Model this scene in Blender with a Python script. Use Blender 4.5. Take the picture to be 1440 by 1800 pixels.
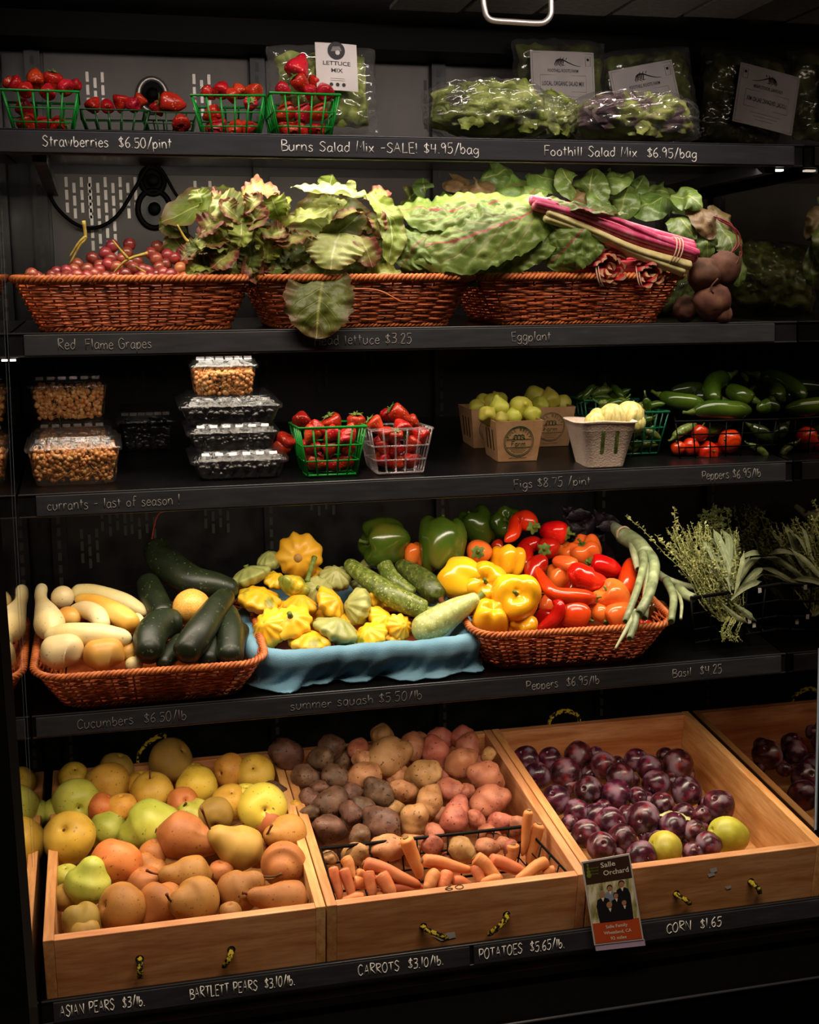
import bpy, math, random
from mathutils import Vector, Matrix, Quaternion, noise
sc = bpy.context.scene
for o in list(bpy.data.objects):
    bpy.data.objects.remove(o)
R_ = math.radians
PI = math.pi
rnd = random.Random(7)

# ------------------------------------------------------------------ camera
FPX = 2195.0                      # focal length in pixels of a 1440x1800 frame
H = 1.40                          # eye height above the floor
CAM = Vector((0, -1.95, H))
_x = Vector((9187.0, -465.0, FPX)); _b = .155
_a = -(_x[1] + _b * _x[2]) / _x[0]
_d = Vector((_a, 1, _b)).normalized(); _x.normalize()
_y = _x.cross(_d); _z = -_d
cam = bpy.data.objects.new('camera', bpy.data.cameras.new('camera')); sc.collection.objects.link(cam)
C_R = Vector((_x[0], _y[0], _z[0])); C_U = -Vector((_x[1], _y[1], _z[1])); C_F = Vector((_x[2], _y[2], _z[2]))
m = Matrix((C_R, C_U, -C_F)).transposed().to_4x4(); m.translation = CAM
cam.matrix_world = m
cam.data.sensor_fit = 'VERTICAL'; cam.data.sensor_height = 24; cam.data.lens = 24 * FPX / 1800
cam.data.clip_start = .05
sc.camera = cam

# ------------------------------------------------------------------ light
XL, XR, YB = -.137, 1.162, .56     # side panels and back wall of the case
T1, T2, T3, T4 = 4., 2.5, 6., 9.    # forward tilt of the decks in degrees
ZS = {1: H + .279, 2: H - .014, 3: H - .255, 4: H - .601, 5: H - .985}   # top edge of each shelf lip
YS = {1: 0., 2: 0., 3: 0., 4: 0., 5: -.165}
world = bpy.data.worlds.new('world'); sc.world = world; world.use_nodes = True
world.node_tree.nodes['Background'].inputs[0].default_value = (.9, .85, .8, 1)
world.node_tree.nodes['Background'].inputs[1].default_value = .003
def area(name, loc, target, sx, sy, power, col, spread=180):
    l = bpy.data.lights.new(name, 'AREA'); l.shape = 'RECTANGLE'; l.size = sx; l.size_y = sy; l.energy = power; l.color = col; l.spread = R_(spread)
    o = bpy.data.objects.new(name, l); sc.collection.objects.link(o); o.location = loc
    o.rotation_euler = (Vector(target) - Vector(loc)).to_track_quat('-Z', 'Y').to_euler()
    return o
WARM = (1, .83, .62)
area('store_ceiling_light', (.45, -1.10, H + 1.65), (.5, .05, H - .75), 2.2, .5, 54, WARM)
area('case_tube_under_top_shelf', (.51, .035, ZS[1] - .04), (.51, .17, ZS[2]), 1.22, .03, 2.7, (1, .9, .74), 165)
area('case_tube_under_basket_shelf', (.51, .035, ZS[2] - .04), (.51, .07, ZS[3]), 1.22, .03, 1.05, (1, .88, .72), 150)
area('case_tube_under_berry_shelf', (.51, .035, ZS[3] - .04), (.51, .09, ZS[4] + .1), 1.22, .03, 2.4, (1, .86, .66), 150)
area('case_tube_under_squash_shelf', (.51, .03, ZS[4] - .04), (.51, .03, ZS[5]), 1.22, .03, 3.0, WARM, 150)
area('case_canopy_tube', (.51, -.22, H + .53), (.51, .10, ZS[1]), 1.2, .04, 1.6, (1, .86, .76), 115)
sc.view_settings.view_transform = 'Standard'; sc.view_settings.look = 'None'; sc.view_settings.gamma = 1
sc.view_settings.use_curve_mapping = False
sc.view_settings.exposure = 0.1
sc.cycles.transparent_max_bounces = 32
sc.cycles.max_bounces = 8

# ------------------------------------------------------------------ pixels of the photograph to places in the case
def ray(px, py):
    v = Vector((px - 720, py - 900, FPX))
    return Vector((v.dot(_x), v.dot(_y), v.dot(_z)))
def A(px, py, Y):
    r = ray(px, py); return CAM + r * ((Y - CAM.y) / r.y)
def PT(px, py, z0, y0, t):         # on the plane z = z0 + tan(t) (y - y0)
    r = ray(px, py); k = math.tan(R_(t))
    return CAM + r * ((z0 + k * (CAM.y - y0) - CAM.z) / (r.z - k * r.y))
def S(P):                          # metres per pixel there
    return (P - CAM).dot(C_F) / FPX
def PX(P):
    v = P - CAM; d = v.dot(C_F); return 720 + FPX * v.dot(C_R) / d, 900 - FPX * v.dot(C_U) / d
class Heap:                        # a sloping heap: depth grows from the front row to the back row
    def __init__(s, py0, Y0, py1, Y1, k=0., x0=0.): s.v = (py0, Y0, py1, Y1, k, x0)
    lo = -9.
    def Y(s, px, py):
        a, y0, b, y1, k, x0 = s.v; return y0 + (a - (py + k * (px - x0))) / (a - b) * (y1 - y0)
    def __call__(s, px, py, dy=0.): return A(px, py, max(s.lo, s.Y(px, py) + dy))
class Plane:
    def __init__(s, z0, y0, t): s.v = (z0, y0, t)
    def __call__(s, px, py, dy=0.):
        P = PT(px, py, *s.v); return A(px, py, P.y + dy) if dy else P

# ------------------------------------------------------------------ objects
def link(o): sc.collection.objects.link(o); return o
def tag(o, label=None, cat=None, group=None, kind=None):
    for k, v in (('label', label), ('category', cat), ('group', group), ('kind', kind)):
        if v: o[k] = v
    return o
def thing(name, label, cat, loc=(0, 0, 0), group=None, rot=None):
    o = link(bpy.data.objects.new(name, None)); o.location = loc; o.empty_display_size = .02
    if rot: o.rotation_euler = rot
    return tag(o, label, cat, group)
class MB:
    def __init__(s): s.v = []; s.f = []; s.uv = []
    def quadgrid(s, rows, closed=False, cap0=False, cap1=False):
        b = len(s.v); n = len(rows[0])
        for r in rows: s.v.extend(r)
        for i in range(len(rows) - 1):
            for j in range(n if closed else n - 1):
                k = (j + 1) % n
                s.f.append((b + i * n + j, b + i * n + k, b + (i + 1) * n + k, b + (i + 1) * n + j))
        if cap0: s.f.append(tuple(b + j for j in reversed(range(n))))
        if cap1: s.f.append(tuple(b + (len(rows) - 1) * n + j for j in range(n)))
        return s
    def box(s, x0, x1, y0, y1, z0, z1):
        b = len(s.v)
        s.v += [Vector(p) for p in ((x0, y0, z0), (x1, y0, z0), (x1, y1, z0), (x0, y1, z0), (x0, y0, z1), (x1, y0, z1), (x1, y1, z1), (x0, y1, z1))]
        s.f += [tuple(b + i for i in q) for q in ((0, 3, 2, 1), (4, 5, 6, 7), (0, 1, 5, 4), (1, 2, 6, 5), (2, 3, 7, 6), (3, 0, 4, 7))]
        return s
    def hexa(s, lo, hi):               # two rings of four points
        b = len(s.v); s.v += [Vector(p) for p in list(lo) + list(hi)]
        s.f += [tuple(b + i for i in q) for q in ((0, 3, 2, 1), (4, 5, 6, 7), (0, 1, 5, 4), (1, 2, 6, 5), (2, 3, 7, 6), (3, 0, 4, 7))]
        return s
    def tube(s, pts, r, n=6, closed=False):
        pts = [Vector(p) for p in pts]; m = len(pts); rows = []
        rr = r if hasattr(r, '__len__') else [r] * m
        t0 = (pts[1] - pts[0]).normalized()
        up = t0.orthogonal().normalized()
        for i, p in enumerate(pts):
            if closed: t = pts[(i + 1) % m] - pts[i - 1]
            else: t = pts[min(i + 1, m - 1)] - pts[max(i - 1, 0)]
            if t.length < 1e-9: t = t0
            t.normalize()
            up = up - t * up.dot(t)
            if up.length < 1e-6: up = t.orthogonal()
            up.normalize(); sd = t.cross(up)
            rows.append([p + (up * math.cos(2 * PI * j / n) + sd * math.sin(2 * PI * j / n)) * rr[i] for j in range(n)])
        if closed: rows.append(rows[0])
        return s.quadgrid(rows, True, not closed, not closed)
    def disc(s, c, nrm, r, n=20):
        nrm = Vector(nrm).normalized(); u = nrm.orthogonal().normalized(); w = nrm.cross(u); b = len(s.v)
        s.v += [Vector(c) + (u * math.cos(2 * PI * j / n) + w * math.sin(2 * PI * j / n)) * r for j in range(n)]
        s.f.append(tuple(range(b, b + n))); return s
    def mesh(s, name, mat, off=None, smooth=True):
        me = bpy.data.meshes.new(name)
        o = off if off is not None else Vector((0, 0, 0))
        me.from_pydata([tuple(v - o) for v in s.v], [], s.f)
        if mat: me.materials.append(mat)
        if smooth: me.polygons.foreach_set('use_smooth', [True] * len(me.polygons))
        if s.uv:
            l = me.uv_layers.new(name='uv')
            for lp in me.loops: l.data[lp.index].uv = s.uv[lp.vertex_index]
        me.update(); return me
    def build(s, name, mat, parent=None, smooth=False, local=False, bevel=0., origin=None):
        """one mesh object; world coordinates are made local to the (unrotated) parent, or to the mesh's own middle"""
        if parent is not None: off = Vector((0, 0, 0)) if local else world_loc(parent)
        elif origin is not None: off = Vector(origin)
        else:
            c = Vector((0, 0, 0))
            for v in s.v: c += v
            off = c / len(s.v)
        o = link(bpy.data.objects.new(name, s.mesh(name, mat, off, smooth)))
        if parent is not None: o.parent = parent
        else: o.location = off
        if bevel:
            b = o.modifiers.new('bevel', 'BEVEL'); b.width = bevel; b.segments = 2; b.limit_method = 'ANGLE'
        return o
def world_loc(o):
    l = Vector(o.location)
    while o.parent: o = o.parent; l += Vector(o.location)
    return l
def inst(name, me, loc, quat=None, scale=1., parent=None):
    o = link(bpy.data.objects.new(name, me)); o.location = loc
    if quat is not None: o.rotation_mode = 'QUATERNION'; o.rotation_quaternion = quat
    o.scale = scale if hasattr(scale, '__len__') else (scale,) * 3
    if parent: o.parent = parent
    return o
def copy_tree(o, parent=None):
    c = o.copy(); link(c)
    if parent: c.parent = parent
    for ch in list(o.children): copy_tree(ch, c)
    return c
def aim(d, spin=0.):
    return Vector((0, 0, 1)).rotation_difference(Vector(d).normalized()) @ Quaternion((0, 0, 1), spin)
def scr(a, b, c=0.):               # a direction: a to the side, b up, c towards the viewer
    return C_R * a + C_U * b - C_F * c
ORD = 'first second third fourth fifth sixth seventh eighth ninth tenth eleventh twelfth thirteenth fourteenth fifteenth sixteenth'.split()
def rows_label(items, heap, per, slope=0.):
    """items: (object, px, py, description); rows from the front of the heap, counted from the left"""
    it = sorted(items, key=lambda q: -(q[2] + slope * q[1])); rows = []
    while it: rows.append(sorted(it[:per], key=lambda q: q[1])); it = it[per:]
    if len(rows) > 1 and len(rows[-1]) < 3: last = rows.pop(); rows[-1] = sorted(rows[-1] + last, key=lambda q: q[1])
    for i, r in enumerate(rows):
        rn = 'front row' if i == 0 else 'back row' if i == len(rows) - 1 and len(rows) > 2 else ORD[i] + ' row'
        for j, q in enumerate(r):
            q[0]['label'] = f'{q[3]}, {ORD[j]} from left, {rn} of {heap}'

# ------------------------------------------------------------------ curves and bodies
def catmull(P, u):
    n = len(P) - 1
    if n == 0: return P[0]
    x = min(max(u, 0.), 1.) * n; i = min(int(x), n - 1); t = x - i
    p1, p2 = P[i], P[i + 1]; p0 = P[i - 1] if i else p1 * 2 - p2; p3 = P[i + 2] if i + 2 <= n else p2 * 2 - p1
    return (p1 * 2 + (p2 - p0) * t + (p0 * 2 - p1 * 5 + p2 * 4 - p3) * t * t + (p1 * 3 - p0 - p2 * 3 + p3) * t ** 3) * .5
def key(K, u):                      # smooth interpolation of (u, value) keys
    n = len(K)
    if u <= K[0][0]: return K[0][1]
    if u >= K[-1][0]: return K[-1][1]
    i = max(j for j in range(n - 1) if K[j][0] <= u)
    def sl(j):
        if j == 0 or j == n - 1: return 0. if n > 2 else (K[1][1] - K[0][1]) / (K[1][0] - K[0][0])
        a = (K[j][1] - K[j - 1][1]) / (K[j][0] - K[j - 1][0]); b = (K[j + 1][1] - K[j][1]) / (K[j + 1][0] - K[j][0])
        return 0. if a * b <= 0 else 2 * a * b / (a + b)
    (u0, v0), (u1, v1) = K[i], K[i + 1]; h = u1 - u0; t = (u - u0) / h; a, b = sl(i), sl(i + 1)
    return v0 * (2 * t ** 3 - 3 * t * t + 1) + a * h * (t ** 3 - 2 * t * t + t) + v1 * (3 * t * t - 2 * t ** 3) + b * h * (t ** 3 - t * t)
def rad(*r):
    return [(i / (len(r) - 1), x) for i, x in enumerate(r)]
def body(mb, pts, K, n=22, rings=30, c0=.12, c1=.12, mod=None, flat0=False):
    """a round body along a spine; K radius keys; c0, c1 the lengths over which the ends round off"""
    pts = [Vector(p) for p in pts]; rows = []; up = None
    def at(u): return catmull(pts, u)
    for i in range(rings + 1):
        u = .5 - .5 * math.cos(PI * i / rings)
        t = at(min(u + .01, 1)) - at(max(u - .01, 0)); t.normalize()
        if up is None: up = t.orthogonal().normalized()
        up = (up - t * up.dot(t)).normalized(); sd = t.cross(up)
        r = key(K, u)
        if u < c0: r *= math.sqrt(max(0, 1 - (1 - u / c0) ** 2))
        if 1 - u < c1: r *= math.sqrt(max(0, 1 - (1 - (1 - u) / c1) ** 2))
        r = max(r, 1e-5); p = at(u); row = []
        for j in range(n):
            th = 2 * PI * j / n; q = r * (mod(u, th) if mod else 1.)
            row.append(p + (up * math.cos(th) + sd * math.sin(th)) * q)
        rows.append(row)
    mb.quadgrid(rows, True, True, True); return mb
def lathe(prof, n=28, mod=None, mb=None):
    """prof: (r, z) from one pole to the other, smoothed; mod(th, k) scales r, k runs 0..1 along the profile"""
    mb = mb or MB(); P = [Vector((r, z, 0)) for r, z in prof]; m = max(14, len(P) * 3); rows = []
    for i in range(m + 1):
        k = i / m; q = catmull(P, k); r = max(q.x, 1e-5)
        rows.append([Vector((r * s * math.cos(th), r * s * math.sin(th), q.y)) for th in (2 * PI * j / n for j in range(n)) for s in ((mod(th, k) if mod else 1.),)])
    mb.quadgrid(rows, True, True, True); return mb
def lumpy(mb, amp, freq, seed=0):
    o = Vector((seed * 7.3, seed * 3.1, seed * 1.7)); c = Vector((0, 0, 0))
    for v in mb.v: c += v
    c /= len(mb.v)
    for i, v in enumerate(mb.v):
        d = v - c; mb.v[i] = v + d * amp * noise.noise(v * freq + o)
    return mb
def leaf(mb, ctrl, hw, nrm, nu=22, nv=12, cup=0., ruf=.2, rf=5., edge=.12, crink=0., cf=40., seed=0, ef=16., bl=0., tr=0.):
    """a leaf blade along ctrl: half widths hw, cupped, ruffled towards its edge; sizes other than hw are relative to the width"""
    ctrl = [Vector(p) for p in ctrl]; nrm = Vector(nrm); W = max(hw); K = rad(*hw); b = len(mb.v)
    while len(mb.uv) < b: mb.uv.append((0, .5))
    r = random.Random(seed * 131 + 5); ph = [r.uniform(0, 6.28) for _ in range(4)]
    rows = []
    for i in range(nu + 1):
        u = i / nu; p = catmull(ctrl, u); t = (catmull(ctrl, min(u + .02, 1)) - catmull(ctrl, max(u - .02, 0))).normalized()
        sd = t.cross(nrm)
        if sd.length < 1e-4: sd = t.orthogonal()
        sd.normalize(); n = sd.cross(t); w = key(K, u) * (math.sqrt(max(0., 1 - ((u - 1 + tr) / tr) ** 2)) if tr and u > 1 - tr else 1.); row = []
        for j in range(nv + 1):
            v = -1 + 2 * j / nv; a = abs(v); s = 0 if v < 0 else 1
            jag = 1 + edge * a * a * (.6 * noise.noise(Vector((u * ef * .4 + seed, s * 5.1, seed * .37))) + .6 * noise.noise(Vector((u * ef + seed, s * 9.1, seed * .37))))
            off = cup * w * a * a + W * ruf * a ** 2 * (math.sin(2 * PI * rf * u + ph[s]) + .6 * math.sin(2 * PI * rf * 2.3 * u + ph[2 + s]))
            q = p + sd * (v * w * jag)
            off += crink * noise.noise(q * cf + Vector((seed, 0, 0))) + crink * .5 * noise.noise(q * cf * 2.3)
            if bl:                    # blistered between the veins
                vd = noise.voronoi(q * 48 + Vector((seed, 0, 0)))[0]; off += bl * min(1., (vd[1] - vd[0]) * 2.2)
            row.append(q + n * off); mb.uv.append((u, .5 + .5 * v))
        rows.append(row)
    mb.quadgrid(rows); return mb
# ------------------------------------------------------------------ materials
def lin(c):
    if isinstance(c, str): c = [int(c[i:i + 2], 16) / 255 for i in (0, 2, 4)]
    return tuple(x / 12.92 if x <= .04045 else ((x + .055) / 1.055) ** 2.4 for x in c) + (1,)
class NT:
    def __init__(s, name):
        s.m = bpy.data.materials.new(name); s.m.use_nodes = True; s.t = s.m.node_tree; s.n = s.t.nodes; s.l = s.t.links
        s.bsdf = s.n['Principled BSDF']; s.out = s.n['Material Output']; s._c = None
    def add(s, k, **kw):
        x = s.n.new(k)
        for a, b in kw.items():
            if a[0] == 'i' and a[1:].isdigit(): x.inputs[int(a[1:])].default_value = b
            else: setattr(x, a, b)
        return x
    def co(s, what='Object', scale=(1, 1, 1)):
        if s._c is None: s._c = s.add('ShaderNodeTexCoord')
        mp = s.add('ShaderNodeMapping'); mp.inputs['Scale'].default_value = scale
        s.l.new(s._c.outputs[what], mp.inputs[0]); return mp.outputs[0]
    def noise(s, scale, detail=3., what='Object', stretch=(1, 1, 1), dist=0.):
        x = s.add('ShaderNodeTexNoise'); x.inputs['Scale'].default_value = scale; x.inputs['Detail'].default_value = detail; x.inputs['Distortion'].default_value = dist
        s.l.new(s.co(what, stretch), x.inputs['Vector']); return x.outputs[0]
    def ramp(s, fac, stops):
        x = s.add('ShaderNodeValToRGB'); e = x.color_ramp.elements
        while len(e) < len(stops): e.new(.5)
        for q, (p, c) in zip(e, stops): q.position = p; q.color = lin(c) if not isinstance(c, float) else (c, c, c, 1)
        s.l.new(fac, x.inputs[0]); return x.outputs[0]
    def mix(s, fac, a, b):
        x = s.add('ShaderNodeMix', data_type='RGBA')
        for v, i in ((fac, 0), (a, 6), (b, 7)):
            if hasattr(v, 'links') or hasattr(v, 'is_linked'): s.l.new(v, x.inputs[i])
            else: x.inputs[i].default_value = v
        return x.outputs[2]
    def math(s, op, a, b=0.):
        x = s.add('ShaderNodeMath', operation=op)
        for i, v in enumerate((a, b)):
            if hasattr(v, 'is_linked'): s.l.new(v, x.inputs[i])
            else: x.inputs[i].default_value = v
        return x.outputs[0]
    def vary(s, col, hue=.02, val=.15):
        """each object of the kind a little different"""
        oi = s.add('ShaderNodeObjectInfo'); h = s.add('ShaderNodeHueSaturation')
        s.l.new(s.math('ADD', s.math('MULTIPLY', oi.outputs['Random'], 2 * hue), .5 - hue), h.inputs['Hue'])
        r2 = s.math('FRACT', s.math('MULTIPLY', oi.outputs['Random'], 17.31))
        s.l.new(s.math('ADD', s.math('MULTIPLY', r2, 2 * val), 1 - val), h.inputs['Value'])
        s.l.new(col, h.inputs['Color']); return h.outputs[0]
    def base(s, col, rough=.5, spec=.5, bump=None, strength=.2, dist=.002, **kw):
        b = s.bsdf
        if hasattr(col, 'is_linked'): s.l.new(col, b.inputs['Base Color'])
        else: b.inputs['Base Color'].default_value = lin(col)
        if hasattr(rough, 'is_linked'): s.l.new(rough, b.inputs['Roughness'])
        else: b.inputs['Roughness'].default_value = rough
        b.inputs['Specular IOR Level'].default_value = spec
        if bump is not None:
            x = s.add('ShaderNodeBump'); x.inputs['Strength'].default_value = strength; x.inputs['Distance'].default_value = dist
            s.l.new(bump, x.inputs['Height']); s.l.new(x.outputs[0], b.inputs['Normal'])
        for k, v in kw.items(): b.inputs[k.replace('_', ' ')].default_value = v
        return s.m
def skin(name, stops, scale=30, rough=.5, spec=.4, bump=.15, bs=120, hue=.015, val=.12, stretch=(1, 1, 1), speck=None, sss=0., dist=.001):
    t = NT(name); n = t.noise(scale, 4, stretch=stretch)
    c = t.ramp(n, stops)
    if speck:
        sp = t.ramp(t.noise(speck[1], 2), [(speck[2], 0.), (speck[2] + .04, 1.)]); c = t.mix(sp, c, lin(speck[0]))
    c = t.vary(c, hue, val)
    kw = dict(Subsurface_Weight=sss, Subsurface_Scale=.01) if sss else {}
    return t.base(c, rough, spec, t.noise(bs, 3), bump, dist, **kw)
def plain(name, c, rough=.5, spec=.5, **kw): return NT(name).base(c, rough, spec, **kw)
M = {}
M['black'] = (lambda t: t.base(t.ramp(t.noise(9, 5), [(.35, '08080a'), (.7, '101013')]), t.ramp(t.noise(20, 4), [(.3, .28), (.7, .45)]), .5))(NT('black_enamel'))
M['deck'] = (lambda t: t.base(t.ramp(t.noise(14, 5), [(.35, '060607'), (.7, '0d0d0e')]), .32, .3))(NT('glossy_black_deck'))
M['strip'] = (lambda t: t.base(t.ramp(t.noise(40, 6, stretch=(.4, 1, 3)), [(.3, '222226'), (.62, '2c2c31'), (.8, '3c3b40')]), .5, .4))(NT('chalkboard_strip'))
M['rail'] = plain('worn_black_rail', '3b3b40', .3, .7)
M['backwall'] = (lambda t: t.base(t.ramp(t.noise(7, 6, stretch=(1, 1, .5)), [(.3, '4f4a47'), (.7, '716a67')]), .42, .5, t.noise(60, 4), .1))(NT('grey_painted_back_panel'))
M['slot'] = plain('bare_metal_slot', 'b9b2ac', .35, .6, Metallic=.5)
M['steel'] = plain('brushed_steel', 'b4aca6', .35, .6, Metallic=.75)
M['rubber'] = plain('black_rubber', '050505', .6, .15)
M['white'] = plain('white_enamel', 'd9d4cc', .4)
M['lit'] = plain('lit_lamp_tube', 'ffffff', .4); M['lit'].node_tree.nodes['Principled BSDF'].inputs['Emission Color'].default_value = (1, .92, .8, 1)
M['lit'].node_tree.nodes['Principled BSDF'].inputs['Emission Strength'].default_value = 2.5
def mirror(name, c):
    t = NT(name); return t.base(t.ramp(t.noise(6, 5), [(.3, c[0]), (.75, c[1])]), t.ramp(t.noise(5, 5), [(.4, .015), (.8, .05)]), .5, Metallic=1.)
M['mirror_left'] = mirror('dark_mirror_panel', ('a8a29c', '9a948e'))
M['mirror_right'] = mirror('dusty_dark_mirror_panel', ('8c8680', '77716b'))
M['glassedge'] = plain('pale_glass_edge', '8fa3b8', .2, .6)
M['hairline'] = plain('dull_glass_seam', '5c6670', .3, .5)
M['wicker'] = skin('orange_brown_wicker', [(.3, '9a4420'), (.55, 'c05e30'), (.8, 'd47840')], 55, .42, .5, .25, 300, 0, 0)
M['wickerrim'] = skin('orange_brown_wicker_braid', [(.3, 'a04d22'), (.55, 'c46a34'), (.8, 'd88848')], 70, .42, .5, .2, 300, 0, 0)
def wood(name, st, ax):
    t = NT(name); w = t.noise(5, 6, stretch=ax, dist=.6)
    c = t.ramp(w, st); f = t.ramp(t.noise(28, 5, stretch=ax), [(.45, 0.), (.75, 1.)])
    c = t.mix(t.math('MULTIPLY', f, .35), c, lin('7d421d'))
    kn = t.ramp(t.noise(7, 2), [(.7, 0.), (.76, 1.)]); c = t.mix(kn, c, lin('5a2c12'))
    c = t.vary(c, .008, .08)
    return t.base(c, .5, .35, w, .12, .002)
WD = [(.3, 'ac6c3c'), (.5, 'c68a56'), (.7, 'd8a270')]
M['woodx'] = wood('pine_board_lengthwise', WD, (1, 8, 8)); M['woody'] = wood('pine_board_crosswise', WD, (8, 1, 8))
M['rope'] = (lambda t: t.base(t.ramp(t.noise(170, 2), [(.47, 'b8a32e'), (.53, '12120c')]), .8, .2, t.noise(400, 2), .4))(NT('yellow_black_rope'))
M['potY'] = skin('tan_potato_skin', [(.3, '8c5f3a'), (.55, 'ad7d50'), (.8, 'bd9162')], 35, .55, .35, .3, 160, .012, .14, speck=('5f3d22', 140, .64))
M['potR'] = skin('red_potato_skin', [(.3, '7c4230'), (.55, '9d5c44'), (.8, 'ad7052')], 35, .55, .35, .3, 160, .012, .14, speck=('5b2c20', 140, .64))
M['potP'] = skin('purple_potato_skin', [(.3, '46301f'), (.55, '634434'), (.8, '806048')], 40, .55, .35, .35, 160, .012, .18, speck=('241615', 140, .62))
M['carrot'] = skin('carrot_skin', [(.3, 'c4683a'), (.55, 'd37f4c'), (.8, 'dc9666')], 25, .5, .35, .35, 220, .012, .12)
M['carrottop'] = plain('dry_carrot_crown', '7a5a2c', .8)
def plum():
    t = NT('purple_plum_skin'); c = t.ramp(t.noise(48, 3), [(.36, '240f16'), (.52, '461724'), (.66, '7c2430')])
    c = t.vary(c, .02, .25)
    bl = t.ramp(t.noise(62, 6), [(.48, 0.), (.66, .6)]); c = t.mix(bl, c, lin('786c7c'))
    ro = t.ramp(t.noise(62, 6), [(.45, .25), (.62, .6)])
    return t.base(c, ro, .5, t.noise(90, 2), .05)
M['plum'] = plum()
M['gplum'] = skin('green_plum_skin', [(.3, '8f8a28'), (.55, 'b0a838'), (.8, 'c3bb58')], 30, .4, .4, .05, 90, .01, .08)
M['asian'] = skin('golden_pear_skin', [(.3, 'bc8a2e'), (.55, 'd6a640'), (.8, 'e2ba56')], 22, .5, .35, .08, 200, .02, .14, speck=('8a6428', 230, .66))
M['asianO'] = skin('orange_pear_skin', [(.3, 'b3602e'), (.55, 'c8743a'), (.8, 'd18a4a')], 22, .5, .35, .08, 200, .01, .06, speck=('7c4420', 230, .66))
M['asianY'] = skin('bright_yellow_pear_skin', [(.3, 'd0b440'), (.55, 'e4ca50'), (.8, 'ecda6c')], 22, .45, .4, .06, 200, .01, .06, speck=('8f7a30', 200, .68))
M['pearG'] = skin('pale_green_pear_skin', [(.3, '9a9e34'), (.55, 'b8b64a'), (.8, 'd0cc6c')], 22, .45, .4, .08, 200, .015, .1, speck=('6d6a28', 200, .68))
M['bosc'] = skin('russet_brown_pear_skin', [(.3, '8c5526'), (.55, 'a66c36'), (.8, 'b98046')], 20, .55, .3, .08, 240, .012, .12, speck=('6b3f1c', 260, .66))
M['boscR'] = skin('reddish_pear_skin', [(.3, '9a4a28'), (.55, 'b56438'), (.8, 'b98046')], 20, .5, .3, .08, 240, .012, .1)
M['boscO'] = skin('olive_pear_skin', [(.3, '8a6a2c'), (.55, 'a5823c'), (.8, 'b5954c')], 20, .55, .3, .08, 240, .012, .1)
M['stem'] = skin('brown_stem', [(.3, '4a2a16'), (.7, '6b4020')], 60, .7, .2, .3, 200)
M['squash'] = skin('cream_squash_skin', [(.3, 'd8bc80'), (.55, 'e8d29c'), (.8, 'f0e0b4')], 18, .4, .4, .06, 120, .012, .08, speck=('b9a066', 150, .68))
M['squashY'] = skin('yellow_squash_skin', [(.3, 'd0902c'), (.55, 'dcae50'), (.8, 'e2c878')], 16, .4, .4, .06, 120, .012, .08)
M['cuke'] = skin('dark_cucumber_skin', [(.3, '11180c'), (.55, '1b2412'), (.8, '2a341a')], 24, .42, .45, .25, 90, .012, .12, speck=('4c5834', 180, .66))
M['zuc'] = skin('striped_zucchini_skin', [(.3, '46531c'), (.5, '5f6b28'), (.75, '8a924a')], 120, .38, .45, .08, 90, .01, .1, speck=('a6ac6a', 260, .62))
M['zucD'] = skin('dark_zucchini_skin', [(.3, '2c3612'), (.5, '434e1c'), (.75, '626c30')], 120, .38, .45, .08, 90, .01, .1, speck=('808a4a', 260, .64))
M['zucL'] = skin('pale_zucchini_skin', [(.3, '8f9652'), (.5, 'a3a964'), (.75, 'b8bc80')], 100, .38, .45, .06, 90, .01, .06, speck=('cdd0a0', 260, .62))
M['patY'] = skin('yellow_pattypan_skin', [(.3, 'dca018'), (.55, 'ecb92c'), (.8, 'f3cd50')], 24, .36, .45, .05, 120, .014, .08)
M['patB'] = skin('yellow_pattypan_green_blotch', [(.42, 'e8a818'), (.56, 'ecb92c'), (.66, '8a8a28')], 32, .36, .45, .05, 120, .01, .05)
M['patM'] = skin('mottled_green_yellow_pattypan', [(.4, '7d8430'), (.52, 'a8a038'), (.62, 'dcb32c')], 45, .36, .45, .05, 120, .01, .05)
M['patG'] = skin('pale_green_pattypan_skin', [(.3, '8c8e4e'), (.55, 'a2a35e'), (.8, 'b5b577')], 26, .38, .45, .05, 120, .014, .1)
M['greenstem'] = skin('green_stem', [(.3, '4f5c22'), (.6, '74803c'), (.8, '8f9a54')], 60, .55, .3, .3, 160, 0, 0)
M['calyx'] = skin('green_pepper_calyx', [(.3, '3c4c18'), (.6, '5c6e28'), (.8, '78863c')], 60, .5, .3, .3, 160, 0, 0)
def pep(n, st, h=.008, v=.08): return skin(n, st, 14, .17, .55, .04, 60, h, v)
M['pepY'] = pep('yellow_pepper_skin', [(.3, 'e09a10'), (.55, 'edb01c'), (.8, 'f3bf34')])
M['pepR'] = pep('red_pepper_skin', [(.3, 'b01a08'), (.55, 'd02c10'), (.8, 'dc4018')], .006, .12)
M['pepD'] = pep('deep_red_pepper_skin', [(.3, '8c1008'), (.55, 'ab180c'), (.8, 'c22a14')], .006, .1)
M['pepO'] = pep('orange_pepper_skin', [(.3, 'd0501a'), (.55, 'e2692a'), (.8, 'ea8038')])
M['pepG'] = pep('green_bell_pepper_skin', [(.3, '2b3f0e'), (.52, '3c5216'), (.7, '5d5a1c'), (.85, '87501c')])
M['pepB'] = pep('brown_green_pepper_skin', [(.3, '33220c'), (.6, '5a2c12'), (.8, '7a3016')])
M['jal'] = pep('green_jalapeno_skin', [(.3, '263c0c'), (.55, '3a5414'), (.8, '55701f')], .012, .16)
M['jalD'] = pep('dark_green_jalapeno_skin', [(.3, '141e0a'), (.55, '202c10'), (.8, '304018')], .01, .1)
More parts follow.
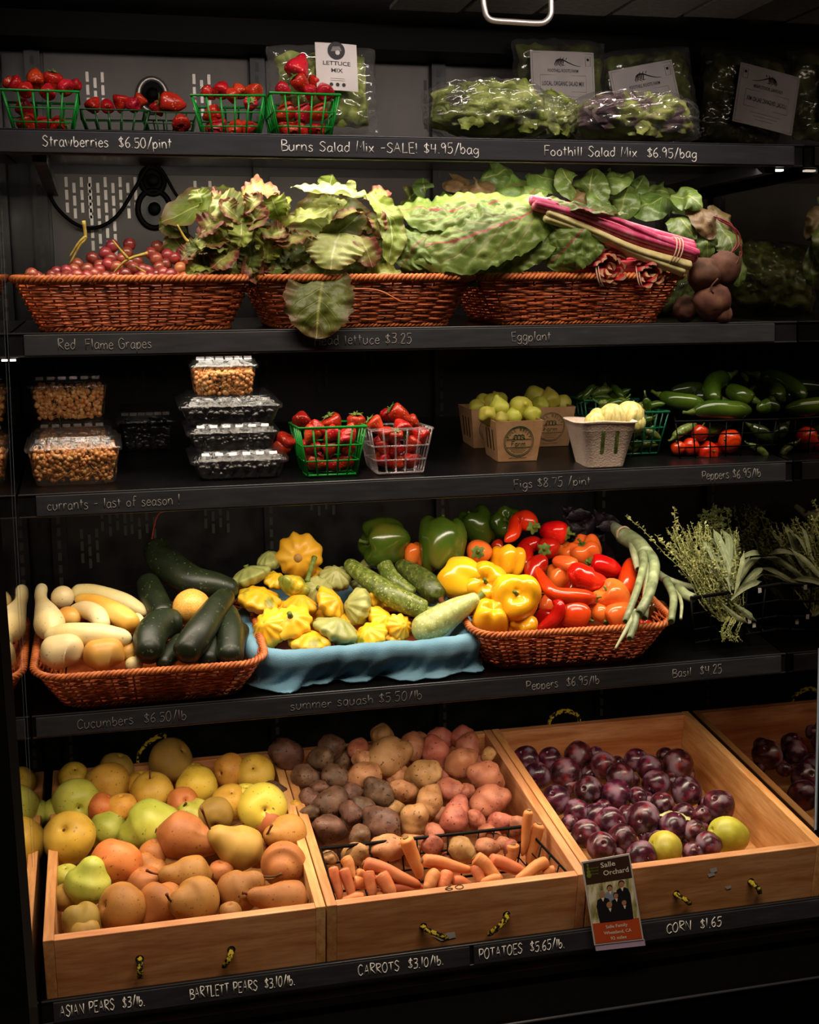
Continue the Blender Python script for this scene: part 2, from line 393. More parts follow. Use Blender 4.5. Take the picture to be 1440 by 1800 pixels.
def berry():
    t = NT('strawberry_skin'); v = t.add('ShaderNodeTexVoronoi'); v.inputs['Scale'].default_value = 190
    t.l.new(t.co('Object'), v.inputs['Vector'])
    c = t.vary(t.ramp(t.noise(30, 3), [(.3, '96130c'), (.55, 'b8201a'), (.8, 'cf3a28')]), .008, .16)
    sd = t.ramp(v.outputs['Distance'], [(.12, 1.), (.2, 0.)]); c = t.mix(sd, c, lin('d8a050'))
    return t.base(c, .28, .5, t.ramp(v.outputs['Distance'], [(.0, .0), (.4, 1.)]), .5, .0015)
M['berry'] = berry()
M['calyxl'] = skin('strawberry_leaf', [(.3, '4c6420'), (.7, '84984a')], 60, .6, .3, .2, 200)
M['grape'] = skin('red_grape_skin', [(.3, '5c1c1c'), (.55, '80302a'), (.8, 'a0503c')], 40, .28, .5, .03, 80, .015, .3, sss=.15)
M['grapeL'] = skin('amber_grape_skin', [(.3, '9a4a28'), (.55, 'b8683c'), (.8, 'cc8a58')], 40, .28, .5, .03, 80, .015, .15, sss=.15)
M['twig'] = skin('olive_grape_twig', [(.3, '6a5220'), (.7, 'a08a3c')], 80, .7, .2, .3, 200)
M['fig'] = skin('yellow_green_fig_skin', [(.3, '9a9a30'), (.55, 'b8b040'), (.8, 'cfc868')], 26, .45, .4, .08, 140, .015, .1)
M['beet'] = skin('dusty_beet_skin', [(.3, '40281f'), (.55, '5c3d31'), (.8, '7a5846')], 30, .75, .2, .5, 110, .01, .12)
M['plgreen'] = plain('green_plastic', '118a2c', .35, .5, Subsurface_Weight=.1)
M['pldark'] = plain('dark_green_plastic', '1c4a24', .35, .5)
M['plteal'] = plain('teal_green_plastic', '0b5a3c', .3, .5)
M['kraft'] = (lambda t: t.base(t.ramp(t.noise(60, 5), [(.3, '9c7350'), (.7, 'b08661')]), .8, .2, t.noise(300, 3), .15))(NT('kraft_card'))
M['pulp'] = (lambda t: t.base(t.ramp(t.noise(40, 5), [(.3, 'dcc0ae'), (.7, 'e8d2c4')]), .9, .1, t.noise(350, 4), .5))(NT('moulded_fibre'))
M['print'] = plain('dark_green_ink', '22401f', .7)
M['paper'] = (lambda t: t.base(t.ramp(t.noise(20, 4), [(.3, 'b9b1b0'), (.7, 'c9c2c0')]), .6, .3))(NT('white_label_paper'))
M['ink'] = plain('black_ink', '18161a', .7)
M['cloth'] = (lambda t: t.base(t.ramp(t.noise(12, 5), [(.3, '6590aa'), (.7, '82acc4')]), .95, .1, t.noise(700, 3), .6, .001))(NT('blue_towelling_cloth'))
def clear(name, lo=.05, hi=.6, rough=.08, tint=(1, 1, 1, 1), wr=30, st=.4, haze=0.):
    t = NT(name); t.n.remove(t.bsdf)
    tr = t.add('ShaderNodeBsdfTransparent'); tr.inputs[0].default_value = tint
    gl = t.add('ShaderNodeBsdfGlossy'); gl.inputs['Roughness'].default_value = rough; gl.inputs[0].default_value = (1, 1, 1, 1)
    bp = t.add('ShaderNodeBump'); bp.inputs['Strength'].default_value = st; bp.inputs['Distance'].default_value = .004
    t.l.new(t.noise(wr, 4, dist=1.), bp.inputs['Height']); t.l.new(bp.outputs[0], gl.inputs['Normal'])
    lw = t.add('ShaderNodeLayerWeight'); lw.inputs[0].default_value = .5; t.l.new(bp.outputs[0], lw.inputs['Normal'])
    f = t.math('ADD', t.math('MULTIPLY', t.math('POWER', lw.outputs['Facing'], 3.), hi), lo)
    mx = t.add('ShaderNodeMixShader'); t.l.new(f, mx.inputs[0]); t.l.new(tr.outputs[0], mx.inputs[1]); t.l.new(gl.outputs[0], mx.inputs[2])
    res = mx.outputs[0]
    if haze:
        df = t.add('ShaderNodeBsdfDiffuse'); df.inputs[0].default_value = (.8, .8, .78, 1); m2 = t.add('ShaderNodeMixShader'); m2.inputs[0].default_value = haze
        t.l.new(res, m2.inputs[1]); t.l.new(df.outputs[0], m2.inputs[2]); res = m2.outputs[0]
    t.l.new(res, t.out.inputs[0]); return t.m
M['film'] = clear('clear_crinkled_film', .10, .45, .09, (.95, .95, .94, 1), 18, 1., .03)
M['pet'] = clear('clear_box_plastic', .04, .5, .06, (.97, .97, .97, 1), 20, .12, .006)
M['petlid'] = clear('ribbed_clear_lid', .06, .5, .10, (.96, .96, .96, 1), 75, .9, .006)
M['plclear'] = clear('clear_rose_plastic', .12, .8, .1, (.95, .85, .88, 1), 20, .1, .12)
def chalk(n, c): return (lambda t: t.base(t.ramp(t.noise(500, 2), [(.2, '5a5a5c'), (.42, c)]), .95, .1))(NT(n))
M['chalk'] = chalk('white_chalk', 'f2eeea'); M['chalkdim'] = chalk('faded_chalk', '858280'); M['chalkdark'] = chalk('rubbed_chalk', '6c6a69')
def leafmat(name, mid, edge, rib, vein='6f7f38', rough=.45, e0=.55, e1=.95, ns=28):
    t = NT(name); uv = t.add('ShaderNodeTexCoord'); sep = t.add('ShaderNodeSeparateXYZ'); t.l.new(uv.outputs['UV'], sep.inputs[0])
    v = t.math('ABSOLUTE', t.math('MULTIPLY', t.math('SUBTRACT', sep.outputs[1], .5), 2.)); u = sep.outputs[0]
    c = t.ramp(t.noise(ns, 5), [(.3, mid[0]), (.55, mid[1]), (.75, mid[2])])
    d = t.math('MAXIMUM', v, t.math('SUBTRACT', t.math('MULTIPLY', u, 2.), 1.))
    d = t.math('ADD', d, t.math('MULTIPLY', t.math('SUBTRACT', t.noise(ns * 1.5, 4), .5), .9))
    c = t.mix(t.ramp(d, [(e0, 0.), (e1, 1.)]), c, lin(edge))
    # side veins run forward from the midrib
    w = t.math('ABSOLUTE', t.math('SUBTRACT', t.math('FRACT', t.math('SUBTRACT', t.math('MULTIPLY', u, 7.), t.math('MULTIPLY', v, 2.6))), .5))
    vn = t.math('MULTIPLY', t.ramp(w, [(.02, .42), (.09, 0.)]), t.ramp(v, [(.5, 1.), (.95, 0.)]))
    c = t.mix(vn, c, lin(vein)); c = t.mix(t.ramp(v, [(.015, .75), (.055, 0.)]), c, lin(rib))
    c = t.vary(c, .012, .12)
    wv = t.math('SUBTRACT', t.noise(ns * 2.4, 4), t.math('MULTIPLY', vn, .3))
    m_ = t.base(c, rough, .4, wv, .5, .004)
    t.bsdf.inputs['Subsurface Weight'].default_value = 0.
    tl = t.add('ShaderNodeBsdfTranslucent'); t.l.new(c, tl.inputs[0]); mx = t.add('ShaderNodeMixShader'); mx.inputs[0].default_value = .22
    t.l.new(t.bsdf.outputs[0], mx.inputs[1]); t.l.new(tl.outputs[0], mx.inputs[2]); t.l.new(mx.outputs[0], t.out.inputs[0])
    return m_
M['lettuce'] = leafmat('green_lettuce_leaf', ('6a7a2a', '8b9a3e', 'a8b05c'), '7a7a3a', 'c9cf9a', 'a6b066', .45, .7, 1.1)
M['lettucep'] = leafmat('pale_lettuce_leaf', ('9aa55a', 'b4bc78', 'c9cf98'), 'a8985c', 'dcdfb4', 'c2c890', .45, .75, 1.1)
M['lettucer'] = leafmat('red_edged_lettuce_leaf', ('7c8436', '9a9c50', 'b5b070'), '7d4638', 'cfcf98', 'a8a860', .45, .35, .85)
M['lettuceo'] = leafmat('dark_olive_lettuce_leaf', ('3e4a16', '545f22', '6c7432'), '5e4a2a', '8f9650', '6a7434', .45, .6, 1.1)
M['chard'] = leafmat('green_chard_leaf', ('50682a', '68803a', '7f9450'), '5c7434', '9c3c48', '8f9a5c', .42, .9, 1.3, 22)
M['chardr'] = leafmat('red_veined_chard_leaf', ('566c2c', '6e843e', '869a56'), '5f7636', 'a8324a', '96505a', .42, .9, 1.3, 22)
M['beetleaf'] = leafmat('dark_beet_leaf', ('33441a', '4a5c26', '62743a'), '4c5c28', '8a8a50', '6c7c42', .4, .9, 1.3, 24)
M['brownleaf'] = leafmat('brownish_beet_leaf', ('4a3a24', '5e4a2c', '6b5c38'), '54442a', '7a5a40', '6a5a3c', .5, .9, 1.3, 24)
M['chardstem'] = skin('pink_chard_stalk', [(.3, 'b02850'), (.55, 'c84a70'), (.8, 'dc8aa0')], 60, .38, .45, .15, 150, .01, .1, (1, 1, 1))
M['chardred'] = skin('red_chard_stalk', [(.3, '8a1420'), (.55, 'a82830'), (.8, 'b84a44')], 60, .4, .45, .15, 150, .01, .1)
M['chardpale'] = skin('cream_chard_stalk', [(.3, 'b0a468'), (.55, 'c9c088'), (.8, 'dcd6b0')], 60, .4, .45, .15, 150, .01, .06)
M['chardcut'] = skin('cut_stalk_end', [(.3, '8f5a44'), (.55, 'b08868'), (.8, 'c9ab88')], 60, .7, .2, .3, 150, .01, .1)
M['band'] = plain('pale_rubber_band', 'c9a890', .6)
M['onion'] = skin('green_onion_leaf', [(.3, '5e6848'), (.55, '858f68'), (.8, 'a8b090')], 50, .4, .45, .1, 150, .01, .1)
M['onionp'] = skin('pale_green_onion_stalk', [(.3, '8a9268'), (.55, 'a6ac88'), (.8, 'c4c8ac')], 50, .4, .45, .1, 150, .01, .1)
M['thyme'] = skin('thyme_sprig', [(.3, '5e6230'), (.55, '80824c'), (.8, 'a4a272')], 60, .6, .3, .1, 150, .01, .12)
M['sage'] = leafmat('grey_green_sage_leaf', ('5e6846', '767e5a', '8e9470'), '8c9268', 'b4b898', 'a0a682', .65, .9, 1.3, 60)
M['dill'] = skin('dark_dill_frond', [(.3, '3a3e1c'), (.6, '565a2c'), (.8, '6c6e3c')], 60, .6, .3, .1, 150)
M['basil'] = leafmat('purple_basil_leaf', ('140a14', '1e0f1c', '2c1826'), '180c16', '2c1826', '24121e', .4)
def greens():
    t = NT('mixed_salad_leaves'); c = t.ramp(t.noise(20, 6, dist=.8), [(.32, '2c2418'), (.4, '5f6c24'), (.52, '8f9c44'), (.64, 'b8bf78'), (.74, '8a7a70')])
    return t.base(c, .45, .4, t.noise(45, 5), .7, .006)
M['greens'] = greens()
def greens2():
    t = NT('dark_salad_leaves'); c = t.ramp(t.noise(18, 6, dist=.8), [(.3, '20200e'), (.45, '4a501e'), (.6, '6e7434'), (.75, '84864c')])
    return t.base(c, .5, .4, t.noise(45, 5), .7, .006)
M['greens2'] = greens2()
M['greensp'] = (lambda t: t.base(t.ramp(t.noise(17, 6, dist=.8), [(.32, '34222a'), (.42, '6a5058'), (.5, '7f8a3c'), (.6, 'b0b868'), (.72, '9a8484')]), .45, .4, t.noise(45, 5), .7, .006))(NT('purple_flecked_salad_leaves'))
M['currant'] = skin('amber_currant_skin', [(.3, 'a8602c'), (.55, 'cc8a4c'), (.8, 'e6b880')], 90, .25, .5, .0, 80, 0, 0, sss=.2)
M['blackberry'] = plain('blackberry_skin', '0c080a', .25, .5)
M['groundcherry'] = (lambda t: t.base(t.ramp(t.add('ShaderNodeTexWave').outputs[0], [(.3, 'c9bc70'), (.6, 'e2d8a0')]), .5, .3))(NT('striped_pale_husk'))
M['husk'] = skin('dry_brown_husk', [(.3, '8a5030'), (.7, 'c9a070')], 90, .8, .2, .4, 200)
M['signbrown'] = plain('dark_brown_card', '3a2418', .5); M['signred'] = plain('rust_red_card', 'c04a1e', .5)
M['signwhite'] = plain('cream_print', 'e8dccb', .6); M['signgreen'] = plain('olive_green_print', '6f7a28', .6)
M['photo'] = (lambda t: t.base(t.ramp(t.noise(90, 5, stretch=(1, 1, .35)), [(.3, '6a6c34'), (.45, 'b0a470'), (.6, 'e6dcc0')]), .4, .4))(NT('printed_garden_photograph'))
M['suit'] = plain('printed_dark_clothing', '14121a', .5); M['shirt'] = plain('printed_pale_shirt', '8a90a4', .5)
M['facep'] = plain('printed_face_tone', 'b07a5c', .5); M['hairp'] = plain('printed_hair_tone', '2a1c16', .5); M['hairb'] = plain('printed_fair_hair', 'b08a4c', .5); M['hairg'] = plain('printed_grey_hair', '9a948c', .5)
# ------------------------------------------------------------------ handwriting
GL = {
 'A': '7|!0,0 3.4,10 6.5,0;!1.2,4 5.6,4.2', 'B': '6|!0.5,0 0.5,10;0.5,10 4.5,9.5 5,7 1,5.4;1,5.4 6,4.2 5.6,.8 0.4,0', 'C': '6|6,8.4 3.6,10 .6,7.5 .6,2.6 3,0 6,1.6',
 'D': '7|!.6,0 .6,10;.2,10 5,9 6.6,5 4.6,1 0,0', 'E': '5.5|!5.4,10 .5,10 .5,0 5.5,0;!.5,5.2 4.4,5.4', 'F': '5.5|!.6,0 .6,10 5.6,10;!.6,5.2 4.6,5.4',
 'G': '7|6.2,8.4 3.6,10 .6,7.5 .6,2.6 3.4,0 6.4,2 6.4,4.8;!6.4,4.8 3.8,4.8', 'H': '6.5|!.5,0 .5,10;!6,0 6,10;!.5,5 6,5.3', 'I': '2|!1,0 1,10',
 'L': '5.5|!.6,10 .6,0 5.4,.3', 'M': '8|!.4,0 1.2,10 4,3.4 6.8,10 7.6,0', 'N': '7|!.5,0 .5,10 6.2,0 6.2,10', 'O': '7|3.4,10 .4,6.5 1,1.5 4,0 6.6,3.6 5.6,8.6 3.4,10',
 'P': '6|!.6,0 .6,10;.2,10 5,9.6 5.8,7 3.6,4.8 .6,4.8', 'R': '6.5|!.6,0 .6,10;.2,10 5,9.4 5.4,7 .8,5;!.8,5 6.4,0', 'S': '6|5.6,8.4 3,10 .6,7.8 3,5.4 5.6,3.2 3.4,0 .2,1.4', 'T': '6.5|!.1,9.8 6.4,10;!3.2,10 3.2,0',
 'a': '5.5|5,5.4 2.4,6 .4,3 2,.1 4.6,2 5,5.8;5,5.8 4.8,1.4 5.8,.2', 'b': '5.5|!.6,10 .6,0;.6,3 3,6 5.2,3 3,0 .6,1.2', 'c': '5|4.8,5 2.4,6 .4,3 2.2,0 4.8,1', 'd': '5.5|5,4.6 2.6,6 .4,3 2.4,0 5,2;!5,10 5,0',
 'e': '5|.6,3.2 4.8,3.6 3,6 .6,4 .8,1 3,0 5,1.2', 'f': '4.5|4.8,9.4 2.6,10 1.8,7 1.8,0;!.2,5.6 4,5.8', 'g': '5.5|5,5.2 2.4,6 .4,3.4 2.4,.4 5,2.6;5,6 5.2,-1.4 2.8,-3.4 .4,-2', 'h': '5.5|!.6,10 .6,0;.6,3.4 3,6 4.8,4.2 5,0',
 'i': '2|!1,6 1,0;!.9,8 1.1,8.5', 'l': '2|!1,10 1,0', 'm': '8.5|!.5,6 .5,0;.5,3.6 2.4,6 4,4.4 4.2,0;4.2,3.6 6.2,6 7.8,4.4 8,0', 'n': '5.5|!.5,6 .5,0;.5,3.6 3,6 4.8,4.2 5,0',
 'o': '5.5|2.8,6 .4,3.6 1.6,.3 4.4,.8 5,4 2.8,6', 'p': '5.5|!.6,6 .6,-3.6;.6,3 3,6 5.2,3 3,0 .6,1.2', 'q': '5.5|5,5.2 2.4,6 .4,3 2.4,0 5,2.4;!5,6 5,-3.6', 'r': '4|!.6,6 .6,0;.6,3.4 2.2,5.8 4,5.4',
 's': '4.5|4.2,5.2 2,6 .6,4.6 3,3 4.2,1.4 2,0 .2,.8', 't': '4|!1.8,9 1.8,0;!.2,6.2 3.8,6.4', 'u': '5.5|.5,6 .6,1.4 2.6,0 4.8,2;!4.9,6 5,0', 'w': '7.5|!.3,6 1.8,0 3.7,5 5.6,0 7.2,6', 'x': '5|!.3,6 4.8,0;!4.8,6 .3,0',
 '0': '6|3,10 .5,6.5 1,1.4 3.4,0 5.6,3.4 5,8.6 3,10', '1': '2.5|!1.2,10 1.2,0', '2': '5.5|.5,8 2.8,10 5,7.8 .4,.2;!.4,.2 5.4,.3', '3': '5.5|.5,9.6 4.8,9.4 4.4,6.4 1.8,5.4;1.8,5.4 5.2,4.4 4.6,.8 .3,.4',
 '4': '6|!.6,10 .6,4.8 5.6,5;!4.8,10 4.6,0', '5': '5.5|!5.2,10 1,10 .8,5.6;.8,5.6 4,6 5.2,3 3,0 .2,.8', '6': '5.5|4.6,10 1.4,7 .4,3 2.4,0 5,2 3.4,4.8 .6,3.4', '7': '5.5|!.3,10 5.4,10 1.8,0', '8': '5.5|4.8,9 2.4,10 .8,8 5,2.6 2.6,0 .4,2 4.8,8.2 4.8,9',
 '9': '5.5|5,8 2.6,10 .6,7.6 2.4,5.4 5,8;5,8 4.4,0', '$': '5.5|5,7.8 2.6,9 .6,7.2 4.8,3 2.6,1 .2,2.2;!2.7,10.6 2.7,-.8', '/': '5|!.4,-1.6 4.8,10.6', '.': '2|!1,.1 1.25,.5', '-': '5|!.6,4.2 4.4,4.5', '!': '2|!1,10 1,3;!1,.1 1.2,.6', ' ': '4|'}
def write(txt, x0, x1, hgt, place, r, seed=1):
    """strokes of a hand-written line; place(x, z) gives the point on the face, x from x0 to x1, z from the baseline in letter heights"""
    rr = random.Random(seed); mb = MB(); tot = sum(float(GL[c].split('|')[0]) + 1.3 for c in txt); k = (x1 - x0) / tot; x = 0.
    for c in txt:
        w, st = GL[c].split('|'); dz = rr.uniform(-.4, .4); sl = rr.uniform(-.03, .06); sy = rr.uniform(.92, 1.06)
        for s in st.split(';'):
            if not s: continue
            cur = s[0] != '!'; P = [Vector([float(q) for q in p.split(',')] + [0]) for p in s.lstrip('!').split()]
            if cur and len(P) > 2: P = [catmull(P, i / (len(P) * 4)) for i in range(len(P) * 4 + 1)]
            mb.tube([place(x0 + k * (x + p.x + sl * p.y), hgt * .1 * (p.y * sy + dz)) for p in P], r, 5)
        x += float(w) + 1.3
    return mb
_fc = {}
def font_mb(txt, width, height, place, align=0, mb=None, bold=.012):
    """printed letters; place(x, y) with x, y in metres from the line's middle (align 0) and baseline"""
    cu = bpy.data.curves.new('t', 'FONT'); cu.body = txt; cu.size = 1; cu.resolution_u = 2; cu.offset = bold
    o = bpy.data.objects.new('t', cu); sc.collection.objects.link(o); dg = bpy.context.evaluated_depsgraph_get()
    me = bpy.data.meshes.new_from_object(o.evaluated_get(dg)); bpy.data.objects.remove(o); bpy.data.curves.remove(cu)
    xs = [v.co.x for v in me.vertices]; a, b = min(xs), max(xs); mb = mb or MB(); n = len(mb.v)
    for v in me.vertices: mb.v.append(Vector(place((v.co.x - (a + b) / 2) / (b - a) * width, v.co.y / .7 * height)))
    for p in me.polygons: mb.f.append(tuple(n + i for i in p.vertices))
    bpy.data.meshes.remove(me); return mb

# ------------------------------------------------------------------ the case
def structure(mb, name, mat, **kw): return tag(mb.build(name, mat, **kw), kind='structure')
W_ = XR - XL
floor = structure(MB().box(-2.5, 3.5, -4, 1.5, -.02, 0), 'floor', plain('dark_shop_floor', '2a2624', .4))
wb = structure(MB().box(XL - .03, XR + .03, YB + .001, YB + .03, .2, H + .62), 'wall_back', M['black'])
for za, zb_ in ((ZS[2] + .065, ZS[1] + .0), (ZS[1] + .02, H + .50)):  # grey stops above the basket rims; the black gap stands in for shadow
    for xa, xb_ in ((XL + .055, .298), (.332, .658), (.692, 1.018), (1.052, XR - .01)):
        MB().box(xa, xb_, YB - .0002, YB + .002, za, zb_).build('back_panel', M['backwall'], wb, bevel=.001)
# side panels: mirrors on the inside; their front edges slope forward towards the floor
def side(name, x, s, mat, edge):
    prof = [(YB, .1), (YB, H + .62)] + edge
    b = MB(); n = len(prof)
    b.v = [Vector((x, y, z)) for y, z in prof] + [Vector((x + s * .012, y, z)) for y, z in prof]
    b.f = [tuple(range(n)), tuple(range(2 * n - 1, n - 1, -1))] + [(i, (i + 1) % n, n + (i + 1) % n, n + i) for i in range(n)]
    return structure(b, name, mat)
def edgeY(px, py, x):
    r = ray(px, py); s = (x - CAM.x) / r.x; P = CAM + r * s; return P.y, P.z
le = [edgeY(-4, 850, XL), edgeY(22, 1190, XL), edgeY(66, 1770, XL)]
wl = side('wall_left', XL, -1, M['mirror_left'], [(le[0][0], H + .62), le[0], le[1], le[2], (le[2][0], .1)])
re_ = [edgeY(1438, 1140, XR), edgeY(1431, 1458, XR)]
wr = side('wall_right', XR, 1, M['mirror_right'], [(re_[0][0], H + .62), re_[0], re_[1], (-.19, ZS[5] + .03), (-.19, .1)])
# outer end of the case, black, beside the left panel
ob = MB(); pr = [(YB, .1), (YB, H + .62), (le[0][0], H + .62), le[0], le[1], le[2], (le[2][0], .1)]; n = len(pr)
ob.v = [Vector((XL - .013, y - .002, z)) for y, z in pr] + [Vector((XL - .5, y - .002, z)) for y, z in pr]
ob.f = [tuple(range(n)), tuple(range(2 * n - 1, n - 1, -1))] + [(i, (i + 1) % n, n + (i + 1) % n, n + i) for i in range(n)]
structure(ob, 'trim_1', M['rubber'])
# bright edge of the right glass panel and fine line on the left one
g = MB(); e0 = Vector((XR - .001, -.185, ZS[5] + .02)); g.tube([Vector((XR + .003, y - .001, z)) for y, z in re_], .0022, 6); tag(g.build('trim_2', M['glassedge']), kind='structure')
g = MB(); q = [A(2, 366, .0), A(26, 890, .0), A(61, 1524, .0)]
def onx(px, py, x): r = ray(px, py); return CAM + r * ((x - CAM.x) / r.x)
q = [onx(3, 366, XL + .002), onx(27, 890, XL + .002), onx(62, 1524, XL + .002)]
g.tube(q, .00022, 5); tag(g.build('trim_3', M['hairline']), kind='structure')
# canopy above the top shelf: black, with a pale honeycomb air grille underneath
can = thing('case_canopy', 'black canopy over the top shelf with grey grille panels underneath', 'canopy', (.51, .2, H + .56))
MB().box(XL, XR, -.28, YB, H + .545, H + .62).build('hood', M['black'], can)
MB().box(XL, XR, .44, YB, H + .50, H + .545).build('rear_ledge', M['rubber'], can)
for i in range(5):
    x0 = .52 + i * .135
    MB().box(x0, x0 + .125, .10 - i * .012, .30 - i * .012, H + .538, H + .5449).build('air_grille', (lambda t: t.base(t.ramp(t.noise(90, 2), [(.3, 'a09892'), (.7, 'bdb5af')]), .6))(NT('grey_grille')), can)
MB().box(XL, XR, YB - .02, YB, H + .518, H + .53).build('light_rail', M['rail'], can)
# pull handle of the night curtain
hd = thing('pull_handle', 'grey metal D-shaped pull handle hanging over the top shelf', 'handle', A(908, 20, -.05))
P = [A(x, y, -.05) for x, y in ((845, -90), (848, -30), (850, 2), (853, 20), (857, 30), (868, 36), (900, 38.5), (946, 41), (960, 37), (968, 26), (969, 10), (968, -30), (968, -90))]
MB().tube([catmull(P, i / 60) for i in range(61)], .0045, 10).build('grip', M['steel'], hd, True)
a, b = A(845, -90, -.05), A(968, -90, -.05)
MB().box(a.x - .02, b.x + .02, -.058, -.042, a.z - .006, a.z + .02).build('bar', M['black'], hd)
MB().box((a.x + b.x) / 2 - .03, (a.x + b.x) / 2 + .03, -.07, -.03, a.z + .02, H + .546).build('bracket', M['black'], hd)

# back panel furniture: groups of slots, round sockets, looped cable
def slots(px, py, cols, rows, w=7, hh=17):
    b = MB(); c = A(px, py, YB - .001); s = S(c)
    for i in range(cols):
        for j in range(rows):
            x = c.x + i * 13 * s; z = c.z - (j * (hh + 5) + (i % 2) * 10) * s
            b.box(x, x + w * s * .75, YB - .0015, YB + .001, z - hh * s, z)
    return b
sl = MB(); sd_ = MB()
SL = [(113, 311, 4, 3), (155, 311, 4, 6), (208, 311, 4, 3), (340, 318, 4, 2), (456, 310, 2, 1), (560, 310, 2, 1), (150, 126, 3, 3), (338, 130, 3, 3), (445, 133, 2, 3), (745, 141, 3, 4), (222, 652, 3, 2), (446, 618, 3, 1), (545, 640, 3, 2), (638, 618, 2, 1), (176, 895, 4, 2), (228, 900, 4, 2), (358, 890, 4, 2), (545, 880, 4, 1), (140, 930, 3, 3)]
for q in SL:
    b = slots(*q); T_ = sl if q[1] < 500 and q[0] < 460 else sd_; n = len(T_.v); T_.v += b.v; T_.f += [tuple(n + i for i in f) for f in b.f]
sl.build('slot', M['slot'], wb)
sd_.build('slot', plain('dimmed_metal_slot', '4a4643', .5, .4), wb)  # darker copy of the slot metal; low light is put into its colour
# slotted uprights near the left end
for xx in (XL + .022, .30, .66, 1.02):
    b = MB().box(xx, xx + .028, YB - .018, YB, .4, H + .5); b.build('upright', M['black'], wb)
    b = MB(); z = .5
    while z < H + .5: b.box(xx + .010, xx + .017, YB - .0188, YB - .0175, z, z + .016); z += .0245
    b.build('upright_slot', plain('dim_slot', '3a3734', .5), wb)
def socket(px, py, r, lab, ring, fill):
    c = A(px, py, YB - .002); t = thing('cable_grommet', lab, 'grommet', c); s = S(c)
    MB().tube([c + Vector((math.cos(a) * r * s, -.004, math.sin(a) * r * 1.15 * s)) for a in (2 * PI * i / 40 for i in range(40))], .0055, 8, True).build('ring', ring, t, True)
    MB().disc(c + Vector((0, -.003, 0)), (0, -1, 0), r * s, 30).build('plate', fill, t)
    MB().tube([c + Vector((0, -.001, 0)), c + Vector((0, -.02, 0)), c + Vector((0, -.024, 0))], [.012, .012, .007], 16).build('plug', M['rubber'], t, True)
    return t
socket(268, 168, 24, 'pale ring grommet on back wall behind the strawberry baskets', M['steel'], M['rubber'])
t = socket(271, 368, 28, 'black oval cable grommet on back wall above the grapes', M['rubber'], M['black'])
socket(268, 318, 20, 'black upper cable ring on back wall above the oval grommet', M['rubber'], M['rubber'])
P = [A(x, y, YB - .03) for x, y in ((80, 290), (84, 330), (100, 365), (135, 395), (170, 400), (205, 380), (235, 335), (255, 300), (268, 285))]
cb = tag(MB().tube([catmull(P, i / 40) for i in range(41)], .0035, 8).build('cable', M['rubber'], None, True), 'black cable looping down the back wall above the grapes', 'cable')
P = [A(x, y, YB - .028) for x, y in ((268, 285), (285, 300), (305, 335), (322, 365), (330, 420))]
tag(MB().tube([catmull(P, i / 30) for i in range(31)], .003, 8).build('cable', M['rubber'], None, True), 'black cable running down beside the red-edged lettuce', 'cable')
P = [A(x, y, .3) for x, y in ((292, 898), (278, 905), (270, 930), (265, 965))]
tag(MB().tube([catmull(P, i / 20) for i in range(21)], .0012, 6).build('wire', plain('red_wire', '9a1c10', .5), None, True), 'thin red wire hanging above the dark cucumbers', 'wire')

# ------------------------------------------------------------------ shelves with their price strips
def deckz(i, y, add=0.):
    return ZS[i] + (-.010, -.003, -.002, -.004, -.0)[i - 1] + math.tan(R_((T1, T2, T3, T4, 8.)[i - 1])) * (y - YS[i]) + add
SHN = {1: 'topmost black shelf holding strawberries and salad bags', 2: 'black shelf holding three wicker baskets of grapes and greens', 3: 'black shelf holding clear berry boxes and fig cartons', 4: 'black shelf holding squash, cucumbers and peppers', 5: 'lowest black deck holding the wooden produce bins'}
shelf = {}
for i in range(1, 6):
    z, y = ZS[i], YS[i]; t = thing('display_shelf', SHN[i], 'shelf', (.51, y, z), 'case shelves'); shelf[i] = t; ye = .535
    tt = math.tan(R_((T1, T2, T3, T4, 8.)[i - 1])); z0 = deckz(i, y)
    x0, x1 = XL + .002, XR - .002
    zz = -.06 if i == 5 else 0.
    b = MB(); b.hexa([(x0, y + .004, z0 - .014 + zz), (x1, y + .004, z0 - .014 + zz), (x1, ye, z0 - .014 + zz + tt * (ye - y)), (x0, ye, z0 - .014 + zz + tt * (ye - y))],
                     [(x0, y + .004, z0 + zz), (x1, y + .004, z0 + zz), (x1, ye, z0 + zz + tt * (ye - y)), (x0, ye, z0 + zz + tt * (ye - y))])
    b.build('deck', M['deck'], t)
    MB().hexa([(x0, y - .001, z - .036), (x1, y - .001, z - .036), (x1, y + .006, z - .036), (x0, y + .006, z - .036)], [(x0, y + .001, z - .001), (x1, y + .001, z - .001), (x1, y + .008, z - .001), (x0, y + .008, z - .001)]).build('lip', M['black'], t)
    b = MB(); b.tube([(x0, y, z - .001), (x1, y, z - .001)], .0016, 8); b.build('lip_bead', M['rail'], t, True)
    b = MB(); b.tube([(x0, y - .002, z - .0345), (x1, y - .002, z - .0345)], .0013, 8); b.build('lip_bead', M['rail'], t, True)
    if i < 5:
        for x in (XL + .05, XR - .06):
            MB().box(x, x + .02, .02, ye, z0 - .034, z0 - .0145).build('bracket', M['black'], t)
        xa, xb = (XL + .06, XR - .045)
        MB().tube([(xa, .034, z - .022), (xb, .034, z - .022)], .005, 10).build('lamp_tube', M['white'], t, True)
        if i == 1: MB().box(xb, xb + .024, .026, .036, z - .0395, z - .0365).build('lamp_end', M['lit'], t)
        if i == 2: MB().box(XL + .002, XL + .010, .004, .012, z - .041, z - .038).build('lamp_end', M['lit'], t)
        if i == 3: MB().tube([(A(270, 897, .05).x, .05, z - .034), (A(300, 897, .05).x, .05, z - .034)], .005, 10).build('lamp_clip', M['white'], t, True)
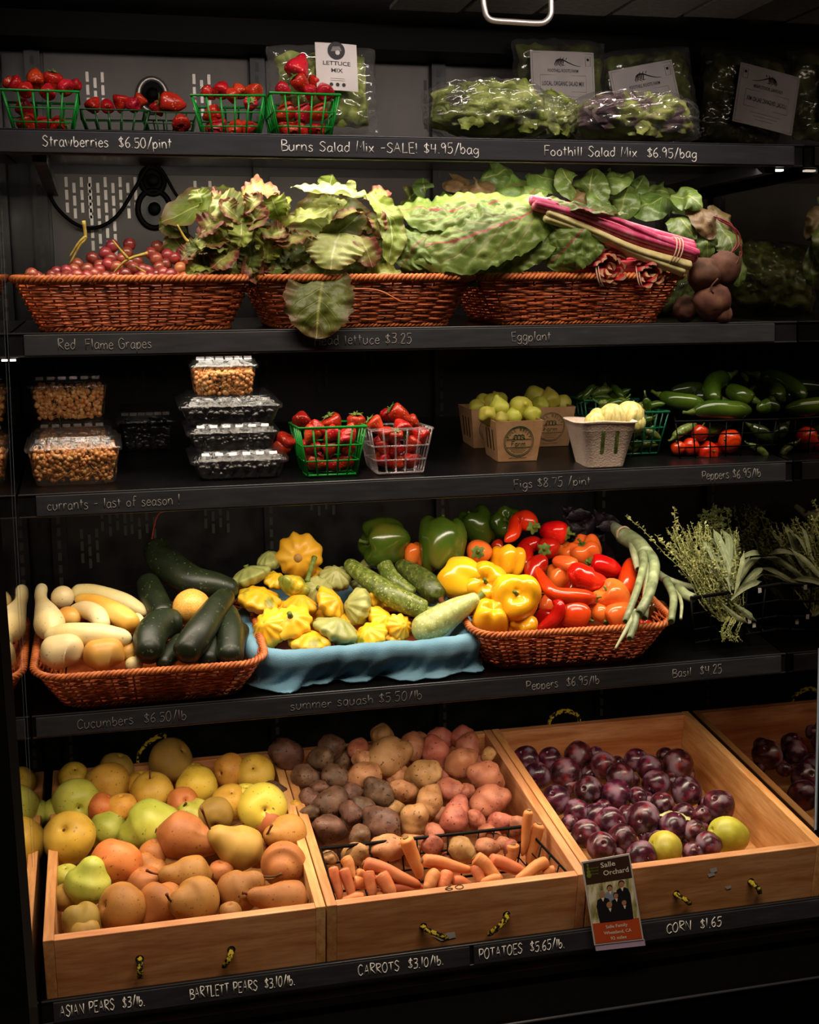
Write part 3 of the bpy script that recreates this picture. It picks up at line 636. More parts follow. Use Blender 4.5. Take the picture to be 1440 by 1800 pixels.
TXT = {1: [(0, 1395, [('Strawberries  $6.50/pint', 75, 303, 258, 'chalk'), ('Burns Salad Mix -SALE! $4.95/bag', 494, 842, 270, 'chalk'), ('Foothill Salad Mix  $6.95/bag', 955, 1224, 276, 'chalk')])],
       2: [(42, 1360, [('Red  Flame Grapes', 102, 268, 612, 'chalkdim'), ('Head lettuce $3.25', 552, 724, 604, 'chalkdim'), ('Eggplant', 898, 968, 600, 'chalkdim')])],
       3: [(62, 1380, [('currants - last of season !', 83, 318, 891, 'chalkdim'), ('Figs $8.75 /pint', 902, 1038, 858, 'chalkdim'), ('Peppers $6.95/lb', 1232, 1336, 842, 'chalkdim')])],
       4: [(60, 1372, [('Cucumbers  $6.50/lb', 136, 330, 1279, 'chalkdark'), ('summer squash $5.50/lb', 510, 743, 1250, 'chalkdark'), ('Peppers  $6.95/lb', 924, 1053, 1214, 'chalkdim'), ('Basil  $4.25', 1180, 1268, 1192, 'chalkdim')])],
       5: [(88, 825, [('ASIAN PEARS  $3/lb.', 106, 257, 1781, 'chalk'), ('BARTLETT PEARS  $3.10/lb.', 334, 520, 1757, 'chalk'), ('CARROTS  $3.10/lb.', 629, 780, 1718, 'chalk')]), (832, 1440, [('POTATOES  $5.65/lb.', 841, 992, 1697, 'chalk'), ('CORN  $1.65', 1170, 1267, 1641, 'chalk')])]}
for i, strips in TXT.items():
    z, y = ZS[i], YS[i]
    for a, b_, lines in strips:
        xa = A(a, 300 if i == 1 else 600 if i == 2 else 860 if i == 3 else 1220 if i == 4 else 1680, y).x; xb = A(b_, 270 if i == 1 else 590 if i == 2 else 820 if i == 3 else 1160 if i == 4 else 1640, y).x
        xa = max(xa, XL + .004); xb = min(xb, XR - .004)
        tl = lambda x, zz: Vector((x, y - .0042 + .0008 * (zz / .015), z - .018 + zz))   # face leans back a little
        st = MB().hexa([tl(xa, -.0155), tl(xb, -.0155), tl(xb, -.0155) + Vector((0, .003, 0)), tl(xa, -.0155) + Vector((0, .003, 0))], [tl(xa, .0155), tl(xb, .0155), tl(xb, .0155) + Vector((0, .003, 0)), tl(xa, .0155) + Vector((0, .003, 0))]).build('price_strip', M['strip'], shelf[i], bevel=.001)
        for k, (s, p0, p1, py, mt) in enumerate(lines):
            xx0 = A(p0, py, y).x; xx1 = A(p1, py, y).x
            w = write(s, xx0, xx1, .0155 if i < 5 else .0165, lambda x, zz: tl(x, zz - .0072) - Vector((0, .0004, 0)), .00075 if mt != 'chalk' else .00085, seed=i * 10 + k)
            w.build('chalk_lettering', M[mt], st, True)
# lower front of the case
base = thing('bumper_panel', 'black kick panel and bumper rail under the wooden bins', 'panel', (.51, -.16, ZS[5] - .1))
MB().box(XL, XR + .1, -.15, -.13, .1, ZS[5] - .078).build('kick_panel', M['rubber'], base)
b = MB(); b.hexa([(XL, -.20, .1), (XR + .12, -.20, .1), (XR + .12, -.15, .1), (XL, -.15, .1)], [(XL, -.20, ZS[5] - .125), (XR + .12, -.20, ZS[5] - .125), (XR + .12, -.15, ZS[5] - .085), (XL, -.15, ZS[5] - .085)]); b.build('bumper', plain('matt_black_bumper', '020202', .8, .05), base, bevel=.008)
MB().tube([(XL, -.201, ZS[5] - .125), (XR + .12, -.201, ZS[5] - .125)], .0025, 8).build('bumper_bead', M['rail'], base, True)
# ------------------------------------------------------------------ containers
def rrect(x0, x1, y0, y1, r, n):
    """n points round a rounded rectangle, counter-clockwise from the front left corner"""
    w, d = x1 - x0 - 2 * r, y1 - y0 - 2 * r; q = PI * r / 2; L = 2 * (w + d) + 4 * q; out = []
    for i in range(n):
        s = L * i / n; k = 0
        for ln, kind in ((w, 0), (q, 1), (d, 2), (q, 3), (w, 4), (q, 5), (d, 6), (q, 7)):
            if s <= ln: break
            s -= ln
        else: kind, s = 7, q
        a = s / r if r else 0
        if kind == 0: p, nn = (x0 + r + s, y0), (0, -1)
        elif kind == 1: nn = (math.sin(a), -math.cos(a)); p = (x1 - r + r * nn[0], y0 + r + r * nn[1])
        elif kind == 2: p, nn = (x1, y0 + r + s), (1, 0)
        elif kind == 3: nn = (math.cos(a), math.sin(a)); p = (x1 - r + r * nn[0], y1 - r + r * nn[1])
        elif kind == 4: p, nn = (x1 - r - s, y1), (0, 1)
        elif kind == 5: nn = (-math.sin(a), math.cos(a)); p = (x0 + r + r * nn[0], y1 - r + r * nn[1])
        elif kind == 6: p, nn = (x0, y1 - r - s), (-1, 0)
        else: nn = (-math.cos(a), -math.sin(a)); p = (x0 + r + r * nn[0], y0 + r + r * nn[1])
        out.append((Vector((p[0], p[1], 0)), Vector((nn[0], nn[1], 0))))
    return out
def wicker(loc, rotx, label, w=.355, d=.27, h=.078, fl=.036, full=True):
    t = thing('wicker_basket', label, 'basket', loc, 'wicker baskets', (R_(rotx), 0, 0)); rows = 17; ns = 34
    def lv(f, n, g=0.):
        i = fl * (1 - f ** .85); return [(p + Vector((0, 0, h * f)) + nn * g, nn) for p, nn in rrect(-w / 2 + i, w / 2 - i, i, d - i, .045 - .2 * i, n)]
    b = MB()
    for k in range(rows):
        f = (k + .6) / rows; N = ns * 4; P = []
        for j, (p, nn) in enumerate(lv(f, N)):
            P.append(p + nn * (.0029 * math.cos(PI * (j / 4.) + PI * k)) + Vector((0, 0, .0006 * math.sin(PI * j / 4. + k * 2))))
        b.tube(P, .0021, 5, True)
    b.build('woven_wall', M['wicker'], t, True, True)
    b = MB(); lo, hi = lv(.02, ns), lv(.97, ns)
    for j in range(ns):
        b.tube([lo[j][0], (lo[j][0] + hi[j][0]) / 2 + lo[j][1] * .002, hi[j][0]], .0017, 5)
    b.build('stake', M['wicker'], t, True, True)
    for nm, f, g, R, tw in (('rim_braid', 1.0, .002, .0042, 78), ('foot_braid', .03, .001, .0028, 64)):
        b = MB(); N = tw * 7
        base_ = lv(f, N, g)
        for s in range(3):
            P = []
            for j, (p, nn) in enumerate(base_):
                a = 2 * PI * (j / N * tw / 1.0 / 3 * 2 + s / 3)
                P.append(p + nn * (R * .95 * math.cos(a)) + Vector((0, 0, R * .9 * math.sin(a))))
            b.tube(P, R * .72, 6, True)
        b.build(nm, M['wickerrim'], t, True, True)
    MB().box(-w / 2 + fl + .004, w / 2 - fl - .004, fl + .004, d - fl - .004, 0, .005).build('base', M['wicker'], t, False, True)
    return t
def xm(px0, px1, py, Y): a, b = A(px0, py, Y), A(px1, py, Y); return (a.x + b.x) / 2, b.x - a.x
Y2 = .012
bw = .355
x1, _ = xm(22, 447, 500, Y2)
Y4 = -.012
wk = wicker((x1, Y2, deckz(2, Y2, .003)), T2, 'brown wicker basket of red grapes, leftmost on its shelf', bw)
def more(px0, px1, py, Y, shelf_i, tilt, label, sz=1., yaw=0.):
    c = copy_tree(wk); x, _ = xm(px0, px1, py, Y); c.location = (x, Y, deckz(shelf_i, Y, .003)); c.rotation_euler = (R_(tilt), 0, 0); c['label'] = label; c.scale = (1, 1, sz); c.rotation_euler.z = R_(yaw); return c
more(452, 838, 500, Y2, 2, T2, 'brown wicker basket under the ruffled green lettuce, middle of its shelf')
more(850, 1214, 497, Y2, 2, T2, 'brown wicker basket under the pink chard stalks, beside the beets')
more(62, 462, 1172, Y4, 4, T4, 'orange wicker basket filled with cream squash and dark cucumbers', .88, -1)
more(445, 845, 1130, Y4 + .047, 4, T4, 'wicker basket hidden under the blue cloth and yellow pattypans', .66)
more(833, 1184, 1100, Y4 + .014, 4, T4, 'orange wicker basket filled with red and yellow peppers', .97, -3)

# blue cloth over the middle basket
cx, _ = xm(445, 845, 1130, Y4 + .047); cl = thing('basket_cloth', 'blue towelling cloth draped over the basket of yellow pattypan squash', 'cloth', (cx, Y4 + .047, deckz(4, Y4 + .047, .003)), None, (R_(T4), 0, 0))
N = 220; rows = []; w, d, h = .372, .275, .0535
prof = [(-.040, -.035), (-.022, -.006), (-.010, .006), (.003, .0095), (.012, .005), (.015, -.008), (.010, -.022), (.004, -.036), (.004, -.046), (.012, -.0525)]
Pp = [Vector((a, b_, 0)) for a, b_ in prof]; m_ = 30
loop = rrect(-w / 2, w / 2, 0, d, .045, N)
for i in range(m_ + 1):
    u = i / m_; q = catmull(Pp, u); row = []
    for j, (p, nn) in enumerate(loop):
        s_ = p.x + p.y * .7; th = 2 * PI * j / N; dn = max(0, u - .35) / .65
        f = noise.noise(Vector((s_ * 26 + dn * 1.7, dn * .9, 1.3))) + .5 * noise.noise(Vector((s_ * 60 + dn * 2.6, dn * 1.6, 3.1)))
        cornerx = max(0, abs(p.x) / (w / 2) - .82) / .18
        o = q.x + .026 * f * dn * (.4 + .6 * dn) + .012 * dn * dn * cornerx
        zz = q.y + (.004 * f if u < .5 else 0.) - max(0, u - .9) * .02 * f
        if h + zz < .001 - 0: zz = -h + .001 + .002 * abs(f)
        row.append(p + nn * o + Vector((0, 0, h + zz)))
    rows.append(row)
c_ = MB().quadgrid(rows, True).build('draped_cloth', M['cloth'], cl, True, True)
so = c_.modifiers.new('thick', 'SOLIDIFY'); so.thickness = .002
b = MB(); hem = [rows[-1][j] + Vector((0, 0, .001)) for j in range(0, N, 2)]; b.tube(hem, .0016, 5, True); b.build('hem', M['cloth'], cl, True, True)

# wooden bins
BT = 8.
def bin_(label, xl, xr, ropes, back_ropes=()):
    zr = H - .898; root = thing('produce_bin', label, 'wooden bin', (xl, -.152, zr), 'wooden bins', (R_(BT), 0, 0)); w = xr - xl; D = .53; th = .0155; hh = .125
    Mr = Matrix.Rotation(R_(BT), 3, 'X')
    MB().box(th, w - th, 0, th, -hh, 0).build('front_panel', M['woodx'], root, False, True, .0012)
    MB().box(th, w - th, D - th, D, -hh, .0).build('back_panel', M['woodx'], root, False, True, .0012)
    MB().box(0, th, 0, D, -hh, .001).build('side_panel', M['woody'], root, False, True, .0012)
    MB().box(w - th, w, 0, D, -hh, .001).build('side_panel', M['woody'], root, False, True, .0012)
    MB().box(th, w - th, th, D - th, -hh, -hh + .008).build('floor_panel', M['woodx'], root, False, True)
    inv = Mr.inverted(); o = Vector(root.location)
    for (p, q_) in ropes:                # rope knotted through the front panel
        a = inv @ (A(p[0], p[1], -.155) - o); c = inv @ (A(q_[0], q_[1], -.160) - o)
        a.y = -.002; c.y = -.006; m2 = (a + c) / 2 + Vector((0, -.010, .004))
        P = [a + Vector((0, .01, 0)), a + Vector((0, -.003, 0)), m2, c]; P = [catmull(P, i / 16) for i in range(17)]
        b = MB()
        for s in range(3):
            b.tube([v + Vector((math.cos(i * .9 + s * 2.1), math.sin(i * .9 + s * 2.1) * .6, math.sin(i * .9 + s * 2.1) * .5)) * .0022 for i, v in enumerate(P)], .0028, 6)
        r_ = b.build('rope_handle', M['rope'], root, True, True)
        MB().disc(a + Vector((0, .0012, 0)), (0, -1, 0), .0062, 16).build('rope_hole', M['rubber'], r_, False, True)
    for (p, m1, q_) in back_ropes:
        P = [inv @ (A(*k, .35) - o) for k in (p, m1, q_)]; y = D + .006
        P = [Vector((v.x, y, v.z)) for v in P]; P = [P[0] + Vector((0, 0, -.03)), P[0], P[1], P[2], P[2] + Vector((0, 0, -.03))]
        P = [catmull(P, i / 28) for i in range(29)]; b = MB()
        for s in range(3):
            b.tube([v + Vector((0, math.cos(i * .9 + s * 2.1), math.sin(i * .9 + s * 2.1))) * .0024 for i, v in enumerate(P)], .003, 6)
        b.build('rope_handle', M['rope'], root, True, True)
    return root
xd1 = .2935; xd2 = .7245
bin1 = bin_('wooden bin of golden and brown pears, nearest the left end', XL + .008, xd1 - .001, [((246, 1692), (247, 1727)), ((408, 1676), (396, 1708))], [((244, 1340), (262, 1315), (290, 1302))])
bin2 = bin_('wooden bin of potatoes with a wire basket of carrots', xd1 + .001, xd2 - .001, [((747, 1635), (789, 1658)), ((894, 1614), (864, 1652))])
bin3 = bin_('wooden bin of purple plums behind the orchard sign card', xd2 + .001, XR - .004, [((1194, 1577), (1218, 1596)), ((1325, 1555), (1342, 1576))], [((976, 1274), (1000, 1259), (1026, 1270))])
# worn label scraps and a pencilled number on the bins
def scrap(root, pts, lab):
    o = Vector(root.location); inv = Matrix.Rotation(R_(BT), 3, 'X').inverted(); b = MB(); P = []
    for p in pts:
        v = inv @ (A(*p, -.155) - o); v.y = -.0008; P.append(v)
    b.v = P; b.f = [tuple(range(len(P)))]; b.build('label_scrap', M['paper'], root, False, True)
scrap(bin3, [(1250, 1530), (1262, 1527), (1264, 1534), (1256, 1539), (1252, 1537)], ''); scrap(bin3, [(1279, 1565), (1290, 1562), (1291, 1567), (1284, 1570)], '')
scrap(bin3, [(1247, 1540), (1258, 1537), (1261, 1542), (1250, 1546)], '')
scrap(bin2, [(763, 1653), (776, 1656), (790, 1648), (803, 1646), (806, 1657), (780, 1664)], '')
o = Vector(bin2.location); inv = Matrix.Rotation(R_(BT), 3, 'X').inverted()
pa = inv @ (PT(783, 1566, H - .898, -.152, BT) - o); pb = inv @ (PT(820, 1561, H - .898, -.152, BT) - o)
write('60', pa.x, pb.x, .011, lambda x, z: Vector((x, .003 + z, .0006)), .0007).build('pencil_mark', M['ink'], bin2, True, True)

# lattice berry baskets: one built per plastic, then copied
def lattice(name, label, mat, loc, sx=1., sz=1., rim=True, group='berry baskets'):
    t = thing(name, label, 'basket', loc, group); w0, w1, h = .040, .054, .078
    def P(f, a): k = w0 + (w1 - w0) * f; return k
    b = MB(); nb = 5
    for side_ in range(4):
        rt = Matrix.Rotation(side_ * PI / 2, 3, 'Z')
        for i in range(nb):
            s = -1 + 2 * i / nb
            b.tube([rt @ Vector((s * w0, -w0, 0)), rt @ Vector((s * w1, -w1, h))], .0016, 5)
        for f in (.0, .3, .62):
            k = w0 + (w1 - w0) * f; b.tube([rt @ Vector((-k, -k, h * f)), rt @ Vector((k, -k, h * f))], .0015, 5)
    for i in range(-2, 3):
        b.tube([(i * .016, -w0, 0), (i * .016, w0, 0)], .0013, 5); b.tube([(-w0, i * .016, 0), (w0, i * .016, 0)], .0013, 5)
    b.build('lattice', mat, t, True, True)
    b = MB(); k = w1 + .001
    b.tube([(-k, -k, h), (k, -k, h), (k, k, h), (-k, k, h)], .0024, 6, True); b.build('rim', mat, t, True, True)
    t.scale = (sx, sx, sz); return t
def lat_copy(src, label, loc, sx, sz, rz=0.):
    c = copy_tree(src); c.location = loc; c['label'] = label; c.scale = (sx, sx, sz); c.rotation_euler = (R_(0), 0, rz); return c
def deck_at(i, px, py):              # point on shelf deck i under a pixel
    t = (T1, T2, T3, T4, 8.)[i - 1]; return PT(px, py, deckz(i, 0.), 0., t)

# clear clamshells
def clam(label, c, w, d, h, lid=.018, contents=None, group='clear berry boxes', cat='plastic box', tilt=T3, rz=0.):
    t = thing('clamshell_box', label, cat, c, group, (R_(tilt), 0, rz)); b = MB(); rows = []
    n = 96
    def ring(k, z, rib=0.):
        return [p + Vector((0, 0, z)) + nn * (rib * (1 if (j // 2) % 2 else 0)) for j, (p, nn) in enumerate(rrect(-w / 2 * k, w / 2 * k, -d / 2 * k, d / 2 * k, .012, n))]
    b.quadgrid([ring(.84, .001), ring(.86, .004, .0015), ring(.95, h * .93, .0015), ring(.97, h), ring(1.04, h + .001), ring(1.05, h + .004)], True, True)
    b.build('tray', M['pet'], t, True, True)
    if lid:
        b = MB(); z = h + .005
        b.quadgrid([ring(1.05, z - .002), ring(1.05, z + .002), ring(.99, z + .003), ring(.95, z + lid * .55), ring(.86, z + lid * .6), ring(.82, z + lid), ring(.6, z + lid * .97)], True, False, True)
        L = b.build('lid', M['petlid'], t, True, True)
        b = MB()
        for i in range(6):
            x = -w * .36 + i * w * .144; y0 = -d * .42
            b.hexa([(x - .006, y0, z + lid * .56), (x + .006, y0, z + lid * .56), (x + .006, y0 + .004, z + lid * .56), (x - .006, y0 + .004, z + lid * .56)], [(x - .006, y0 + .003, z + lid * .82), (x + .006, y0 + .003, z + lid * .82), (x + .006, y0 + .005, z + lid * .82), (x - .006, y0 + .005, z + lid * .82)])
        b.build('highlight_rib', M['plclear'], L, False, True);  # pale ribs stand in for bright highlights along the lid's front edge
    return t
_ico = None
def beads(name, label, cat, t_loc, w, d, h, r, n, mat, tilt, seed=0, hide=0.):
    """a boxful nobody could count: one object"""
    q = random.Random(seed); b = MB()
    def ball(c, r):
        k = len(b.v); m1, m2 = 5, 8
        rows = [[c + Vector((r * math.sin(PI * i / m1) * math.cos(2 * PI * j / m2), r * math.sin(PI * i / m1) * math.sin(2 * PI * j / m2), r * math.cos(PI * i / m1))) for j in range(m2)] for i in range(m1 + 1)]
        rows[0] = [v + Vector((math.cos(j) * 1e-5, math.sin(j) * 1e-5, 0)) for j, v in enumerate(rows[0])]; rows[-1] = [v + Vector((math.cos(j) * 1e-5, math.sin(j) * 1e-5, 0)) for j, v in enumerate(rows[-1])]
        b.quadgrid(rows, True)
    for i in range(n):
        z = q.uniform(.08, 1); k = .83 + .12 * z; e = q.random()
        x, y = q.uniform(-1, 1), q.uniform(-1, 1)
        if e < .55: y = -1 + q.random() * .12
        elif e < .8: z = 1 - q.random() * .1
        else: x = q.choice((-1, 1)) * (1 - q.random() * .12)
        ball(Vector((x * (w / 2 * k - r), y * (d / 2 * k - r), z * (h - r))), r * q.uniform(.85, 1.15))
    for i in range(n // 6):
        c = Vector((q.uniform(-.8, .8) * w / 2 * .85, -d / 2 * .84 + r * .3, q.uniform(.15, .9) * h)); dd = Vector((q.uniform(-1, 1), 0, q.uniform(-1, 1))) * .012
        b.tube([c - dd, c, c + dd], .0005, 4)
    o = link(bpy.data.objects.new(name, b.mesh(name, mat, None, True))); o.location = t_loc; o.rotation_euler = (R_(tilt), 0, 0)
    return tag(o, label, cat, None, 'stuff')

# wire baskets
def wire(label, pts, h, nbar, r=.0016, down=Vector((0, .0, -1))):
    """pts: rim corners front left, front right, back right, back left"""
    t = thing('wire_basket', label, 'basket', sum(pts, Vector()) / 4 + down * h, 'black wire baskets'); P = [Vector(p) for p in pts]; c = sum(P, Vector()) / 4
    lo = [p * .9 + c * .1 + down * h for p in P]
    MB().tube([P[0], P[1], P[2], P[3]], r * 1.5, 8, True).build('rim', M['rubber'], t, True)
    b = MB(); b.tube(lo, r, 6, True)
    for k in (.35, .7):
        b.tube([p + (q_ - p) * k for p, q_ in zip(P, lo)], r * .8, 6, True)
    for i in range(4):
        p0, p1, q0, q1 = P[i], P[(i + 1) % 4], lo[i], lo[(i + 1) % 4]; n = max(3, int(nbar * (p1 - p0).length / (P[1] - P[0]).length))
        for j in range(n): f = j / n; b.tube([p0 + (p1 - p0) * f, q0 + (q1 - q0) * f], r * .75, 5)
    for j in range(1, 6):
        f = j / 6; b.tube([lo[0] + (lo[1] - lo[0]) * f, lo[3] + (lo[2] - lo[3]) * f], r * .75, 5)
    b.build('wire_cage', M['rubber'], t, True); return t
# ------------------------------------------------------------------ prototypes of produce (copied below)
def proto(name, mb, mat, seed=None): return mb.mesh(name, mat, None, True)
def ball(prof, amp=.04, seed=0, n=24, mod=None, fr=22): return lumpy(lathe(prof, n, mod), amp, fr, seed)
def unit(k):                         # sphere of radius 1 as a profile
    return [(math.sin(PI * i / k), -math.cos(PI * i / k)) for i in range(k + 1)]
def potato(seed):
    q = random.Random(seed); sx, sy, sz = 1, q.uniform(.82, .95), q.uniform(1.05, 1.28); mb = lathe(unit(10), 26)
    mb.v = [Vector((v.x * sx, v.y * sy, v.z * sz)) for v in mb.v]
    return lumpy(lumpy(mb, .24, .9, seed), .07, 2.6, seed + 9)
POT = [potato(i) for i in range(5)]
def scaled(mb, s):
    o = MB(); o.v = [v * s for v in mb.v]; o.f = mb.f; return o
def P_(name, mbs, mat, s): return [scaled(mb, s).mesh(name, mat) for mb in mbs]
potm = {'Y': P_('potato', POT, M['potY'], .03), 'R': P_('potato', POT, M['potR'], .03), 'P': P_('potato', POT, M['potP'], .03)}
def plum_mb(seed):
    mb = lathe([(0, -.96), (.35, -.95), (.75, -.68), (.98, -.1), (.93, .4), (.62, .82), (.24, .95), (.08, .90), (0, .84)], 28, lambda th, k: 1 - .05 * math.exp(-((th - PI) / .3) ** 2) + .02 * math.cos(2 * th))
    return lumpy(mb, .05, 1.2, seed)
PL = [plum_mb(i) for i in range(4)]
plm = {'P': P_('plum', PL, M['plum'], .025), 'G': P_('plum', PL, M['gplum'], .03)}
def asian_mb(seed):
    mb = lathe([(0, -.72), (.12, -.76), (.3, -.86), (.62, -.76), (.95, -.25), (1.0, .12), (.86, .56), (.55, .82), (.25, .86), (.1, .78), (0, .70)], 30)
    return lumpy(mb, .06, 1.3, seed)
AS = [asian_mb(i) for i in range(4)]
asm = {k: P_('asian_pear', AS, M[m_], .038) for k, m_ in (('A', 'asian'), ('O', 'asianO'), ('Y', 'asianY'), ('V', 'boscO'), ('G', 'pearG'), ('B', 'bosc'))}
stem_me = MB().tube([Vector((0, 0, .024)), Vector((.001, 0, .034)), Vector((.004, 0, .046))], [.0018, .0014, .0022], 7).mesh('stem', M['stem'])
dimple_me = lathe([(0, .0265), (.004, .0272), (.0055, .0278), (0, .029)], 12).mesh('calyx_scar', M['stem'])

def put(name, protos, P, r, r0, dirv, spin, cat, group, seed, parts=(), sc3=(1, 1, 1)):
    s = r / r0; me = protos[seed % len(protos)]
    o = inst(name, me, P, aim(dirv, spin), (s * sc3[0], s * sc3[1], s * sc3[2])); tag(o, None, cat, group)
    for nm, pm in parts: inst(nm, pm, (0, 0, 0), None, 1., o)
    return o

# ------------------------------------------------------------------ bin of pears
HP = Plane(H - .918, -.15, 12.)
it = []
def asian(px, py, r, kind='A', d=(.2, .7, .5), desc='round golden pear', part=None, dy=0., stem=False):
    P = HP(px, py, dy); sd = len(it)
    o = put('asian_pear', asm[kind], P, r * S(P) * 1.03, .038, scr(*d), sd * 1.3, 'pear', 'pears in the wooden bin', sd, ((('stem', stem_me),) if stem else (('calyx_scar', dimple_me),)))
    it.append((o, px, py, desc)); return o
q = random.Random(4)
for a in ((130, 1367, 26), (204, 1353, 30, 'V', (.3, .9, .1), 'olive-golden round pear', None, .02), (189, 1378, 38, 'A', (-.3, .9, -.4)), (299, 1337, 38, 'V', (.6, .5, .2), 'olive round pear with brown scuff'), (249, 1380, 26, 'A', (0, .8, .1), 'small round golden pear', None, .02), (268, 1394, 37, 'A', (-.1, .95, .35), 'round golden pear with upright stem', None, 0, True),
          (346, 1382, 36, 'A', (.1, -.8, .5)), (406, 1355, 30, 'A', (-.6, 0, .8), 'round golden pear showing its side scar'), (449, 1361, 33, 'A', (-.05, .55, .8), 'round golden pear with dimple showing'), (404, 1411, 32, 'A'), (321, 1411, 27, 'O', (.3, .3, .6), 'round orange-golden pear'), (214, 1421, 27, 'A', (0, .9, .2)), (180, 1420, 26, 'O', (.3, .5, 0), 'small orange-golden pear'),
          (379, 1431, 31, 'V', (.1, -.5, .8), 'round olive pear with bottom scar'), (461, 1420, 43, 'Y', (.25, .1, .95), 'bright yellow round pear with green dimple'), (434, 1404, 27, 'Y', (0, .9, .3), 'yellow round pear half hidden behind another'), (122, 1472, 45, 'A', (-.05, .55, .8), 'large tan round pear with dark dimple'), (133, 1410, 41, 'G', (.4, -.1, .9), 'pale green pear with dark curved scar'), (100, 1428, 26, 'G', (0, .9, .1), 'pale green pear sliver at the bin wall', None, .03),
          (204, 1518, 44, 'O', (.2, .8, -.2), 'reddish orange round pear standing out'), (117, 1543, 24, 'G', (0, .8, .3), 'small green pear deep by the side wall', None, .03), (272, 1503, 28, 'B', (0, .9, .1), 'russet brown pear tucked behind others', None, .02), (255, 1555, 32, 'B', (0, .9, .1), 'russet brown pear in shadow', None, .03), (389, 1534, 22, 'B', (0, .9, .1), 'little russet pear in the gap', None, .03),
          (215, 1596, 42, 'B', (-.75, .3, .6), 'russet round pear with end dimple'), (405, 1605, 20, 'B', (0, .9, .2), 'russet pear sliver above the front board'), (150, 1640, 26, 'V', (0, .9, .2), 'olive pear sliver above the front board'), (116, 1578, 24, 'V', (0, .9, .2), 'olive pear deep in the front corner', None, .03), (331, 1620, 22, 'B', (0, .9, 0), 'russet pear low behind the front board', None, .02), (470, 1628, 24, 'B', (0, .9, 0), 'russet pear low at front board', None, .03), (520, 1420, 14, 'A', (0, .9, .1), 'small golden pear against divider', None, .02), (340, 1360, 20, 'A', (0, .9, .1), 'small golden pear behind others', None, .03), (310, 1520, 26, 'B', (0, .9, .1), 'brown pear beneath larger ones', None, .04), (455, 1500, 26, 'B', (0, .9, .1), 'brown pear under the speckled ones', None, .04)):
    asian(*a)
def pear(bx, by, r, tx, ty, mat, desc, stem=None, dz=0., dy=0.):
    """dz: how far the neck comes towards the viewer, in body radii"""
    B = HP(bx, by, dy); s = S(B); R = r * s * 1.02; tip = A(tx, ty, B.y - dz * R); d = (tip - B); L = d.length
    if L < R * 1.3: tip = B + d.normalized() * R * 1.3; d = tip - B; L = d.length
    dn = d.normalized(); butt = B - dn * R * .93; T = L + R * .93; fb = R * .93 / T
    bend = scr(0, -1) * R * .06
    mb = body(MB(), [butt, B, (B + tip) / 2 + bend, tip], [(0, R * .55), (fb * .8, R * .98), (fb, R), (min(.97, fb + .2), R * .93), (min(.98, fb + (1 - fb) * .55), R * .68), (.93, R * .42), (1, R * .34)], 28, 34, fb * .9, .12)
    o = lumpy(mb, .04, 12, len(it)).build('pear', M[mat], None, True); tag(o, None, 'pear', 'pears in the wooden bin')
    if stem:
        a = tip - dn * .003; P = [a] + [A(x, y, tip.y - .004 * (i + 1)) for i, (x, y) in enumerate(stem)]
        if len(P) == 2: P.insert(1, (P[0] + P[1]) / 2 + C_U * .001)
        P = [catmull(P, i / 10) for i in range(11)]
        MB().tube(P, [.0026] + [.0019] * 8 + [.0024, .0028], 8).build('stem', M['stem'], o, True)
    MB().disc(butt - dn * .0005, -dn, R * .12, 12).build('calyx_scar', M['stem'], o)
    it.append((o, bx, by, desc)); return o
pear(274, 1447, 46, 207, 1478, 'pearG', 'big pale yellow-green pear lying across', None)
pear(196, 1450, 34, 168, 1490, 'pearG', 'green pear behind the pale one', None, 0, .03)
pear(345, 1440, 34, 327, 1424, 'pearG', 'green pear with short upright stem', [(327, 1412)], .4, .03)
pear(152, 1562, 40, 166, 1506, 'pearG', 'green pear standing by the side wall', None, 0, .01)
pear(313, 1468, 42, 390, 1484, 'bosc', 'large russet pear with long sideways stem', [(412, 1482), (432, 1472)], .6, -.03)
pear(430, 1494, 39, 368, 1459, 'boscO', 'olive brown pear with stem rising behind', [(364, 1446), (354, 1420)], 0)
pear(478, 1442, 27, 434, 1445, 'boscR', 'slim reddish pear against the divider', [(420, 1449), (408, 1454)], 0, .02)
pear(511, 1465, 34, 466, 1468, 'bosc', 'russet pear with stubby neck facing out', [(472, 1462), (478, 1450)], .9)
pear(500, 1515, 39, 494, 1534, 'bosc', 'russet pear seen end on with drooping stem', [(478, 1545), (460, 1545)], 1.1)
pear(343, 1538, 33, 277, 1537, 'bosc', 'russet pear with thin stem', [(266, 1534), (258, 1530)], .2)
pear(412, 1572, 38, 462, 1539, 'bosc', 'russet pear with curved stem beside the divider', [(480, 1541), (496, 1536)], .3)
pear(512, 1581, 33, 433, 1573, 'bosc', 'russet pear lying in the front corner', [(427, 1570)], .3)
pear(276, 1596, 41, 300, 1570, 'bosc', 'round-bodied russet pear', None, -.5, .02)
pear(353, 1583, 42, 300, 1586, 'bosc', 'russet pear with short dark stem', [(297, 1580), (293, 1572)], .8, -.01)
pear(150, 1622, 34, 115, 1602, 'boscO', 'olive pear low in the front corner', None, .2)
pear(268, 1540, 30, 248, 1500, 'bosc', 'dark russet pear in the middle gap', None, -.2, .045)
rows_label(it, 'the pears', 8, .13)

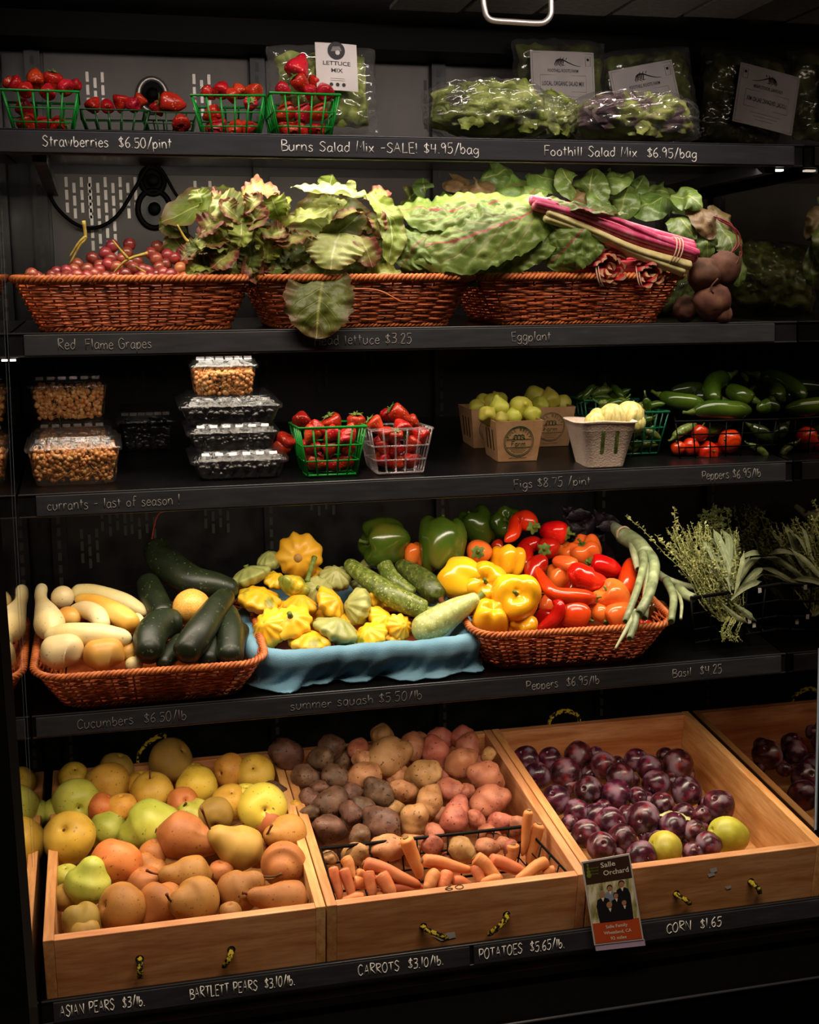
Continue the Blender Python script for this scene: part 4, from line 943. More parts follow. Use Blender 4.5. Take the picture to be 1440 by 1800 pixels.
# ------------------------------------------------------------------ potatoes
HQ = Plane(H - .915, -.02, 19.)
POTS = '''672 1292 22 Y;629 1317 21 R;727 1312 25 R;772 1297 21 R;812 1295 21 R;579 1319 25 P;564 1335 23 P;766 1323 25 R;822 1315 25 R;810 1342 30 R;858 1327 13 Y;639 1335 18 Y;685 1331 35 Y;537 1365 23 P;589 1365 25 P;641 1365 27 Y;743 1360 28 Y;854 1366 28 R;543 1402 19 P;562 1385 16 P;581 1410 28 P;614 1396 19 P;666 1392 25 P;708 1392 22 Y;789 1390 24 R;820 1392 16 R;756 1410 27 Y;862 1410 30 R;806 1421 21 R;545 1429 16 P;618 1429 21 P;643 1421 23 P;670 1446 31 P;727 1440 29 Y;579 1456 29 P;797 1446 27 R;839 1444 19 R;879 1446 20 R;906 1453 19 R;633 1470 21 P;764 1467 18 R;683 1492 29 Y;625 1500 21 Y;579 1508 15 Y;760 1487 22 R;814 1494 23 Y;856 1490 20 R;860 1467 18 R;897 1490 17 R;885 1483 14 R;604 1332 20 P;600 1345 18 P;700 1365 18 Y;775 1350 18 R;690 1420 20 Y;840 1345 18 R;725 1480 20 Y;655 1505 22 Y;720 1505 22 Y;790 1510 18 R;850 1512 18 Y;880 1400 14 R;610 1440 18 P;700 1460 18 Y;770 1435 18 R;600 1385 16 P;640 1395 16 P;620 1372 14 P;730 1385 14 Y;780 1368 16 R;556 1475 14 P;560 1355 14 P'''.split(';')
it = []; q = random.Random(11); CN = {'Y': 'tan potato', 'R': 'reddish potato', 'P': 'dark purple-brown potato'}
def pot(px, py, r, k, P, desc=None):
    d = (q.uniform(-1, 1), q.uniform(-.6, .6), q.uniform(-.5, .5)); i = len(it)
    o = put('potato', potm[k], P, r * S(P) * .98, .03, scr(*d), q.uniform(0, 6), 'potato', 'potatoes in the wooden bin', i)
    it.append((o, px, py, desc or CN[k])); return o
for i, s in enumerate(POTS):
    px, py, r, k = s.split(); px, py, r = int(px), int(py), int(r); pot(px, py, r, k, HQ(px, py, .035 if i >= 50 else 0.))
rows_label(it, 'the potatoes', 9, .12)
it = []; o = pot(502, 1323, 29, 'P', A(502, 1325, .30)); o['label'] = 'dark purple potato sitting up on the divider between the pears and potatoes'
o = pot(476, 1396, 22, 'P', HP(478, 1392, .02)); o['label'] = 'small dark potato strayed among the yellow pears by the divider'

# ------------------------------------------------------------------ carrots in a wire basket
zc = H - .915
wire('black wire basket of carrots set in the potato bin', [A(590, 1592, -.125), A(1000, 1537, -.125), A(922, 1453, .02), A(564, 1492, .02)], .075, 15, .0021)
CAR = [(585, 1523, 597, 1585, 9), (606, 1507, 624, 1545, 11), (604, 1526, 619, 1583, 10), (639, 1517, 741, 1556, 13), (648, 1531, 653, 1578, 11), (622, 1552, 648, 1556, 12), (668, 1536, 690, 1578, 14), (690, 1562, 748, 1560, 10), (713, 1472, 739, 1545, 13), (742, 1512, 832, 1530, 12), (768, 1535, 746, 1564, 13), (786, 1534, 780, 1566, 12), (757, 1545, 770, 1558, 10), (795, 1549, 832, 1556, 11), (836, 1521, 846, 1560, 11), (834, 1507, 884, 1550, 14), (860, 1512, 925, 1534, 13), (902, 1484, 900, 1520, 12), (930, 1424, 918, 1505, 9), (948, 1448, 930, 1524, 11), (962, 1514, 905, 1547, 11), (975, 1530, 955, 1540, 9), (640, 1578, 600, 1582, 9), (660, 1578, 700, 1572, 9), (625, 1535, 680, 1558, 10), (880, 1545, 845, 1552, 9)]
it = []
for i, (x0, y0, x1, y1, r) in enumerate(CAR):
    up = i in (8, 17, 18, 19); Yb = -.045 if not up else -.0
    dy = .02 if i in (5, 7, 13, 24, 22, 23, 12) else -.01 if i in (3, 9, 15, 20) else 0
    Yc = -.115 + (1585 - .13 * (x0 - 590) - (y0 + y1) / 2) * .0011 + dy
    if up: Yc = -.01
    a, b = A(x0, y0, Yc + (.012 if y1 > y0 + 25 and not up else 0)), A(x1, y1, Yc - (.01 if y1 > y0 + 25 and not up else 0)); R = r * S(a)
    mb = body(MB(), [a, a * .66 + b * .34 + C_U * .002, a * .3 + b * .7 + C_R * .002 * (-1) ** i, b], [(0, R * .95), (.2, R), (.6, R * .88), (.9, R * .55), (1, R * .3)], 18, 30, .07, .08, lambda u, th, i=i: 1 + .035 * noise.noise(Vector((u * 22, math.sin(th) * .6, i))))
    o = mb.build('carrot', M['carrot'], None, True); tag(o, None, 'carrot', 'carrots in the wire basket'); d = (b - a).normalized()
    MB().tube([a - d * .0012, a + d * .004], [R * .4, R * .55], 10).build('crown', M['carrottop'], o)
    if i in (9, 16, 20): MB().tube([b - d * .004, b + d * .012, b + d * .022 + C_U * .004 * (-1) ** i], [.0016, .0009, .0004], 5).build('root_tip', M['carrot'], o, True)
    it.append((o, (x0 + x1) / 2, (y0 + y1) / 2, 'tall upright carrot' if up else 'long carrot lying across' if abs(x1 - x0) > 45 else 'stubby carrot with blunt end up'))
rows_label(it, 'the carrots', 7, .13)

# ------------------------------------------------------------------ plums
HL = Plane(H - .942, -.15, 9.5); it = []; q = random.Random(21)
PLU = [(160, 285, 58), (265, 282, 50), (390, 268, 60), (465, 262, 34), (210, 355, 58), (335, 345, 66), (500, 312, 60), (573, 362, 60), (640, 288, 50), (700, 322, 56), (768, 268, 36), (822, 308, 66), (435, 422, 62), (556, 440, 66), (648, 446, 40), (730, 392, 60), (860, 426, 66), (293, 462, 64), (382, 514, 56), (755, 482, 52), (1004, 486, 68), (850, 526, 50), (926, 530, 42), (352, 568, 40), (470, 528, 52), (526, 560, 66), (676, 550, 76), (424, 610, 62), (580, 632, 62), (806, 585, 66), (893, 602, 52), (490, 668, 64), (665, 705, 64), (955, 660, 58), (890, 694, 46), (604, 530, 44), (350, 400, 40), (560, 300, 30), (430, 350, 34), (870, 350, 30), (800, 380, 34), (690, 470, 40), (360, 620, 34), (610, 590, 40), (740, 640, 44), (920, 590, 40), (780, 540, 40), (990, 580, 36), (420, 560, 40), (860, 640, 40), (240, 320, 34), (620, 380, 36), (500, 500, 40), (560, 700, 40), (940, 480, 28), (1000, 660, 30), (690, 620, 40)]
for i, (x, y, r) in enumerate(PLU):
    px, py, r = 860 + x / 2.483, 1220 + y / 2.483, r / 2.483; P = HL(px, py, .03 if i > 34 else 0.)
    d = (q.uniform(-.6, .9), q.uniform(-.2, .9), q.uniform(.1, .9))
    o = put('plum', plm['P'], P, r * S(P) * 1.04, .025, scr(*d), q.uniform(0, 6), 'plum', 'purple plums in the wooden bin', i); it.append((o, px, py, 'dark purple plum' if i % 3 else 'reddish purple plum with pale bloom'))
rows_label(it, 'the plums', 8, .13)
for i, (px, py, r, s3, lab) in enumerate(((1169, 1491, 31, (1, 1, .95), 'yellow-green plum at the front board, smaller of the two green ones'), (1281, 1468, 35, (.92, .95, 1.08), 'large yellow-green oval plum nearest the bin side wall'))):
    P = HL(px, py, -.006); o = put('plum', plm['G'], P, r * S(P), .03, scr(-.9, .35, .3), 1., 'plum', None, i, (), s3); o['label'] = lab
P = HL(1187, 1436, -.03); a = HL(1160, 1432, -.03)
lf = MB(); leaf(lf, [a, P, HL(1214, 1440, -.035)], [.002, .011, .009, .003], scr(.1, .7, .6), 14, 6, .2, .1); tag(lf.build('plum_leaf', M['lettucep'], None, True), 'dry yellowish leaf lying among the purple plums', 'leaf')

# ------------------------------------------------------------------ orchard sign card
TL, TR, BR, BL = A(1022, 1515, -.166), A(1107, 1500, -.166), A(1132, 1652, -.182), A(1045, 1662, -.182)
sg = thing('sign_card', 'brown and rust orchard sign card with a group photograph, clipped before the plum bin', 'sign', (BL + BR) / 2)
def card(u, v, n=0.): 
    nn = (TR - TL).cross(TL - BL).normalized(); nn = -nn if nn.dot(CAM - TL) < 0 else nn
    return (BL * (1 - u) + BR * u) * (1 - v) + (TL * (1 - u) + TR * u) * v + nn * n
def patch(u0, u1, v0, v1, n, name, mat, par, th=.0004):
    b = MB(); b.hexa([card(u0, v0, n - th), card(u1, v0, n - th), card(u1, v1, n - th), card(u0, v1, n - th)], [card(u0, v0, n), card(u1, v0, n), card(u1, v1, n), card(u0, v1, n)]); return b.build(name, mat, par)
W_c = (BR - BL).length; H_c = (TL - BL).length
cd = patch(0, 1, 0, 1, .0, 'card', M['paper'], sg, .0012)
patch(.03, .97, .02, .26, .0005, 'lower_panel', M['signred'], sg); patch(.03, .97, .26, .72, .0005, 'photograph', M['photo'], sg); patch(.03, .97, .72, .98, .0005, 'upper_panel', M['signbrown'], sg)
def cardtext(t, u, v, w, h, mat='signwhite', name='printed_line'):
    return font_mb(t, w * W_c, h, lambda x, y: card(u + x / W_c, v + y / H_c, .0010)).build(name, M[mat], sg)
cardtext('Salle', .52, .895, .30, .0080); cardtext('Orchard', .66, .80, .52, .0080)
cardtext('Salle Family', .50, .185, .44, .0052); cardtext('Wheatland, CA', .50, .115, .56, .0052); cardtext('92 miles', .50, .045, .32, .0052)
cardtext('Natural', .24, .90, .16, .0026, 'signgreen'); cardtext('Food', .235, .865, .14, .0026, 'signgreen'); cardtext('Coop', .235, .83, .14, .0026, 'signgreen')
b = MB()
for k, (u, v, r) in enumerate(((.11, .83, .0042), (.11, .87, .0034), (.11, .91, .0024))): b.disc(card(u, v, .0009), card(0, 0, 1) - card(0, 0, 0), r, 14)
for du in (-.02, .0, .02): b.tube([card(.11, .92, .0009), card(.11 + du, .965, .0009)], .0006, 4)
b.build('sheaf_emblem', M['signgreen'], sg)
for k, (u, v, s, cl_, hr) in enumerate(((.48, .565, 1, 'shirt', 'hairp'), (.73, .585, 1.1, 'suit', 'hairp'), (.31, .50, 1.1, 'suit', 'hairg'), (.58, .475, .95, 'suit', 'hairp'), (.42, .37, 1, 'suit', 'hairb'), (.72, .38, 1, 'suit', 'hairp'))):
    n_ = .0008 + k * .0001; b = MB(); P = []
    for x, y in ((-.12, -.9), (.12, -.9), (.135, -.05), (.105, .03), (.03, .055), (-.03, .055), (-.105, .03), (-.135, -.05)): P.append(card(u + x * s, max(.262, v + y * s * .8), n_))
    b.v = P; b.f = [tuple(range(8))]; f_ = b.build('printed_figure', M[cl_], sg)
    nr = card(0, 0, 1) - card(0, 0, 0)
    MB().disc(card(u, v + .086 * s, n_ + .00004), nr, .0050 * s, 16).build('printed_hair', M[hr], f_); MB().disc(card(u, v + .076 * s, n_ + .00007), nr, .0041 * s, 16).build('printed_face', M['facep'], f_)
    b = MB(); b.v = [card(u - .03 * s, v + .044 * s, n_ + .00008), card(u, v + .0 * s, n_ + .00008), card(u + .03 * s, v + .044 * s, n_ + .00008)]; b.f = [(0, 1, 2)]; b.build('printed_collar', M['signwhite'], f_)
patch(.02, 1.02, -.07, .0, -.001, 'clear_holder_foot', plain('lilac_clear_plastic', 'b9a0c0', .2), sg, .002)
patch(-.03, 1.03, -.02, 1.02, .0019, 'clear_sleeve', clear('clear_sleeve_plastic', .03, .3, .05, (1, 1, 1, 1), 5, .02), sg, .0003)
# ------------------------------------------------------------------ squash, cucumbers, pattypans, peppers and herbs (fourth shelf)
def long_(name, pts, K, mat, heap, label, cat, group=None, n=22, c0=.12, c1=.12, mod=None, stem=None, dys=None, rings=34, lump=.0, sm='greenstem', sr=.5):
    """a long vegetable through pixel points; K: radii in pixels along it"""
    P = [heap(p[0], p[1], p[2] if len(p) > 2 else 0.) for p in pts]; s = sum(S(p) for p in P) / len(P)
    mb = body(MB(), P, [(u, r * s) for u, r in (K if isinstance(K[0], tuple) else rad(*K))], n, rings, c0, c1, mod)
    if lump: lumpy(mb, lump, 25, len(label))
    o = tag(mb.build(name, M[mat], None, True), label, cat, group)
    if stem:
        a = P[0] if stem[0] == 0 else P[-1]; d = (P[0] - P[1]).normalized() if stem[0] == 0 else (P[-1] - P[-2]).normalized()
        Q = [a - d * .003] + [heap(x, y, (z[0] if z else 0.)) for x, y, *z in stem[1]]; r = stem[2] * s
        Q = [catmull(Q, i / 8) for i in range(9)]
        MB().tube(Q, [r * 1.25, r * 1.1] + [r * .85] * 6 + [r], 8).build('stem', M[sm], o, True)
    return o
H4 = Heap(1165, .02, 1030, .20, .085, 260)
def rl(u, th): return 1 + .025 * math.cos(5 * th)
G = 'cream summer squash'; C = 'squash'
long_('summer_squash', [(74, 1030, .0), (72, 1052, -.01), (84, 1085, -.02), (92, 1118, -.03)], [(0, 10), (.15, 11), (.35, 11), (.6, 21), (.8, 27), (1, 22)], 'squash', H4, 'cream crookneck squash standing neck up beside the left side panel', C, G, c0=.08, c1=.2)
long_('summer_squash', [(106, 1060, .03), (110, 1050, -.01), (112, 1048, -.03)], [16, 20, 17], 'squash', H4, 'cream squash lying end on with a brown blossom scar', C, G, c0=.4, c1=.4)
b = sc.objects[-1] if False else None
long_('summer_squash', [(124, 1042), (165, 1044), (215, 1058), (258, 1080)], [15, 17, 17, 12], 'squash', H4, 'long cream squash along the back of the squash basket', C, G)
long_('summer_squash', [(132, 1052, -.03), (170, 1062, -.035), (210, 1082, -.04), (238, 1102, -.04)], [11, 17, 20, 18], 'squashY', H4, 'long yellow-cream squash just before the rearmost one', C, G)
long_('summer_squash', [(105, 1085, -.005), (122, 1083, -.02), (135, 1095, -.02)], [14, 17, 14], 'squashY', H4, 'small yellow squash between crookneck and curved pinkish one', C, G, c0=.3, c1=.3)
long_('summer_squash', [(122, 1074, -.015), (150, 1072, -.03), (172, 1082, -.04), (182, 1105, -.04)], [10, 16, 17, 14], 'squash', H4, 'curved pale pinkish squash hooked behind the big front one', C, G)
long_('summer_squash', [(78, 1121, -.035), (120, 1116, -.045), (175, 1118, -.045), (232, 1124, -.04)], [15, 21, 22, 16], 'squash', H4, 'big straight cream squash across the basket front', C, G)
long_('summer_squash', [(222, 1112, .0), (238, 1096, -.02), (252, 1090, -.02)], [15, 18, 14], 'squash', H4, 'pale pinkish squash end beside the cucumber tip', C, G, c0=.3, c1=.3)
long_('summer_squash', [(72, 1158, -.02), (95, 1150, -.03), (122, 1148, -.03), (140, 1162, -.02)], [22, 30, 30, 20], 'squash', H4, 'whitish wrinkled squash in the front corner of the basket', C, G, c0=.3, c1=.35, lump=.12)
long_('summer_squash', [(148, 1164, -.02), (170, 1154, -.03), (195, 1150, -.03), (219, 1160, -.02)], [20, 28, 28, 18], 'squashY', H4, 'yellow-orange stubby squash at the basket front', C, G, c0=.3, c1=.35, lump=.06)
long_('summer_squash', [(210, 1150, .0), (225, 1146, -.01), (240, 1152, 0)], [13, 17, 13], 'squashY', H4, 'small yellow squash peeping between squash and cucumber', C, G, c0=.3, c1=.3)
long_('summer_squash', [(222, 1172, .01), (235, 1168, .0), (250, 1170, .01)], [10, 14, 11], 'squash', H4, 'small cream squash tip at the basket rim', C, G, c0=.3, c1=.3)
lp = H4(337, 1068, -.03)
o = inst('lemon_cucumber', [scaled(lumpy(lathe(unit(12), 30), .04, 1.4, 3), 1.).mesh('lemon_cucumber', M['squashY'])][0], lp, aim(scr(.2, .6, .7)), 33 * S(lp)); tag(o, 'round pale yellow cucumber resting among the dark ones', 'cucumber')
C = 'cucumber'; G = 'dark cucumbers'
long_('cucumber', [(270, 958, -.0), (292, 990, -.01), (335, 1020, -.02), (378, 1030, -.02), (418, 1042, .0)], [24, 29, 27, 24, 20], 'cuke', H4, 'largest dark cucumber leaning up at the back wall', C, G, n=26, c0=.08, c1=.1)
long_('cucumber', [(258, 1018, .0), (270, 1050, -.005), (292, 1090, -.01)], [20, 24, 22], 'cuke', H4, 'dark cucumber behind the pale yellow round one', C, G)
long_('cucumber', [(402, 1042, -.03), (378, 1072, -.05), (345, 1120, -.06), (320, 1158, -.05)], [18, 23, 27, 24], 'cuke', H4, 'straight dark cucumber slanting down in front of the others', C, G, n=26)
long_('cucumber', [(318, 1096, -.015), (285, 1098, -.03), (264, 1120, -.045), (262, 1158, -.045)], [24, 29, 29, 24], 'cuke', H4, 'bent dark cucumber curling down beside the squash', C, G, n=26)
long_('cucumber', [(398, 1072, -.005), (404, 1110, -.02), (404, 1166, -.02)], [20, 25, 24], 'cuke', H4, 'dark cucumber standing by the basket end wall', C, G)
long_('cucumber', [(285, 1172, -.02), (300, 1150, -.01), (320, 1120, .0)], [14, 17, 14], 'cuke', H4, 'slim dark cucumber low between two larger ones', C, G)
long_('cucumber', [(362, 1170, -.01), (372, 1140, .0), (385, 1100, .01)], [20, 24, 20], 'cuke', H4, 'dark cucumber low behind the slanting one', C, G)
long_('cucumber', [(425, 1100, .03), (415, 1130, .03), (410, 1160, .03)], [16, 18, 15], 'cuke', H4, 'dark cucumber half hidden at the basket end', C, G)

# pattypans
def patty(seed, sh=1.):
    n = 9 + seed % 3
    mb = lathe([(0, -.50), (.3, -.50), (.62, -.40), (.9, -.18), (1.0, .02), (.93, .18), (.66, .36), (.4, .50), (.2, .58), (.06, .58), (0, .55)], 48, None)
    for i, v in enumerate(mb.v):
        r = math.hypot(v.x, v.y)
        if r > .3:
            th = math.atan2(v.y, v.x); w = min(1, (r - .3) / .55); f = 1 + .07 * w * math.cos(n * th + .5 * math.sin(3 * th + seed))
            mb.v[i] = Vector((v.x * f, v.y * f, v.z * sh * (1 + .10 * w * math.cos(n * th)) ))
        else: mb.v[i] = Vector((v.x, v.y, v.z * sh))
    return lumpy(lumpy(mb, .12, 1.2, seed), .05, 4., seed + 3)
PT_ = [patty(i, 1.0 + .12 * (i % 3)) for i in range(4)]
ptm = {k: P_('pattypan', PT_, M[m_], .035) for k, m_ in (('Y', 'patY'), ('G', 'patG'), ('B', 'patB'), ('M', 'patM'))}
pst = MB().tube([Vector((0, 0, .018)), Vector((0, 0, .024)), Vector((.001, 0, .029))], [.006, .0042, .0046], 9).mesh('stem', M['greenstem'])
scar = MB().tube([Vector((0, 0, -.0185)), Vector((0, 0, -.0172))], [.0065, .0068], 14).mesh('blossom_scar', plain('tan_scar', 'b08040', .7))
HPt = Heap(1130, .06, 970, .25, .07, 580); HPt.lo = .062; it = []
def pp(px, py, r, k, d, spin, desc, dy=0., stem=False, sc3=(1, 1, 1), lab=None):
    P = HPt(px, py, dy); i = len(it)
    o = put('pattypan_squash', ptm[k], P, r * S(P) * 1.0, .035, scr(*d), spin, 'squash', 'pattypan squash in the cloth-lined basket', i, (('stem', pst),) if stem else (('blossom_scar', scar),), sc3)
    o['label'] = lab or desc; it.append((o, px, py, desc)); return o
pp(527, 977, 41, 'Y', (.05, .15, -1), 0, 'yellow scalloped pattypan facing out at the very top of the pile', -.01, False)
pp(440, 1014, 36, 'G', (-.35, .9, .1), 1, 'pale green pattypan at the far end, stem up', 0, True, (1, 1, .75))
pp(476, 986, 24, 'G', (-.2, .8, .3), 2, 'pale green pattypan half behind the topmost yellow one', .02)
pp(482, 1020, 22, 'Y', (.3, .6, .4), 3, 'small plain yellow pattypan behind the blotched one', .01)
pp(455, 1054, 38, 'B', (.25, .9, .35), 4, 'yellow pattypan with dark green blotches, next to the cucumbers', 0, False, (1, 1, .95))
pp(517, 1031, 29, 'M', (.35, .75, -.35), 5, 'mottled green and yellow pattypan under the topmost one', -.02)
pp(589, 1017, 29, 'G', (.1, .7, .5), 1.5, 'pale green pattypan behind the middle of the pile', .0)
pp(557, 1038, 26, 'G', (.2, .3, .9), 2.2, 'pale green pattypan showing its stem in the middle', -.005, True)
pp(582, 1062, 32, 'Y', (.75, .55, .35), 1.1, 'yellow pattypan standing on edge in the middle', -.02)
pp(528, 1066, 30, 'Y', (.1, .9, .2), .6, 'yellow pattypan between the stemmed one and the mottled one', -.0)
pp(478, 1104, 36, 'Y', (-.5, .4, .75), 1.9, 'large yellow pattypan at the near corner of the blue cloth', -.01)
pp(513, 1094, 35, 'Y', (-.05, .6, .75), 2.7, 'yellow pattypan with dark stem facing out at the front', -.03, True)
pp(545, 1130, 38, 'B', (.05, .95, .2), 3.6, 'flattened yellow pattypan touching the front cloth edge', -.01, False, (1, 1, .95))
pp(590, 1108, 40, 'G', (.3, .9, .15), 4.4, 'pale green pattypan with long stem at the front', -.015, False, (1, 1, .85))
pp(630, 1067, 33, 'G', (-.85, .2, .35), 5.1, 'pale green pattypan standing on edge beside the zucchini', -.02)
pp(663, 1052, 26, 'Y', (.9, .1, .3), .3, 'yellow pattypan edge-on between green one and zucchini', 0., False, (1.1, 1, .8))
pp(672, 1092, 30, 'Y', (.6, .6, .4), 1.3, 'yellow pattypan under the striped zucchini ends', -.0)
pp(652, 1117, 30, 'B', (-.3, .7, .6), 2.1, 'yellow pattypan with faint green flecks near the pale zucchini', -.02)
pp(702, 1102, 24, 'Y', (.5, .3, .8), 3.3, 'yellow pattypan with blossom scar beside the pale zucchini', -.005)
pp(600, 1088, 20, 'Y', (.2, .8, .3), 4.1, 'small yellow pattypan peeping out behind the front green one', .01)
pp(647, 990, 16, 'G', (-.3, .8, .3), 4.1, 'small pale green pattypan wedged between two zucchini', .03)
for k, (x, y, r, c, d_) in enumerate(((500, 1075, 28, 'Y', .03), (560, 1090, 28, 'Y', .04), (620, 1120, 24, 'Y', .03), (690, 1120, 22, 'Y', .02), (640, 1030, 24, 'G', .05), (545, 1010, 26, 'Y', .05), (610, 1130, 22, 'G', .01), (680, 1060, 24, 'Y', .05))):
    pp(x, y, r, c, (.1, .9, .2), k, '', d_, lab=('yellow' if c == 'Y' else 'pale green') + ' pattypan buried in the pile, ' + ('below the topmost rows', 'behind the stemmed one', 'under the edge-on green one', 'against the pale zucchini', 'behind the striped zucchini', 'under the scalloped top one', 'at the cloth under the long-stemmed one', 'under the crossing zucchini')[k])
Q = [HPt(x, y, -.03) for x, y in ((618, 1122), (628, 1130), (634, 1126))]
o = [q_ for q_ in sc.objects if q_.get('label') == 'pale green pattypan with long stem at the front'][0]
def stemon(o, pts, r, mat='greenstem', name='stem'):
    Mi = (Matrix.Translation(o.location) @ o.rotation_quaternion.to_matrix().to_4x4() @ Matrix.Diagonal(Vector(o.scale).to_4d())).inverted() if o.rotation_mode == 'QUATERNION' else Matrix.Translation(-Vector(o.location))
    b = MB(); b.tube([catmull(pts, i / 10) for i in range(11)], [r * 1.3] + [r] * 9 + [r * 1.2], 8); b.v = [Mi @ v for v in b.v]
    b.build(name, M[mat], o, True, True)
stemon(o, [HPt(610, 1117, -.03), HPt(620, 1128, -.04), HPt(633, 1130, -.045), HPt(645, 1124, -.04)], .0035)
o = [q_ for q_ in sc.objects if q_.get('label') == 'mottled green and yellow pattypan under the topmost one'][0]
stemon(o, [HPt(540, 1022, -.025), HPt(545, 1005, -.03), HPt(553, 980, -.03)], .0045)
C = 'zucchini'; G = 'zucchini on the pattypan basket'
def ridge(u, th): return 1 + .03 * math.cos(6 * th) * min(1, u * 3)
long_('zucchini', [(609, 988, -.02), (650, 1020, -.035), (700, 1052, -.04), (750, 1074, -.03)], [13, 17, 20, 17], 'zuc', HPt, 'long striped green zucchini lying across the pattypan pile', C, G, c0=.08, c1=.05, mod=ridge, stem=(1, [(762, 1072, -.03), (773, 1066, -.03)], 7))
long_('zucchini', [(657, 958, .0), (672, 985, -.005), (690, 1018, -.01), (728, 1048, .0)], [12, 14, 15, 13], 'zuc', HPt, 'thin striped green zucchini pointing up behind the long one', C, G, c0=.08, c1=.05, mod=ridge)
long_('zucchini', [(698, 990, .0), (728, 1010, -.01), (756, 1032, -.02), (776, 1054, -.02)], [13, 20, 22, 18], 'zucD', HPt, 'dark green zucchini with tan cut end near the yellow peppers', C, G, c0=.1, c1=.12, mod=ridge, stem=(1, [(778, 1060, -.03)], 6), sm='stem')
long_('zucchini', [(727, 1118), (754, 1102), (802, 1072), (842, 1050)], [22, 28, 22, 13], 'zucL', lambda x, y, d=0.: A(x, y, .060 + (1118 - y) * .0001), 'thick pale green zucchini resting over the cloth towards the yellow peppers', C, G, c0=.2, c1=.05, mod=ridge, stem=(1, [(850, 1043)], 8))

# ------------------------------------------------------------------ peppers
def bell_mb(seed, lobes=4, L=1.15):
    mb = lathe([(0, .55), (.14, .54), (.3, .64), (.6, .74), (.88, .60), (1.0, .25), (.97, -.15), (.85, -.55), (.66, -.82), (.42, -.92), (.2, -.86), (0, -.80)], 40)
    for i, v in enumerate(mb.v):
        th = math.atan2(v.y, v.x); r = math.hypot(v.x, v.y); w = min(1, r / .5)
        f = 1 + .13 * w * abs(math.cos(lobes / 2 * th + .3 * math.sin(th + seed))) - .09 * w; mb.v[i] = Vector((v.x * f, v.y * f, v.z * L * (1 + .10 * w * math.cos(lobes * th))))
    return lumpy(mb, .12, 1.1, seed)
BL_ = [bell_mb(i, 3 + i % 2 + (i % 3 == 0), 1. + .12 * (i % 3)) for i in range(4)]
bellm = {k: P_('bell_pepper', BL_, M[m_], .04) for k, m_ in (('Y', 'pepY'), ('R', 'pepR'), ('O', 'pepO'), ('G', 'pepG'), ('D', 'pepD'), ('B', 'pepB'))}
def calyx_mb(k, seed=0):
    b = lathe([(0, .02), (.6, .06), (.95, -.04), (1., -.14), (.7, -.1), (0, -.1)], 24, lambda th, q_: 1 + .18 * math.cos(6 * th + seed) + .1 * math.sin(4 * th))
    b.tube([Vector((0, 0, -.05)), Vector((.03, .02, .35)), Vector((.14, .1, .8)), Vector((.3, .16, 1.15))], [.34, .24, .2, .25], 9)
    b.v = [v * k for v in b.v]; return b
bcal = scaled(calyx_mb(.0135), 1.); bcal.v = [v + Vector((0, 0, .0225)) for v in bcal.v]; bcal_me = bcal.mesh('calyx', M['calyx'])
HR = Heap(1100, .062, 925, .25, -.02, 1000); HR.lo = .045; HO = Heap(1100, .045, 925, .24, -.02, 1000); it = []
def bell(px, py, r, k, d, spin, lab, dy=0., sc3=(1, 1, 1), cal=True):
    P = HR(px, py, dy); o = put('bell_pepper', bellm[k], P, r * S(P), .04, scr(*d), spin, 'pepper', 'bell peppers', len(it), (('calyx', bcal_me),) if cal else (), sc3)
    o['label'] = lab; it.append(o); return o
bell(672, 953, 44, 'G', (-.8, .0, .3), .5, 'dark green bell pepper with orange blush behind the zucchini', .02)
o = tag(put('orange_pepper', bellm['O'], HR(728, 972, .03), 22 * S(HR(728, 972)), .04, scr(0, .9, 0), 1, 'pepper', None, 1), 'small orange pepper between two green bell peppers')
bell(778, 952, 42, 'G', (.05, .98, -.2), 1.2, 'tall green bell pepper with orange streak standing upright', -.02, (1, 1, 1.18))
bell(838, 925, 32, 'G', (-.4, .85, .2), 2.2, 'darker green bell pepper behind the upright one', .05)
bell(888, 920, 28, 'G', (.2, .5, .8), 3., 'glossy green bell pepper beside the curled red pepper', .02)
bell(812, 1018, 40, 'Y', (-.5, .2, -.4), .4, 'yellow bell pepper lying above the pale zucchini stem', -.01, cal=False)
bell(852, 1025, 40, 'Y', (.02, .15, .98), 1.6, 'yellow bell pepper with hooked green stem facing out', -.02)
bell(908, 1052, 44, 'Y', (-.05, .35, .95), 2.4, 'large yellow bell pepper with round green calyx at the front', -.045)
bell(892, 985, 31, 'Y', (.1, .8, -.2), 3.1, 'plain yellow bell pepper behind the two stemmed ones', .0, cal=False)
bell(862, 1087, 34, 'Y', (-.1, -.5, -.6), 4.1, 'yellow bell pepper low at the basket corner', -.015, cal=False)
bell(918, 1103, 26, 'Y', (.3, .2, -.5), 5.1, 'small yellow bell pepper touching the rim near a red chili', -.035, (1.2, 1, .8), False)
bell(1078, 1055, 33, 'O', (-.55, .8, .35), .8, 'orange bell pepper with tall green stem among the reds', -.03)
bell(1028, 970, 30, 'O', (-.3, .75, .4), 2.6, 'orange-red bell pepper near the top of the red pile', .0)
bell(1000, 975, 26, 'O', (-.1, .8, .2), 1.4, 'little orange-red pepper half behind the orange-red bell', .03, cal=False)
bell(1150, 1078, 27, 'B', (.2, .6, .3), 3.7, 'brownish green bell pepper at the basket end under the onions', .0, cal=False)
bell(982, 1018, 24, 'O', (.1, .9, .1), 4.5, 'dull orange pepper deep in the red pile', .02, cal=False)
